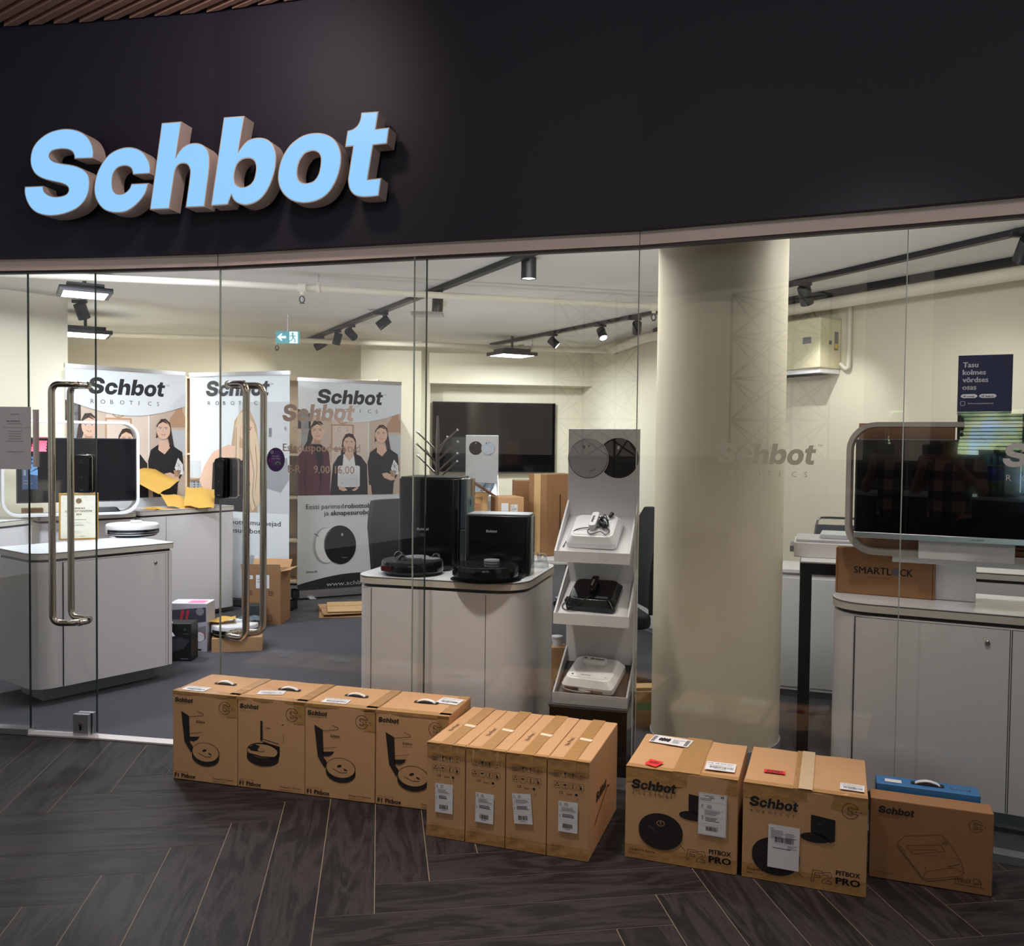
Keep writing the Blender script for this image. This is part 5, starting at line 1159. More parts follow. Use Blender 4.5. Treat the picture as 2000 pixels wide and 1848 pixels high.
def banner(label, A, B_, H_, kind, group='roll-up banners'):
    A = Vector(A); B_ = Vector(B_); ang = math.atan2(B_.y - A.y, B_.x - A.x); W_ = (B_ - A).length
    r = thing('roll_up_banner', label, 'banner', (A.x, A.y, .006), ang, group)
    b = MB(); b.prism(rrect(-.02, W_ + .02, -.06, .06, .03, 4), .015, .085, ALU); b.obj('base_cassette', r)
    b = MB()
    for x in (.12, W_ - .12): b.box(x - .03, x + .03, -.13, .13, 0, .015, ALU)
    b.obj('foot', r, bev=.003)
    b = MB()
    for x in (-.026, W_ + .014): b.prism(rrect(x, x + .012, -.064, .064, .03, 4), .010, .092, BLKM)
    b.obj('end_cap', r)
    b = MB(); b.box(0, W_, -.001, .001, .08, H_ - .01, BPW); b.obj('banner_sheet', r, smooth=None)
    b = MB(); b.prism(rrect(-.006, W_ + .006, -.012, .012, .008, 3), H_ - .035, H_, ALU); b.obj('top_rail', r)
    b = MB(); b.tube([(W_ / 2, .03, .08), (W_ / 2, .012, H_ - .02)], .009, ALU, 8); b.obj('support_pole', r)
    k = W_; d = Dec((0, -.001, 0), (1, 0, 0), (0, 0, 1), .0006); d.ux = d.ux * k      # u runs 0..1 over the width
    zz = H_ / 2.10
    if kind == 'team':
        team(d); d.up()
        # white crescent under the logo
        d.poly([(0, 1.80)] + [(x / 10, 1.80 - .13 * math.sin(PI * (x / 10) * .9 + .1) + .02) for x in range(0, 11)] + [(1, 2.07), (0, 2.07)], BPW).up()
        d.brand(.175, 1.865, .64, TXT); d.text('TM', .825, 1.96, .014, TXT)
        d.text('Eesti parimad', .077, .855, .046, TXT, 0, w=.355); d.text('robottolmuimejad', .447, .855, .046, TXT, .02, w=.50)
        d.text('ja', .245, .79, .046, TXT, 0, w=.045).text('aknapesurobotid', .31, .79, .046, TXT, .02, w=.45)
        vac_pic(d, .36, .50); d.text('Schbot S8', .08, .245, .018, TXT, .01)
        d.poly([(0, .085), (1, .085), (1, .16)] + [(x / 12, .135 + .085 * math.sin(PI * min(1, x / 12 * .9))) for x in range(12, -1, -1)], mat('banner_black_swoosh', (24, 24, 30), .6)).up().text('www.schbot.ee', .27, .105, .040, SHIRT, .01, w=.50)
    else:
        d.rect(0, .80, 1, 2.07, BGC).up(.0002).rect(.0, 1.30, .12, 1.9, BPW).rect(.12, .90, .16, 1.98, SHIRT).rect(.16, 1.1, .50, 1.98, BPW).rect(.52, 1.35, 1, 1.78, BGC).rect(.80, 1.52, .83, 1.60, BGC2).poly([(.70, 1.30), (.98, 1.34), (1, 1.15), (.92, 1.03), (.72, 1.08)], BGC2).rect(0, 1.10, .14, 1.14, BGT).poly([(.0, 1.12), (.14, 1.14), (.20, .86), (.02, .86)], BGC2).up(.0002)
        d.rect(0, 1.83, 1, 2.07, BPW).up(.0002)
        for i in range(9):
            for j in range(5): d.rect(.04 + j * .04, .92 + i * .022, .055 + j * .04, .930 + i * .022, TXT)
        d.up(.0002)
        d.poly([(.40, .95), (.40, 1.20), (.43, 1.45), (.46, 1.66), (.53, 1.76), (.62, 1.75), (.68, 1.62), (.70, 1.45), (.71, 1.25), (.69, .85), (.50, .84)], BLON2).up(.0002)
        d.poly([(.10, 1.12), (.15, 1.25), (.24, 1.38), (.40, 1.45), (.62, 1.40), (.66, 1.20), (.60, .90), (.20, .90)], SKIN).up(.0002)
        d.poly([(.22, .85), (.24, 1.28), (.32, 1.34), (.46, 1.28), (.56, 1.32), (.62, 1.10), (.60, .85)], CLO).up(.0002)
        face(d, .585, 1.575, .20, BLON, True, .4)
        d.poly([(.44, 1.20), (.47, 1.45), (.47, 1.62), (.50, 1.72), (.56, 1.75), (.53, 1.62), (.51, 1.45), (.53, 1.25), (.49, 1.05)], BLON).poly([(.60, 1.46), (.66, 1.60), (.69, 1.52), (.73, 1.30), (.71, 1.10), (.73, .95), (.64, .86), (.60, 1.0), (.64, 1.2)], BLON)
        d.line([(.62, 1.4), (.66, 1.2), (.64, 1.0), (.67, .9)], .008, BLON2).line([(.67, 1.45), (.69, 1.25), (.67, 1.05)], .007, BLON2).line([(.48, 1.6), (.48, 1.4), (.46, 1.2)], .007, BLON2)
        d.ell(.38, 1.18, .010, .016, SHIRT, 12).rect(.33, 1.165, .345, 1.20, SHIRT)
        d.up().rect(0, .085, 1, .845, BPW).up().brand(.17, 1.885, .64, TXT); d.text('TM', .82, 1.98, .014, TXT)
        d.text('Nutikad robottolmuimejad', .08, .735, .044, TXT, .015, w=.84).text('ja aknapesurobotid', .16, .66, .044, TXT, .015, w=.62)
        d.poly([(.60, .44), (.635, .47), (.66, .46), (.66, .16), (.62, .14)], SILV).poly([(.66, .46), (.70, .47), (.72, .16), (.66, .16)], SHIRT).poly([(.74, .47), (.80, .46), (.84, .18), (.75, .16)], SHIRT).line([(.66, .46), (.66, .16)], .006, BGC2).line([(.72, .47), (.73, .16)], .006, BGC2).up(.0002).ell(.68, .38, .008, .010, TXT, 10).text('Schbot', .80, .36, .018, TXT, .03, rot=-PI / 2)
        d.poly([(.55, .085), (1, .085), (1, .28), (.9, .22), (.75, .15)], mat('banner_black_swoosh', (24, 24, 30), .6))
    o = d.obj('printed_artwork', r, smooth=None)
    if abs(zz - 1) > .003: o.scale.z = zz
    return r
banner('roll-up banner of three women, its lower half hidden by the left counters', (-3.665, 7.22), (-2.965, 7.985), 2.115, 'team', 'team photo banners')
banner('roll-up banner of a blonde woman, between the other two banners', (-2.985, 8.16), (-1.965, 7.77), 2.12, 'blonde', None)
banner('roll-up banner of three women with robot vacuum below, right of the glass lettering', (-2.03, 8.335), (-1.12, 8.83), 2.105, 'team', 'team photo banners')

# ------------------------------------------------------------------ shelving and stock behind the banners
RACK = mat('pale_wood_shelf', (198, 176, 150), .6)
def rack(label, A, ang, w_, d_, h_, levels):
    r = thing('shelving_unit', label, 'shelf', (A[0], A[1], .006), ang)
    for x in (0, w_ - .02): b = MB(); b.box(x, x + .02, 0, d_, 0, h_, RACK); b.obj('side_panel', r, smooth=None)
    b = MB(); b.box(.02, w_ - .02, d_ - .01, d_, 0, h_, RACK); b.obj('back_panel', r, smooth=None)
    for z in levels: b = MB(); b.box(.02, w_ - .02, 0, d_ - .01, z, z + .02, RACK); b.obj('shelf', r, smooth=None)
    return r
RK = rack('pale shelving unit full of cartons, seen in the gaps between the banners', (-3.35, 9.02), math.radians(6), 1.95, .40, 2.16, [.02, .45, .90, 1.35, 2.13])
for i, (x, z, w_, h_, mt, lab) in enumerate((
        (1.12, .041, .34, .36, CARD_D, 'dark brown carton on the floor shelf behind the banner gap'),
        (1.12, .471, .34, .40, BLKM, 'black printed carton, lower of two in the gap beside the right banner'),
        (1.12, .921, .34, .40, BLKM, 'black printed carton, upper of two in the gap beside the right banner'),
        (.30, 1.371, .36, .30, CARD, 'brown carton on the upper shelf between the left two banners'),
        (.30, .921, .36, .40, CARD, 'brown carton with yellow sticker between the left two banners'))):
    p = loc(RK, x, .02, 0)
    r = carton('stock_carton', lab, None, p, RK.rotation_euler[2], w_, .33, h_, mt=mt, seed=90 + i, tape_top=None if mt is BLKM else (w_ * .4, w_ * .55, .05)); r.location.z = z + .006
    d = front(r, .002)
    if mt is BLKM: d.logo(.03, h_ - .09, .16, INKG).ell(.17, .15, .07, .06, mat('dark_print_grey', (60, 60, 66), .4)).up().ell(.17, .16, .05, .04, BLK)
    else: d.rect(.24, .05, .29, .2, mat('yellow_sticker', (226, 206, 60), .5)).rect(.05, .12, .14, .2, PAPER)
    d.obj('printed_artwork', r, smooth=None)

# ------------------------------------------------------------------ things on the floor by the tall counter
q = G(404, 1275)
r = carton('product_box', 'grey and white product box with a pink note on top beside the tall counter', None, (q.x - .27, q.y + .0), 0.02, .27, .18, .345, mt=mat('pale_grey_box_print', (178, 174, 184), .4), seed=95)
d = front(r); DK = mat('box_dark_graphic', (66, 66, 78), .4); RS = mat('box_red_stripe', (196, 52, 66), .4)
d.poly([(.02, .19), (.262, .22), (.262, .32), (.02, .30)], DK).poly([(.10, .02), (.262, .10), (.262, .19), (.10, .15)], GPL).up().poly([(.07, .2), (.09, .2), (.11, .30), (.09, .30)], RS).poly([(.11, .19), (.125, .19), (.145, .30), (.13, .30)], RS).ell(.22, .29, .028, .028, GPL).ell(.22, .11, .03, .035, PAPER).line([(.12, .19), (.26, .13)], .004, RS).line([(.14, .15), (.26, .11)], .004, RS).rect(.16, .012, .19, .024, INK).rect(.20, .012, .23, .024, INK)
d.obj('printed_artwork', r, smooth=None); t = top(.345); t.rect(0, 0, .27, .18, PAPER).up().rect(.12, .03, .24, .13, mat('pink_note_paper', (244, 130, 170), .5)); t.obj('top_print', r, smooth=None)
q = G(373, 1294)
r = carton('product_box', 'small black box on the floor in front of the grey product box', None, (q.x - .20, q.y), .02, .20, .14, .262, mt=BLKM, seed=96)
d = front(r); d.poly([(.02, .05), (.15, .09), (.19, .15), (.12, .17), (.02, .13)], mat('dark_print_grey', (60, 60, 66), .4)).text('55', .15, .215, .012, mat('green_ink', (1, 1, 1)), .02).rect(.13, .02, .18, .024, GPL).rect(.15, .19, .185, .193, GPL); d.obj('printed_artwork', r, smooth=None)
r = thing('paper_sheet', 'folded white sheet leaning on the small black box', 'paper', (q.x - .15, q.y - .02, .20), -.3)
b = MB(); b.add([(-.05, 0, .06), (.03, -.02, .045), (.10, -.05, .0), (.0, -.05, -.02), (-.05, -.01, .02)], [(0, 1, 2, 3, 4)], PAPER); b.add([(-.05, 0.001, .061), (.03, -.019, .046), (.02, .03, .075)], [(0, 1, 2)], PAPER); b.obj('sheet', r, smooth=None)
q = G(413, 1277); q2_ = G(511, 1262)
r = carton('flat_carton', 'low brown carton on the carpet carrying the left floor robot', None, (q.x, q.y), math.atan2(q2_.y - q.y, q2_.x - q.x) * .35, .345, .24, .105, mt=CARD, seed=97, tape_top=(.14, .19, .03))
r.children[0].name = 'carton_body'
fr = robot('white robot vacuum on the low brown carton on the carpet', loc(r, .15, .13), .112, .165, .075, WPL, WPM, .4)
fc = loc(r, .15, .13)
def envelope(label, loc_, ang, w_, l_, th, tilt=(0, 0), curl=.03, mt=YEL, group=None):
    r = thing('padded_envelope', label, 'envelope', loc_, ang, group)
    b = MB(); n, m_ = 6, 8; top_, bot = [], []
    M_ = Matrix.Rotation(tilt[0], 4, 'X') @ Matrix.Rotation(tilt[1], 4, 'Y')
    for i in range(n + 1):
        for k in range(m_ + 1):
            u, v = i / n, k / m_; e = (math.sin(PI * u) * math.sin(PI * v)) ** .6 if 0 < u < 1 and 0 < v < 1 else 0
            z = curl * (v * v) + .008 * math.sin(9 * u + 3 * v)
            top_.append(M_ @ Vector((u * w_, v * l_, z + th * e + .001))); bot.append(M_ @ Vector((u * w_, v * l_, z - th * e * .4)))
    f = [(i * (m_ + 1) + k, (i + 1) * (m_ + 1) + k, (i + 1) * (m_ + 1) + k + 1, i * (m_ + 1) + k + 1) for i in range(n) for k in range(m_)]
    b.add(top_, f, mt); b.add(bot, [q_[::-1] for q_ in f], mt)
    e = [i * (m_ + 1) for i in range(n + 1)] + [n * (m_ + 1) + k for k in range(1, m_ + 1)] + [i * (m_ + 1) + m_ for i in range(n - 1, -1, -1)] + [k for k in range(m_ - 1, 0, -1)]
    N = len(top_); b.add(top_ + bot, [(e[j], N + e[j], N + e[(j + 1) % len(e)], e[(j + 1) % len(e)]) for j in range(len(e))], mt)
    o = b.obj('envelope_body', r, smooth=60)
    return r, M_
envelope('yellow envelope lying open on the white floor robot', (fc.x - .17, fc.y - .12, .205), .25, .20, .15, .006, (-.12, -.1), .02)
envelope('small grey-blue packet behind the envelope on the white floor robot', (fc.x + .0, fc.y + .03, .20), -.1, .17, .12, .008, (0, 0), .01, mat('grey_blue_packet', (74, 92, 100), .3))
# tall open carton behind
q = G(549, 1221); ta = math.radians(-2)
r = carton('tall_carton', 'tall open brown carton standing in front of the blonde woman banner', None, (q.x - .325, q.y), ta, .325, .27, .44, mt=CARD_D, seed=98)
b = MB()
b.add([(0, 0, .44), (.325, 0, .44), (.325, -.02, .50), (0, -.02, .50)], [(0, 1, 2, 3)], CARD); b.add([(0, .27, .44), (.325, .27, .44), (.325, .33, .50), (0, .33, .50)], [(0, 1, 2, 3)], CARD)
b.add([(.325, 0, .44), (.325, .27, .44), (.40, .27, .455), (.40, 0, .455)], [(0, 1, 2, 3)], CARD)
b.obj('carton_flap', r, smooth=None)
d = front(r); d.rect(.045, .375, .095, .405, PAPER).rect(.12, .30, .23, .41, PAPER).up().lines(.05, .39, .04, 1, .01, INK, .005).lines(.13, .37, .09, 2, .02, INKG, .005)
for zz in (.27, .255, .24): d.text('SBURD', .05, zz, .010, INKB, .01).text('SBURD', .22, zz, .010, INKB, .01)
for zz in (.16, .135, .11): d.text('S8  95', .17, zz, .012, INKB, .01)
d.line([(.20, .03), (.25, .03), (.25, .08), (.20, .08)], .003, INKB, True); d.obj('printed_artwork', r, smooth=None)
r = carton('small_carton', 'small dark green box in front of the tall open brown carton', None, (q.x - .26, q.y - .18), .1, .16, .12, .19, mt=mat('dark_green_box', (46, 54, 54), .5), seed=99)
# flattened carton sheets
for i in range(4):
    q = G(627 + 7 * (i % 2), 1201 - i * 3); 
    r = thing('flattened_carton', ['flattened brown cardboard sheet, lowest of the pile beside the middle cabinet', 'flattened brown cardboard sheet, second from the bottom of the pile', 'flattened brown cardboard sheet, third from the bottom of the pile', 'flattened brown cardboard sheet, topmost of the pile beside the middle cabinet'][i], 'cardboard', (-1.62 + .02 * i, 7.42 + .05 * (i % 2), .008 + .014 * i), .22 + .05 * (i % 3), None)
    b = MB(); b.box(0, .95 - .06 * i, 0, .55 - .03 * i, 0, .006, CARD_L if i % 2 else CARD); b.box(.0, .95 - .06 * i, .25, .256, .006, .0075, CARD_D); b.obj('sheet', r, smooth=None)

# envelopes on the tall counter
EV = [('yellow padded envelope on the tall counter, its mouth pointing left', (.12, .02, .937), 1.5, .22, .33, .018, (-.10, .05), .03),
      ('yellow padded envelope standing open at the top of the heap on the tall counter', (.40, .36, 1.04), 1.9, .26, .36, .024, (.30, -.45), .06),
      ('yellow padded envelope sloping to the right end of the heap on the tall counter', (.40, .02, .955), .9, .24, .36, .02, (.36, .10), .02),
      ('yellow padded envelope lying under the heap on the tall counter', (.28, .06, .955), 1.2, .24, .32, .02, (.2, .15), .03)]
for e in EV:
    p = loc(W2, e[1][0], e[1][1], e[1][2]); envelope(e[0], p, W2.rotation_euler[2] + e[2] - PI / 2, e[3], e[4], e[5], e[6], e[7])
p = loc(W2, .66, .20, .937)
r = thing('tape_roll', 'small clear tape roll at the right end of the tall counter', 'tape', p, 0); b = MB(); b.lathe([(.05, 0), (.05, .018), (.035, .018), (.035, 0)], mat('pale_yellow_tape', (226, 218, 150), .4), 24); b.obj('roll', r)
p = loc(W2, .70, .26, .937)
r = thing('small_glass_jar', 'small jar behind the yellow envelopes on the tall counter', 'jar', p, 0); b = MB(); b.lathe([(.04, 0), (.045, .03), (.035, .05), (.001, .05)], mat('dark_jar_glass', (58, 70, 66), .1), 20); b.obj('jar_body', r)

# ------------------------------------------------------------------ office chairs
def office_chair(label, loc_, ang, back_h=1.14, group='black office chairs'):
    r = thing('office_chair', label, 'chair', loc_, ang, group)
    b = MB()
    sec = []
    for t in [i / 8 for i in range(9)]:
        z = .52 + (back_h - .52) * t; w_ = .23 + .03 * math.sin(PI * t) - (.05 * max(0, t - .8) / .2); y = .22 + .05 * math.sin(PI * t * .9) * -1 + .10 * t
        sec.append([(-w_, y - .02, z), (-w_ * .6, y + .025, z), (0, y + .035, z), (w_ * .6, y + .025, z), (w_, y - .02, z), (w_ * .98, y + .03, z), (w_ * .6, y + .075, z), (0, y + .085, z), (-w_ * .6, y + .075, z), (-w_ * .98, y + .03, z)])
    vs = [p for s_ in sec for p in s_]; fs = [(i * 10 + k, i * 10 + (k + 1) % 10, (i + 1) * 10 + (k + 1) % 10, (i + 1) * 10 + k) for i in range(8) for k in range(10)]
    fs += [tuple(range(10))[::-1], tuple(range(80, 90))]; b.add(vs, fs, BLKF); b.obj('backrest', r, bev=.008, smooth=60)
    b = MB(); b.prism(rrect(-.25, .25, -.25, .23, .08, 5), .44, .52, BLKF); b.obj('seat', r, bev=.02)
    b = MB(); b.tube([(0, .0, .12), (0, 0, .44)], .028, BLK, 12); b.obj('gas_lift', r)
    for k in range(5):
        a_ = 2 * PI * k / 5 + .3; c_, s_ = math.cos(a_), math.sin(a_)
        b = MB(); b.tube([(0, 0, .12), (.16 * c_, .16 * s_, .10), (.31 * c_, .31 * s_, .07)], [.03, .022, .016], BLK, 8); lg = b.obj('base_arm', r)
        b = MB(); b.lathe([(.026, -.02), (.026, .02)], BLKM, 14, (.31 * c_, .31 * s_, .028), 'y'); b.obj('castor', lg)
    for s_ in (-1, 1):
        b = MB(); b.tube(smooth_path([(s_ * .24, .05, .46), (s_ * .29, .06, .55), (s_ * .29, .04, .70), (s_ * .29, -.10, .72)], 5), .012, CHROME if s_ < 0 else BLK, 8); b.obj('armrest_bracket', r)
        b = MB(); b.prism(rrect(s_ * .29 - .025, s_ * .29 + .025, -.18, .10, .02, 4), .715, .745, BLKM); b.obj('armrest_pad', r, bev=.006)
    return r
office_chair('black office chair turned away behind the left end of the middle cabinet', (-.50, 5.32, .006), math.radians(50), 1.14)
office_chair('black office chair on castors behind the tray stand', (.56, 5.22, .006), math.radians(-82), 1.12)
office_chair('black office chair whose rounded back shows above the desk cartons', (.72, 8.2, .006), math.radians(178), 1.17)

# ------------------------------------------------------------------ desk with cartons
r = thing('desk', 'grey-white desk behind the middle cabinet, covered with cartons', 'desk', (-.75, 5.85, .006), math.radians(-2))
b = MB(); b.box(0, 1.42, 0, .80, .705, .732, WHITE); b.obj('desktop', r, bev=.003)
for x in (.04, 1.34):
    for y in (.05, .70): b = MB(); b.box(x, x + .05, y, y + .05, 0, .705, ALU); b.obj('leg', r, bev=.003)
DZ = .7395
def dcarton(label, A, ang, w_, d_, h_, mt=CARD, z=DZ, **k):
    r = carton(k.pop('name', 'desk_carton'), label, None, A, ang, w_, d_, h_, mt=mt, **k); r.location.z = z; return r
q = AY(1033, 1000, 6.10)
r = dcarton('tall brown carton with sideways lettering at the right of the desk', (.235, 5.98), math.radians(38), .30, .19, .56, CARD_D, seed=110)
b = MB(); 
d = Dec((0, 0, 0), (1, 0, 0), (0, 0, 1), .0014)
d.logo(.24, .42, .14, INK, -PI / 2).lines(.12, .16, .01, 1, .1, INKB, .26, 2); d.obj('printed_artwork', r, smooth=None)
e = Dec((0, .19, 0), (0, -1, 0), (0, 0, 1), .0012); e.rect(.06, 0, .13, .56, mat('pale_tape', (206, 170, 120), .3)); e.obj('packing_tape', r, smooth=None)
r = dcarton('black printed box leaning beside the tall brown desk carton', (.415, 5.93), math.radians(20), .15, .10, .27, BLKM, seed=111)
d = front(r); d.text('Schbot', .03, .225, .018, GPL, .02).line([(.03, .05), (.03, .18), (.06, .18), (.09, .08)], .003, PAPER); d.obj('printed_artwork', r, smooth=None)
r = dcarton('brown carton with bold lettering behind the open-flap carton', (.02, 6.32), math.radians(4), .34, .25, .50, CARD_D, seed=112); d = front(r); d.logo(.13, .42, .17, INK); d.obj('printed_artwork', r, smooth=None)
r = dcarton('brown open-flap carton with barcode labels and yellow sticker on the desk', (-.09, 5.98), math.radians(14), .18, .24, .40, CARD, seed=113)
b = MB(); b.add([(0, 0, .40), (0, .24, .40), (-.22, .24, .54), (-.22, 0, .54)], [(0, 1, 2, 3)], CARD_D); b.add([(0, 0, .40), (0, .24, .40), (-.22, .24, .543), (-.22, 0, .543)], [(3, 2, 1, 0)], CARD_D); b.obj('carton_flap', r, smooth=None)
t = front(r, .002); ship_label(r, t, .02, .10, .05, .26, 114, 1); ship_label(r, t, .085, .22, .05, .13, 115, 0); t2 = front(r, .003); t2.rect(.155, .05, .19, .22, mat('yellow_sticker', (226, 206, 60), .5)).up().lines(.16, .19, .02, 4, .04, INK, .015); t2.obj('yellow_sticker', r, smooth=None)
r = dcarton('small pale brown carton left of the open-flap carton on the desk', (-.345, 6.02), math.radians(12), .185, .20, .425, CARD_L, seed=116); d = front(r, .0016); d.rect(.082, .15, .088, .42, CARD_D); d.obj('box_seam', r, smooth=None)
r = dcarton('long brown carton with stencilled number in front of the pale desk carton', (-.51, 5.93), math.radians(6), .30, .09, .36, CARD, seed=117); d = front(r, .0016); d.text('616177599', .04, .305, .030, INKF, .0, w=.20).rect(.21, .30, .30, .36, CARD_D); d.obj('printed_artwork', r, smooth=None)
r = dcarton('white lined carton at the left of the desk, beside the tall dock', (-.53, 5.86), math.radians(0), .14, .06, .30, PAPER, seed=118); d = front(r); d.lines(.02, .26, .1, 9, .028, INKG, .006); d.obj('printed_artwork', r, smooth=None)
r = thing('crumpled_paper', 'crumpled white paper behind the stencilled desk carton', 'paper', (-.42, 6.06, 1.09), 0)
r.location = loc(r, 0, 0, 1.103)
rr = random.Random(8); b = MB(); P_ = {}
for i in range(8):
    for k in range(4): P_[i, k] = (.07 * (1 - k * .28) * math.cos(i * .785) * rr.uniform(.6, 1.2), .05 * (1 - k * .28) * math.sin(i * .785) * rr.uniform(.6, 1.2), .026 * k)
b.add([P_[i, k] for i in range(8) for k in range(4)], [(i * 4 + k, ((i + 1) % 8) * 4 + k, ((i + 1) % 8) * 4 + k + 1, i * 4 + k + 1) for i in range(8) for k in range(3)] + [tuple(i * 4 + 3 for i in range(8))], PAPER); b.obj('sheet', r, smooth=None)
r.location = (-.40, 5.985, 1.1005)
# second tray stand near the wall
q = AY(910, 851, 9.3)
S2 = tray_stand('white tray stand with leaflets in front of the wall television', (q.x, 9.3, .006), math.radians(2), 1.0, WPM, trays=((1.10, .94), (.80, .68)), hgt=q.z, flip=True, dark_last=False)
for i, (x, t_) in enumerate(((.12, .45), (.22, .5))):
    p = slope(S2, x, t_, 0, .006, ((1.10, .94), (.80, .68)))
    r = thing('leaflet', ['pale blue leaflet, left one on the white tray stand', 'dark blue leaflet, right one on the white tray stand'][i], 'leaflet', p, -.35 + .05 * i); M_ = Matrix.Rotation(math.atan2(.16, .30), 4, 'X')
    b = MB(); b.M = M_; b.box(-.06, .06, -.12, .11, .004 * i, .004 * i + .003, mat(('pale_blue_leaflet', 'dark_blue_leaflet')[i], ((150, 170, 186), (70, 92, 116))[i], .5)); b.obj('sheet', r, smooth=None)
    d = Dec(M_ @ Vector((-.06, -.12, .004 * i + .003)), (1, 0, 0), M_ @ Vector((0, 1, 0)), .0008); d.lines(.01, .2, .1, 6, .03, PAPER, .01, 4 + i); d.obj('printed_text', r, smooth=None)
# wall television
a_ = AY(847, 787, 10.86); c_ = AY(1085, 925, 10.93)
tw = thing('television', 'large black television on the wall of the recess', 'television', (a_.x, 10.71, AY(847, 921, 10.82).z), math.radians(7.0)); screen(tw, (0, 0, 0), c_.x - a_.x, a_.z - c_.z, th=.05)
# coat tree
q = AY(855, 813, 9.0)
r = thing('coat_stand', 'dark branching coat stand in front of the wall television', 'coat stand', (q.x, 9.0, .006), 0)
TD = mat('dark_coat_stand_paint', (70, 60, 56), .4)
b = MB(); b.tube([(0, 0, 0), (0, 0, 1.5), (0, 0, q.z)], [.022, .020, .010], TD, 10); b.obj('pole', r); b = MB(); b.lathe([(.17, 0), (.17, .02), (.03, .03)], TD, 28); b.obj('base', r)
for k, (z, sx) in enumerate(((1.56, 1), (1.53, -1), (1.44, 1), (1.41, -1), (1.32, 1), (1.29, -1), (1.24, 1), (1.49, .5), (1.36, -.6))):
    b = MB(); L_ = .20; b.tube([(0, 0, z - .12), (sx * .08, .02 * (k % 3 - 1), z - .04), (sx * L_, .04 * (k % 3 - 1), z + .07)], [.011, .010, .008], TD, 8); o = b.obj('branch', r)
    b = MB(); b.tube([(sx * L_, .04 * (k % 3 - 1), z + .07), (sx * (L_ + .012), .04 * (k % 3 - 1), z + .082)], .012, ALU, 8); b.obj('tip_cap', o)

# ------------------------------------------------------------------ right-hand furniture
# pedestal, hoop and screen on the right cabinet
ra = RCA
pp = loc(RC, .36, .20, ZT)
pe = thing('screen_pedestal', 'white pedestal shelf under the big right screen', 'pedestal', (pp.x, pp.y, ZT + .001), ra)
b = MB(); b.box(-.126, .185, .04, .16, 0, .155, WHITE); b.box(-.135, .95, -.02, .20, .155, .180, WPM); b.obj('pedestal_body', pe, bev=.003)
hp = loc(RC, .035, .16, 0)
HR = hoop_screen('big black screen with silver bottom bar inside a rounded greige hoop, right cabinet', (hp.x, hp.y, ZT + .1825), ra, 1.12, .565, .15, None, None, band=.020, rad=.12, shell=mat('greige_hoop', (190, 182, 174), .5))
TVR = screen(HR, (.04, -.04, .080), .985, .412, ALU, 'ALLVIEW', th=.04)
b = MB(); b.box(.29, .64, -.02, .02, -.002, .080, WPM); b.obj('stand', HR, bev=.004)
pb = loc(RC, .07, .345, 0)
r = thing('backing_board', 'tan board behind the big right screen, showing above its top edge', 'board', (pb.x, pb.y, ZT + .002), ra)
b = MB(); b.box(0, .385, 0, .012, .0, .745, mat('tan_board', (206, 150, 122), .6)); b.box(.1, .3, .0, .08, 0, .02, BLKM); b.obj('board_sheet', r, smooth=None)
pb = loc(RC, .462, .365, 0)
r = thing('dark_panel', 'added dark panel behind the big right screen, below the blue poster', 'panel', (pb.x, pb.y, ZT + .1825), ra)
b = MB(); b.box(0, .84, 0, .02, .0, .605, mat('charcoal_board', (38, 40, 46), .5)); b.obj('panel_sheet', r, smooth=None)  # added dark ground so the window reflection reads in the glass
pc = loc(RC, .57, .21, 0)
r = carton('round_print_carton', 'brown carton with black ring print under the right part of the big screen', None, pc, ra, .42, .07, .07, mt=mat('reddish_carton', (150, 92, 66), .7), seed=121); r.location.z = ZT + .184; r.location.z = ZT + .2035
d = front(r); d.ring(.13, .085, .09, .06, .006, INK, PI + .3, 2 * PI - .3).ring(.13, .085, .07, .045, .004, INK, PI + .3, 2 * PI - .3); d.obj('printed_artwork', r, smooth=None)
# lock carton
q1 = G(1631, 1157, ZT); q3 = G(1826, 1173, ZT); la = math.atan2(q3.y - q1.y, q3.x - q1.x); lw_ = (q3 - q1).length
lh = 1.5 - 0; dd = ray(1631, 1069); lh = EYE + dd.z * (q1.y / dd.y) - ZT
r = carton('lock_carton', 'brown carton lettered SMARTLOCK on the right cabinet', None, (q1.x, q1.y), la, lw_, .065, lh, mt=CARD_D, seed=122); r.location.z = ZT + .001
d = front(r); d.text('SMARTL', lw_ * .19, lh * .46, lh * .15, INK, .008, w=lw_ * .38).text('CK', lw_ * .655, lh * .46, lh * .15, INK, .008, w=lw_ * .125).ell(lw_ * .612, lh * .54, lh * .085, lh * .085, INKG).text('the smarter door opener', lw_ * .34, lh * .37, lh * .032, INKF, 0, w=lw_ * .22)
d.rect(lw_ - .012, 0, lw_ - .010, lh, GAP).rect(.008, 0, .0095, lh, GAP); d.obj('printed_text', r, smooth=None)
counter('white counter deeper in the shop, seen under the right end of the big screen', (2.30, 4.62), math.radians(-24), 1.25, .50, .865, [.04, .02, .02, .04], name='wall_counter', cat='counter', z0=.06)
p = loc(hoop, .60, .02, .9385)
r = thing('cable_pouch', 'small black cable pouch under the left screen inside the hoop', 'pouch', (p.x, p.y, .9575), aL); b = MB(); b.tube(smooth_path([(0, 0, .012), (.05, .01, .022), (.10, .0, .030), (.15, .02, .018), (.19, .01, .010)], 5), [.008] + [.016] * 19 + [.009], BLKM, 8) if False else b.prism(rrect(0, .19, 0, .06, .025, 4), 0, .035, BLKM, taper=rrect(.02, .16, .01, .05, .018, 4)); b.obj('pouch_body', r, bev=.006)
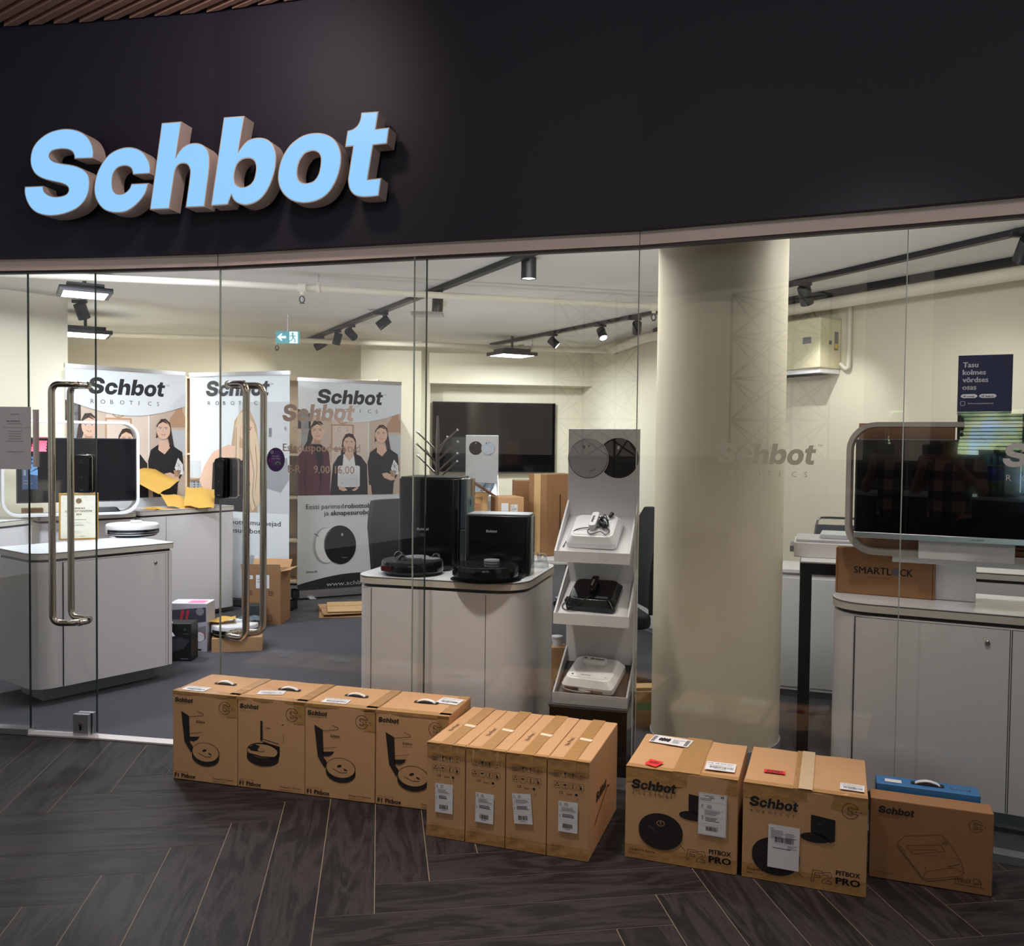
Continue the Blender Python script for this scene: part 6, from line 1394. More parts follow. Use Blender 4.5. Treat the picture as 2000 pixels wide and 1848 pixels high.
# black metal frame table and things behind the column
q = G(1560, 1466)
r = thing('black_frame_table', 'table with square black steel legs, left of the right cabinet', 'table', (q.x - .02, q.y - .02, .006), math.radians(-19))
zt_ = AY(1560, 1098, 4.36).z
BS = mat('black_steel_frame', (18, 19, 24), .4)
for x, y in ((0, 0), (.52, .0), (0, .62), (.52, .62)):
    b = MB(); b.box(x, x + .055, y, y + .055, 0, zt_ - .055, BS); b.obj('leg', r, bev=.002)
b = MB(); b.box(0, .575, 0, .055, zt_ - .055, zt_, BS); b.box(0, .575, .62, .675, zt_ - .055, zt_, BS); b.box(0, .055, .055, .62, zt_ - .055, zt_, BS); b.box(.52, .575, .055, .62, zt_ - .055, zt_, BS); b.obj('top_frame', r, bev=.002)
TZ = zt_ + .006
b = MB(); b.box(.002, .573, .002, .673, zt_, zt_ + .006, WPM); b.obj('tabletop', r, smooth=None)
def fcab(label, A, ang, w_, d_, h_):
    r = thing('white_cupboard', label, 'cupboard', (A[0], A[1], .006), ang)
    b = MB(); b.box(0, w_, 0, d_, .04, h_, WPM); b.box(.02, w_ - .02, .02, d_, 0, .04, PLINTH); b.obj('body', r, bev=.002)
    b = MB(); b.box(-.008, w_ + .008, -.01, d_, h_, h_ + .022, WHITE); b.obj('top', r, bev=.002)
    b = MB(); b.box(.03, w_ - .03, -.004, .002, .06, h_ - .03, WPM); o = b.obj('door', r, bev=.002)
    b = MB(); b.box(w_ - .055, w_ - .045, -.02, -.004, h_ * .6, h_ * .6 + .1, ALU); b.obj('handle', o)
    return r
fcab('white cupboard seen through the black frame table', (1.53, 5.30), math.radians(-19), .62, .40, .745)
# printers / scanner on the frame table
r = thing('printer', 'white flat printer on the black frame table', 'printer', (q.x + .03, q.y + .14, TZ + .007), math.radians(-19))
b = MB(); b.prism(rrect(-.03, .40, 0, .34, .02, 4), .0, .075, WPL); b.obj('body', r, bev=.004); b = MB(); b.prism(rrect(-.02, .39, .01, .33, .02, 4), .075, .090, mat('pale_grey_lid', (200, 200, 206), .3)); b.obj('lid', r, bev=.003); b = MB(); b.box(-.05, -.03, .05, .28, .02, .05, GPL); b.obj('paper_slot', r, bev=.002)
r2_ = thing('laptop', 'closed silver-white laptop lying on the white printer', 'laptop', (q.x + .15, q.y + .20, TZ + .0075 + .090), math.radians(-22))
b = MB(); b.prism(rrect(0, .34, 0, .24, .015, 4), .0, .022, mat('silver_white_laptop', (206, 210, 214), .3)); b.obj('shell', r2_, bev=.004)
ch_ = AY(1612, 1030, 6.0)
r = thing('visitor_chair', 'grey chair with chrome grab rail behind the white printer', 'chair', (ch_.x + .10, 6.0, .006), math.radians(165))
b = MB(); b.prism(rrect(-.23, .23, -.22, .22, .05, 4), .42, .47, BLKF); b.obj('seat', r, bev=.01)
zt2 = AY(1612, 1016, 6.2).z
b = MB(); b.add([(-.21, .20, .50), (.21, .20, .50), (.17, .26, zt2 - .0), (-.17, .26, zt2), (-.21, .225, .50), (.21, .225, .50), (.17, .285, zt2), (-.17, .285, zt2)], [(0, 1, 2, 3), (4, 7, 6, 5), (0, 3, 7, 4), (1, 5, 6, 2), (3, 2, 6, 7), (0, 4, 5, 1)], mat('grey_chair_fabric', (74, 78, 84), .8)); b.obj('backrest', r, bev=.006)
for s_ in (-1, 1):
    b = MB(); b.tube(smooth_path([(s_ * .22, -.20, .0), (s_ * .22, -.18, .42), (s_ * .22, .1, .45), (s_ * .215, .21, .52), (s_ * .17, .27, zt2 + .0)], 4), .010, CHROME, 8); b.obj('leg', r); b = MB(); b.tube([(s_ * .22, .1, .44), (s_ * .22, .24, .0)], .010, CHROME, 8); b.obj('leg', r)
b = MB(); b.tube(fillet([(-.17, .27, zt2 - .02), (-.165, .275, zt2 + .045), (.165, .275, zt2 + .045), (.17, .27, zt2 - .02)], .03), .009, CHROME, 8); b.obj('grab_rail', r)
# small things by the column foot and behind the stand
r = carton('floor_carton', 'small open carton on the carpet between tray stand and round column', None, (.66, 4.62), .1, .17, .16, .20, mt=CARD_L, seed=130)
b = MB(); b.add([(0, 0, .2), (.17, 0, .2), (.17, -.06, .235), (0, -.06, .235)], [(0, 1, 2, 3)], CARD_L); b.obj('carton_flap', r, smooth=None); d = front(r); d.rect(.02, .10, .12, .14, mat('green_ink', (1, 1, 1))); d.obj('printed_artwork', r, smooth=None)
r = carton('floor_carton', 'small brown carton with white cup on top behind the tray stand', None, (.235, 5.35), .1, .12, .10, .26, mt=CARD, seed=131)
r = thing('paper_cup', 'white lidded cup on the small brown carton behind the tray stand', 'cup', (.29, 5.40, .2625), 0); b = MB(); b.lathe([(.028, 0), (.034, .05), (.036, .05), (.036, .06), (.001, .062)], WPL, 20); b.obj('cup_body', r)
r = thing('spray_bottle', 'white bottle on a shelf ledge left of the column', 'bottle', (1.07, 7.42, .745), 0); b = MB(); b.lathe([(.035, 0), (.037, .01), (.037, .12), (.012, .15), (.012, .17), (.02, .18), (.02, .2), (.001, .2)], WPL, 18); b.obj('bottle_body', r)
fcab('low white cupboard along the right wall, carrying the white bottle', (.98, 7.3), math.radians(-67), .6, .38, .717)

# ------------------------------------------------------------------ ceiling equipment
PZ = 2.58
def pipe(pts, r_, label, n=12):
    o = thing('sprinkler_pipe', label, 'pipe', pts[0], 0); P0 = Vector(pts[0]); b = MB(); b.tube([Vector(p) - P0 for p in pts], r_, PIPE, n); b.obj('pipe_run', o); return o, P0
def sprinkler(o, P0, p, z=PZ):
    b = MB(); c_ = Vector(p) - P0; b.tube([c_ + Vector((-.03, 0, 0)), c_ + Vector((.03, 0, 0))], .034, PIPE, 12); b.tube([c_, c_ - Vector((0, 0, .05))], .016, PIPE, 10); h = b.obj('sprinkler_fitting', o)
    b = MB(); c2_ = c_ - Vector((0, 0, .06)); b.tube([c2_ + Vector((.018 * math.cos(a), 0, -.022 + .022 * math.sin(a))) for a in [2 * PI * k / 14 for k in range(14)]], .004, BLKM, 6, closed=True); b.tube([c2_ + Vector((0, 0, .0)), c2_ - Vector((0, 0, .035))], .004, ALU, 6); b.lathe([(.018, 0), (.018, .003), (.001, .003)], BLKM, 14, tuple(c2_ - Vector((0, 0, .05)))); b.obj('sprinkler_head', h)
def hanger(o, P0, p):
    b = MB(); c_ = Vector(p) - P0; b.tube([c_ + Vector((0, 0, .02)), c_ + Vector((0, 0, .10))], .005, ALU, 6); b.tube([c_, c_ + Vector((0, 0, .045))], .014, PIPE, 8); b.tube([c_ + Vector((-.012, 0, 0)), c_ + Vector((.012, 0, 0))], .034, PIPE, 12); b.obj('hanger', o)
a1, a2, a3_, a4_ = G(60, 537, PZ), G(432, 553.5, PZ), G(860, 577, PZ), G(1290, 600, PZ)
o, P0 = pipe([G(-60, 531, PZ), a1, a2, a3_, a4_], .024, 'pale sprinkler pipe running across the front of the shop ceiling'); sprinkler(o, P0, G(590, 562, PZ)); hanger(o, P0, G(622, 564, PZ)); sprinkler(o, P0, G(1277, 599, PZ))
B1, B2, B3, B4 = G(150, 652, PZ), G(560, 664, PZ), G(1184, 686, PZ), G(1283, 661, PZ)
fpx = Vector((1.42, 8.75, PZ))
rp1, rp2 = Vector((2.257 - .16, 7.15 - .06, PZ)), Vector((3.2 - .16, 5.55 - .09, PZ)); r3 = Vector((4.3, 3.55, PZ))
o, P0 = pipe([B1, B2, B3], .026, 'pale sprinkler pipe along the back wall under the ceiling'); sprinkler(o, P0, G(541, 664, PZ)); sprinkler(o, P0, G(1018, 679, PZ)); hanger(o, P0, G(1040, 680, PZ))
B3b = B3 + Vector((.06, -.10, 0))
o, P0 = pipe([B3b, Vector((1.48 - .17, 9.0 - .1, PZ)), rp1, rp2, r3], .045, 'thick pale pipe following the right wall to the right edge')
b = MB(); b.tube([Vector((0, 0, 0)), Vector((.02, -.07, 0))], .053, PIPE, 14); b.obj('pipe_collar', o)
# black cable tray along the right wall
CT = [Vector((1.40, 8.9)), Vector((2.06, 7.1)), Vector((3.0, 5.48)), Vector((4.2, 3.4))]
o = thing('cable_tray', 'black cable tray above the thick pipe on the right wall', 'cable tray', (CT[0].x, CT[0].y, 0), 0); b = MB(); b.M = Matrix.Translation((-CT[0].x, -CT[0].y, 0)); band(b, CT, offset_line(CT, -.07), 2.635, HC - .001, BLKM); b.obj('tray_channel', o, smooth=None)
# light tracks
def spot(parent_xy, p, aim, z=2.66, lit=False, size=(.036, .11), label='', cube=False, power=0):
    h = thing('track_spotlight', label, 'spotlight', (p[0], p[1], z), 0, 'black spotlights on ceiling tracks')
    b = MB(); b.box(-.06, .06, -.016, .016, -.028, -.001, TRACK); b.obj('adapter', h, bev=.002)
    b = MB(); b.tube([(0.02, 0, -.028), (.02, 0, -.055)], .008, TRACK, 8); b.obj('stem', h)
    d_ = (Vector(aim) - Vector((p[0], p[1], z - .09))).normalized(); R_ = d_.to_track_quat('Z', 'Y').to_matrix().to_4x4(); M_ = Matrix.Translation((.02, 0, -.095)) @ R_
    r_, l_ = size
    b = MB(); b.M = M_; b.lathe([(r_ * .96, -l_ * .5), (r_, -l_ * .48), (r_, l_ * .5), (r_ * .9, l_ * .5), (r_ * .86, l_ * .46)], TRACK, 24); hd = b.obj('lamp_head', h)
    b = MB(); b.M = M_; b.lathe([(r_ * .86, l_ * .465), (.001, l_ * .467)], LEDS, 24); b.obj('lens', hd)
    if power:
        o_ = Vector((p[0] + .02, p[1], z - .095)) + d_ * (l_ * .5 + .01)
        lamp('SPOT', 'track_spot_light', o_, power, NW, aim, .004, spot=75, blend=.9)
def track(A, B_, label, wd=.034):
    A, B_ = Vector(A), Vector(B_); d_ = B_ - A; o = thing('lighting_track', label, 'lighting track', A, math.atan2(d_.y, d_.x)); b = MB(); b.box(0, d_.length, -wd / 2 - .01, wd / 2 + .01, -.034, -.0005, TRACK); b.obj('track_rail', o, bev=.002); return A, B_
zc = HC
t1 = track(G(600, 662, HC), G(1075, 474, HC), 'black lighting track running from the exit sign towards the front glass')
def on(tk, px):
    A, B_ = tk; best = None
    for k in range(401):
        p = A.lerp(B_, k / 400); v = p - CAM; x = 1000 + FPX * v.dot(VR) / v.dot(VF)
        if best is None or abs(x - px) < best[0]: best = (abs(x - px), p)
    return best[1]
BWX = (-1.5, 10.3, 1.9)
for px_, aim, lb, pw in ((622, (-3.4, 9.9, 1.9), 'black spotlight nearest the exit sign on the left track', 70), (655, (-2.2, 9.3, 1.2), 'black spotlight hanging straight down, second from the exit sign', 40), (682, (-1.0, 10.3, 1.8), 'black spotlight, third from the exit sign on the left track', 60), (745, (-2.6, 7.9, 1.5), 'black spotlight tilted to the left on the left track', 26), (850, (-.72, 7.0, 0), 'square black spotlight with lit lens hanging straight down from the left track', 12)):
    p = on(t1, px_); spot(None, p, aim, label=lb, power=pw, size=(.042, .12))
t2 = track(G(960, 671, HC), G(1330, 597, HC), 'black lighting track ending behind the column, left part')
for px_, aim, lb, pw in ((1078, (1.5, 9.0, 1.6), 'black spotlight nearest the back wall on the middle track', 12), (1172, (1.3, 7.2, .8), 'black spotlight in the middle of the middle track', 8), (1240, (1.2, 9.3, 1.5), 'short black spotlight near the column on the middle track', 8)):
    spot(None, on(t2, px_), aim, label=lb, power=pw, size=(.042, .11))
t3 = track(G(1500, 560.5, HC), G(2090, 424, HC), 'black lighting track over the right side of the shop')
for px_, aim, lb, pw in ((1568, (2.5, 6.75, 1.35), 'black spotlight beside the air conditioner on the right track', 26), (1996, (2.9, 6.05, 1.3), 'black spotlight cut by the right edge of the view', 24)):
    spot(None, on(t3, px_), aim, label=lb, power=pw, size=(.045, .13))
# surface downlight
q = G(1033, 503, HC)
r = thing('ceiling_downlight', 'large black cylinder downlight with lit lens near the front glass', 'lamp', (q.x, q.y, HC), 0)
b = MB(); b.lathe([(.048, -.001), (.048, -.135), (.044, -.135), (.042, -.128)], TRACK, 32); b.obj('cylinder_housing', r); b = MB(); b.lathe([(.0425, -.130), (.001, -.129)], LEDS, 32); b.obj('lens', r); lamp('SPOT', 'downlight', (q.x, q.y, HC - .15), 22, (.92, 1, .97), (q.x, q.y, 0), .004, spot=110, blend=.8)
# square panel lamps
def panel(label, p, ang, L_, W_, tilt=0.0, power=9, drop=.10, mount=True):
    r = thing('panel_lamp', label, 'lamp', p, ang, 'square panel lamps')
    b = MB(); b.box(-L_ / 2, L_ / 2, -W_ / 2, W_ / 2, -.035, 0, TRACK); b.box(-L_ / 2 + .06, L_ / 2 - .06, -W_ / 2 + .05, W_ / 2 - .05, 0, .035, TRACK); b.obj('lamp_housing', r, bev=.003)
    b = MB(); b.box(-L_ / 2 + .03, L_ / 2 - .03, -W_ / 2 + .03, W_ / 2 - .03, -.037, -.034, LEDW); b.obj('diffuser', r, smooth=None)
    b = MB(); b.tube([(0, 0, .03), (0, 0, HC - p[2] - .001)], .014, TRACK, 8); b.obj('stem', r)
    lamp('AREA', 'panel_light', (p[0], p[1], p[2] - .05), power, CW, (p[0], p[1], 0), L_ * .8, W_ * .8)
q = G(165, 567, 2.56); panel('lit panel lamp nearest the glass at the upper left', q, math.radians(-60), .36, .34, power=34)
q = G(167, 648, 2.50); panel('lit panel lamp behind the spotlight at the upper left', q, math.radians(-60), .44, .42, power=60)
q = G(1000, 689, 2.50); panel('lit panel lamp in front of the bulkhead, above the wall television', q, math.radians(30), .44, .36, power=44)
# spotlight hanging between the two left panels
q = G(160, 588, HC - .02); spot(None, (q.x - .02, q.y), (q.x + .25, q.y + .7, 1.0), z=HC - .01, label='black spotlight hanging between the two left panel lamps', size=(.05, .13))
# smoke detector, vent
q = G(860, 590, HC); r = thing('smoke_detector', 'white round smoke detector beside the lit square spotlight', 'smoke detector', (q.x, q.y, HC), 0); b = MB(); b.lathe([(.055, -.001), (.055, -.02), (.045, -.045), (.02, -.052), (.001, -.052)], PIPE, 28); b.obj('housing', r)
b = MB()
for k in range(8): a = 2 * PI * k / 8; b.box(.046 * math.cos(a) - .004, .046 * math.cos(a) + .004, .046 * math.sin(a) - .004, .046 * math.sin(a) + .004, -.04, -.024, GPL)
b.obj('sensor_slots', r, smooth=None)
q = G(835, 611, HC); r = thing('ceiling_vent', 'pale rectangular vent on the ceiling below the smoke detector', 'vent', (q.x, q.y, HC), -.03); b = MB(); b.box(-.14, .14, -.08, .08, -.03, -.001, mat('pale_vent', (180, 176, 172), .5)); b.obj('vent_box', r, bev=.003)
# emergency exit sign
EXG = mat('exit_sign_cyan', (92, 160, 168), .4, emit=.55); EXW = mat('exit_sign_white', (225, 240, 250), .4, emit=.8)
q = AY(562, 659, 8.2); r = thing('exit_sign', 'lit green emergency exit sign with arrow and running figure', 'sign', (q.x, 8.2, q.z), math.radians(2))
b = MB(); b.box(-.108, .108, -.012, .012, -.057, .057, EXG); b.obj('sign_panel', r, bev=.002); b = MB(); b.tube([(.0, 0, .057), (.0, 0, HC - q.z - .001)], .004, ALU, 6); b.obj('hanging_rod', r)
d = Dec((0, -.012, 0), (1, 0, 0), (0, 0, 1), .001); d.poly([(-.095, .0), (-.055, .036), (-.045, .030), (-.062, .010), (-.012, .012), (-.012, -.012), (-.062, -.010), (-.045, -.030), (-.055, -.036)], EXW).rect(.018, -.055, .095, .052, EXW).up()
d.ell(.048, .035, .009, .009, EXG, 12).line([(.046, .022), (.054, -.006)], .014, EXG).line([(.046, .018), (.030, .008), (.022, .014)], .006, EXG).line([(.050, .018), (.066, .008), (.078, .014)], .006, EXG).line([(.054, -.006), (.068, -.018), (.066, -.040), (.074, -.042)], .008, EXG).line([(.050, -.006), (.040, -.026), (.026, -.030), (.022, -.040)], .008, EXG).obj('pictogram', r, smooth=None)
# air conditioner on the right wall
wd_ = (WP[3] - WP[2]).normalized(); wn = Vector((wd_.y, -wd_.x)); wn = -wn if wn.x > 0 else wn
acb = AY(1628, 716, 6.55); 
ax = WP[2] + wd_ * .53 + wn * .005
r = thing('air_conditioner', 'cream air conditioning unit high on the right wall beside the column', 'air conditioner', (ax.x, ax.y, 1.98), math.atan2(wd_.y, wd_.x))
ACM = mat('cream_plastic', (226, 218, 184), .4)
b = MB(); b.box(-.70, .42, -.36, 0, .05, .36, ACM) if False else b.prism([(-.75, -.24), (-.05, -.24), (-.05, .0), (-.75, .0)], 0.12, .50, ACM); b.obj('body', r, bev=.012)
b = MB(); b.prism([(-.75, -.22), (-.06, -.22), (-.06, .0), (-.75, .0)], .085, .12, WPL); b.obj('air_outlet', r, bev=.004)
b = MB()
for k in range(4): b.box(-.70, -.12, -.20 + .045 * k, -.18 + .045 * k, .082, .086, BLKM)
b.obj('vent_slats', r, smooth=None)
d = Dec((-.75, -.24, 0), (1, 0, 0), (0, 0, 1), .0012); d.rect(.54, .31, .62, .36, GPL).obj('control_display', r, smooth=None)
d = Dec((-.05, -.24, 0), (0, 1, 0), (0, 0, 1), .0012); d.rect(.10, .30, .13, .33, GPL).rect(.16, .26, .205, .40, GPL).up().rect(.165, .275, .20, .31, mat('yellow_sticker', (226, 206, 60), .5)).obj('rating_label', r, smooth=None)
b = MB(); b.tube(smooth_path([(-.03, -.03, .16), (.03, -.03, .12), (.045, -.03, .2), (.045, -.03, .62)], 5), .016, PIPE, 8); b.obj('drain_hose', r)
# ------------------------------------------------------------------ the hall behind the camera (seen in the glass)
def mirrored(px, py, i, Y):
    A, B_ = J[i], J[i + 1]; p = LP(px, py, A, B_); n = Vector((-(B_.y - A.y), B_.x - A.x, 0)).normalized(); d_ = ray(px, py); d_ = d_ - 2 * d_.dot(n) * n
    return p + d_ * ((Y - p.y) / d_.y)
SKY = bpy.data.materials.new('daylight_outside'); SKY.use_nodes = True; nt = SKY.node_tree; nt.nodes.clear()
_o = nt.nodes.new('ShaderNodeOutputMaterial'); _e = nt.nodes.new('ShaderNodeEmission'); _n = nt.nodes.new('ShaderNodeTexNoise'); _c = nt.nodes.new('ShaderNodeTexCoord'); _r = nt.nodes.new('ShaderNodeValToRGB')
_n.inputs['Scale'].default_value = 1.6; _n.inputs['Detail'].default_value = 6
_r.color_ramp.elements[0].position = .38; _r.color_ramp.elements[0].color = (.10, .20, .10, 1); _r.color_ramp.elements[1].position = .62; _r.color_ramp.elements[1].color = (.36, .62, 1.0, 1)
_x = _r.color_ramp.elements.new(.5); _x.color = (.45, .55, .28, 1)
nt.links.new(_c.outputs['Object'], _n.inputs['Vector']); nt.links.new(_n.outputs['Fac'], _r.inputs[0]); nt.links.new(_r.outputs[0], _e.inputs[0]); nt.links.new(_e.outputs[0], _o.inputs[0]); _e.inputs[1].default_value = 8.5
HY = -4.6
wA = mirrored(1862, 800, 6, HY); wB = mirrored(2030, 965, 6, HY)
x0, x1 = sorted((wA.x, wB.x)); z0, z1 = wB.z, wA.z
x1 = max(x1, x0 + .5)
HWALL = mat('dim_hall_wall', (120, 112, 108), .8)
X0, X1 = x0, x0 + 3.2
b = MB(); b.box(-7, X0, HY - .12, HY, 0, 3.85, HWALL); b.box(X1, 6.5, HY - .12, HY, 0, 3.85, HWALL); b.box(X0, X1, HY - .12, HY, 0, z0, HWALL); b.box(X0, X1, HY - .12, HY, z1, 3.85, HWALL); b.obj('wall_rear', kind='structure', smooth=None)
r = bpy.data.objects.new('window_5', None); COL.objects.link(r); r.location = (X0, HY - .1, z0); tag(r, kind='structure')
b = MB(); b.box(0, X1 - X0, -.02, -.01, 0, z1 - z0, SKY); b.obj('daylight_view', r, smooth=None)
b = MB(); 
for k in range(5): x_ = (X1 - X0) * k / 4; b.box(x_ - .02, x_ + .02, 0, .04, 0, z1 - z0, ALU)
b.obj('window_frame', r, smooth=None)
b = MB()
for k in range(int((z1 - z0) * .55 / .045)): b.box(0, X1 - X0, .05, .06, z1 - z0 - .045 * k - .010, z1 - z0 - .045 * k, mat('grey_blind_slat', (120, 130, 140), .5))
b.obj('blind', r, smooth=None)
# hall sides so the place is closed
# drinks cooler on a counter below the window
cA = mirrored(1915, 880, 6, -3.4); cB = mirrored(1965, 972, 6, -3.4)
x0, x1 = sorted((cA.x, cB.x)); zc0 = cB.z
r = thing('hall_counter', 'long pale counter across the hall, reflected in the right glass', 'counter', (x0 - 1.2, -3.9, 0), 0); b = MB(); b.box(0, 4, 0, .7, 0, zc0 - .03, mat('dark_counter_front', (60, 60, 66), .5)); b.box(-.02, 4.02, -.02, .72, zc0 - .03, zc0, WHITE); b.obj('counter_body', r, smooth=None)
r = thing('drinks_cooler', 'small glass-fronted drinks cooler standing on the counter across the hall', 'cooler', (x0, -3.75, zc0 + .001), 0); cw_, chh_ = x1 - x0, cA.z - zc0
b = MB(); b.box(0, cw_, 0, .03, 0, chh_, BLKM); b.box(0, .03, .03, .4, 0, chh_, BLKM); b.box(cw_ - .03, cw_, .03, .4, 0, chh_, BLKM); b.box(0, cw_, .03, .4, chh_ - .03, chh_, BLKM); b.box(0, cw_, .03, .4, 0, .03, BLKM); b.obj('cabinet_shell', r, smooth=None)
for k in range(1, 3): b = MB(); b.box(.03, cw_ - .03, .03, .38, chh_ * k / 3, chh_ * k / 3 + .008, ALU); b.obj('shelf', r, smooth=None)
CANS = [mat('lime_can', (170, 196, 50), .3, .3), mat('blue_can', (40, 80, 190), .3, .3), mat('teal_can', (40, 130, 150), .3, .3)]
for k in range(3):
    n_ = max(3, int((cw_ - .08) / .07))
    for i in range(n_):
        c_ = thing('drink_can', ['lime drink can on the lowest shelf of the cooler', 'blue drink can on the middle shelf of the cooler', 'teal drink can on the upper shelf of the cooler'][k], 'can', (x0 + .06 + i * .07, -3.45, zc0 + .001 + (.031 if k == 0 else chh_ * k / 3 + .009)), 0, 'drink cans on cooler shelf ' + ['one', 'two', 'three'][k])
        b = MB(); b.lathe([(.026, 0), (.03, .008), (.03, .13), (.024, .14), (.001, .14)], CANS[k], 16); b.obj('can_body', c_)
lamp('AREA', 'cooler_light', (x0 + cw_ / 2, -3.3, zc0 + .5), .6, (.8, .9, 1), (x0 + cw_ / 2, -3.7, zc0 + .3), .3)
# lattice tower and added glowing backdrop that shows it up in the glass
tA = mirrored(1430, 575, 5, -1.6); tB = mirrored(1545, 1010, 5, -1.6)
x0, x1 = sorted((tA.x, tB.x)); zt0 = .0; zt1 = tA.z
r = thing('lattice_tower', 'square lattice tower with cross bracing, reflected across the column', 'tower', (x0, -1.6, 0.001), .05)
TWR = mat('dark_tower_steel', (40, 36, 34), .5); tw_ = x1 - x0
for cx, cy in ((0, 0), (tw_, 0), (0, tw_), (tw_, tw_)):
    b = MB(); b.tube([(cx, cy - tw_, 0), (cx, cy - tw_, zt1)], .014, TWR, 8); b.obj('chord', r)
b = MB(); n_ = 7; hh = zt1 / n_
for k in range(n_):
    for (ax_, ay_), (bx_, by_) in (((0, -tw_), (tw_, -tw_)), ((tw_, -tw_), (tw_, 0)), ((tw_, 0), (0, 0)), ((0, 0), (0, -tw_))):
        b.tube([(ax_, ay_, k * hh), (bx_, by_, (k + 1) * hh)], .010, TWR, 6); b.tube([(bx_, by_, k * hh), (ax_, ay_, (k + 1) * hh)], .010, TWR, 6); b.tube([(ax_, ay_, (k + 1) * hh), (bx_, by_, (k + 1) * hh)], .010, TWR, 6)
b.obj('bracing', r)
r = bpy.data.objects.new('added_backdrop', None)  # self-lit sheet added behind the tower, only for its reflection
COL.objects.link(r); r.location = (-6.2, HY + .012, 1.35); tag(r, kind='structure')
b = MB(); b.box(0, 4.0, 0, .01, 0, 2.45, mat('backdrop_glow', (200, 190, 172), .6, emit=.6)); b.obj('glow_sheet', r, smooth=None)

# ------------------------------------------------------------------ the photographer
def skin_fig(name, parent, verts, edges, radii, mt, sub=2, root=0):
    me = bpy.data.meshes.new(name); me.from_pydata(verts, edges, []); me.materials.append(mt)
    o = bpy.data.objects.new(name, me); COL.objects.link(o); o.parent = parent
    sk = o.modifiers.new('skin', 'SKIN'); sk.use_smooth_shade = True
    for i, r_ in enumerate(radii):
        v = me.skin_vertices[0].data[i]; v.radius = (r_, r_) if not isinstance(r_, tuple) else r_; v.use_root = (i == root)
    s = o.modifiers.new('sub', 'SUBSURF'); s.levels = sub; s.render_levels = sub
    return o
PSK = mat('skin', (206, 158, 130), .55); JEAN = mat('dark_trousers', (34, 36, 44), .8)
PL = bpy.data.materials.new('plaid_shirt_cloth'); PL.use_nodes = True; nt = PL.node_tree; bs = nt.nodes['Principled BSDF']; bs.inputs['Roughness'].default_value = .8
tc = nt.nodes.new('ShaderNodeTexCoord'); sx = nt.nodes.new('ShaderNodeSeparateXYZ'); nt.links.new(tc.outputs['Object'], sx.inputs[0])
acc = None
for ax, fr_ in (('X', 44), ('Z', 40)):
    m1 = nt.nodes.new('ShaderNodeMath'); m1.operation = 'MULTIPLY'; m1.inputs[1].default_value = fr_; nt.links.new(sx.outputs[ax], m1.inputs[0])
    m2 = nt.nodes.new('ShaderNodeMath'); m2.operation = 'SINE'; nt.links.new(m1.outputs[0], m2.inputs[0]); m3 = nt.nodes.new('ShaderNodeMath'); m3.operation = 'GREATER_THAN'; m3.inputs[1].default_value = .1; nt.links.new(m2.outputs[0], m3.inputs[0])
    if acc is None: acc = m3
    else: m4 = nt.nodes.new('ShaderNodeMath'); m4.operation = 'ADD'; nt.links.new(acc.outputs[0], m4.inputs[0]); nt.links.new(m3.outputs[0], m4.inputs[1]); m5 = nt.nodes.new('ShaderNodeMath'); m5.operation = 'MULTIPLY'; m5.inputs[1].default_value = .5; nt.links.new(m4.outputs[0], m5.inputs[0]); acc = m5
cr2 = nt.nodes.new('ShaderNodeValToRGB'); cr2.color_ramp.elements[0].color = s2l((198, 160, 140)) + (1,); cr2.color_ramp.elements[1].color = s2l((30, 28, 40)) + (1,); _y = cr2.color_ramp.elements.new(.5); _y.color = s2l((104, 84, 84)) + (1,)
nt.links.new(acc.outputs[0], cr2.inputs[0]); nt.links.new(cr2.outputs[0], bs.inputs['Base Color'])
PX, PY = -.05, -.42
person = thing('person', 'person in a plaid shirt and dark trousers holding up a phone, reflected in the glass', 'person', (PX, PY, 0.001), 0)
# body: pelvis root, spine, neck, head, arms to wrists, legs to ankles (x right, y towards the shop)
V = [(0, 0, .92), (0, -.01, 1.08), (0, -.01, 1.25), (0, 0, 1.38), (0, .01, 1.46), (0, .015, 1.53), (0, .02, 1.62), (0, .01, 1.70),
     (-.18, -.01, 1.39), (-.25, .05, 1.15), (-.08, .28, 1.38), (.18, -.01, 1.39), (.28, .05, 1.16), (.18, .30, 1.40),
     (-.10, 0, .88), (-.13, .02, .48), (-.14, -.02, .08), (.10, 0, .88), (.13, .03, .48), (.14, -.01, .08)]
Ed = [(0, 1), (1, 2), (2, 3), (3, 4), (4, 5), (5, 6), (6, 7), (3, 8), (8, 9), (9, 10), (3, 11), (11, 12), (12, 13), (0, 14), (14, 15), (15, 16), (0, 17), (17, 18), (18, 19)]
Rd = [.13, (.15, .11), (.16, .12), (.14, .09), .055, .06, .088, .06, .062, .045, .026, .062, .045, .026, .095, .062, .042, .095, .062, .042]
skin_fig('body', person, V, Ed, Rd, PSK)
sh = [(0, 0, .86), (0, -.01, 1.05), (0, -.01, 1.25), (0, 0, 1.39), (-.185, -.01, 1.395), (-.235, .03, 1.24), (.185, -.01, 1.395), (.245, .03, 1.25)]
skin_fig('shirt', person, sh, [(0, 1), (1, 2), (2, 3), (3, 4), (4, 5), (3, 6), (6, 7)], [(.185, .14), (.17, .135), (.175, .14), (.155, .105), .085, .075, .085, .075], PL)
tr_ = [(0, 0, .92), (-.10, 0, .87), (-.13, .02, .48), (-.14, -.02, .10), (.10, 0, .87), (.13, .03, .48), (.14, -.01, .10)]
skin_fig('trousers', person, tr_, [(0, 1), (1, 2), (2, 3), (0, 4), (4, 5), (5, 6)], [(.165, .135), .105, .078, .062, .105, .078, .062], JEAN)
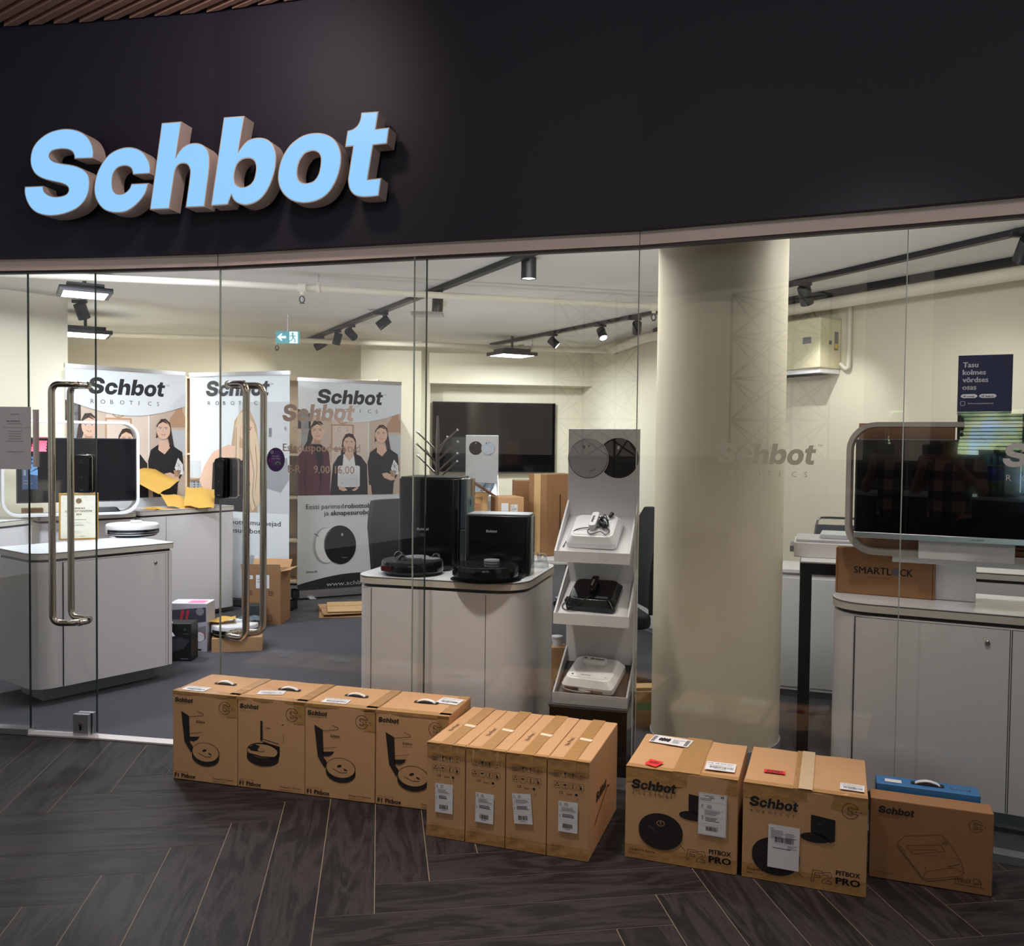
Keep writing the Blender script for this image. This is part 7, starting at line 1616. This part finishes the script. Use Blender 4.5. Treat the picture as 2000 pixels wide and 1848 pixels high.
b = MB(); b.lathe([(.001, .108), (.05, .10), (.085, .06), (.094, .0), (.088, -.04), (.001, -.03)], mat('dark_hair', (38, 30, 28), .8), 24, (0, -.005, 1.685)); b.obj('hair', person)
for s_ in (-1, 1):
    b = MB(); b.lathe([(.001, -.014), (.014, -.008), (.018, 0), (.014, .008), (.001, .014)], PSK, 12, (s_ * .088, .01, 1.615), 'x'); b.obj('ear', person)
    b = MB(); b.lathe([(.001, -.011), (.011, 0), (.001, .011)], WPL, 12, (s_ * .032, .098, 1.625), 'y'); b.obj('eye', person)
    b = MB(); b.prism(rrect(s_ * .14 - .05, s_ * .14 + .05, -.10, .19, .045, 5), 0, .035, WPL); b.prism(rrect(s_ * .14 - .045, s_ * .14 + .045, -.09, .16, .04, 5), .035, .10, WPM, taper=rrect(s_ * .14 - .035, s_ * .14 + .035, -.08, .04, .03, 5)); b.obj('shoe', person, bev=.008)
b = MB(); b.add([(-.012, .100, 1.60), (.012, .100, 1.60), (0, .125, 1.592), (0, .098, 1.64)], [(0, 1, 2), (0, 2, 3), (1, 3, 2)], PSK); b.obj('nose', person); b = MB(); b.box(-.022, .022, .096, .101, 1.565, 1.572, mat('lips', (170, 100, 90), .5)); b.obj('mouth', person, bev=.002)
# hands around the phone: palm plus five bent fingers each
def hand(side, W_, name='hand'):
    pts = [W_]; ed = []; rd = [.024]; c_ = Vector(W_) + Vector((-side * .03, .035, .035)); pts.append(tuple(c_)); ed.append((0, 1)); rd.append(.030)
    for k in range(4):
        z = c_.z + .032 - .021 * k; L_ = (.075, .084, .078, .062)[k]
        base = Vector((c_.x - side * .012, c_.y + .012, z)); m1 = base + Vector((-side * L_ * .45, .016, .0)); m2 = m1 + Vector((-side * L_ * .35, .0, -.004)); m3 = m2 + Vector((-side * L_ * .25, -.010, -.003))
        i = len(pts); pts += [tuple(base), tuple(m1), tuple(m2), tuple(m3)]; ed += [(1, i), (i, i + 1), (i + 1, i + 2), (i + 2, i + 3)]; rd += [.0105, .0095, .0085, .0075]
    base = Vector((c_.x - side * .008, c_.y - .012, c_.z - .03)); m1 = base + Vector((-side * .028, -.004, .012)); m2 = m1 + Vector((-side * .026, -.002, .014)); i = len(pts); pts += [tuple(base), tuple(m1), tuple(m2)]; ed += [(1, i), (i, i + 1), (i + 1, i + 2)]; rd += [.013, .011, .009]
    return skin_fig(name, person, pts, ed, rd, PSK)
hand(-1, (-.08, .28, 1.41)); hand(1, (.18, .30, 1.42))
ph = thing('smartphone', 'black smartphone held level by the person reflected in the glass', 'phone', (-.075, -.022, 1.462), 0)
b = MB(); b.M = Matrix(((1, 0, 0, 0), (0, 0, 1, 0), (0, 1, 0, 0), (0, 0, 0, 1))); b.prism(rrect(0, .155, 0, .075, .012, 4), 0, .008, BLK); b.obj('phone_body', ph, bev=.001)
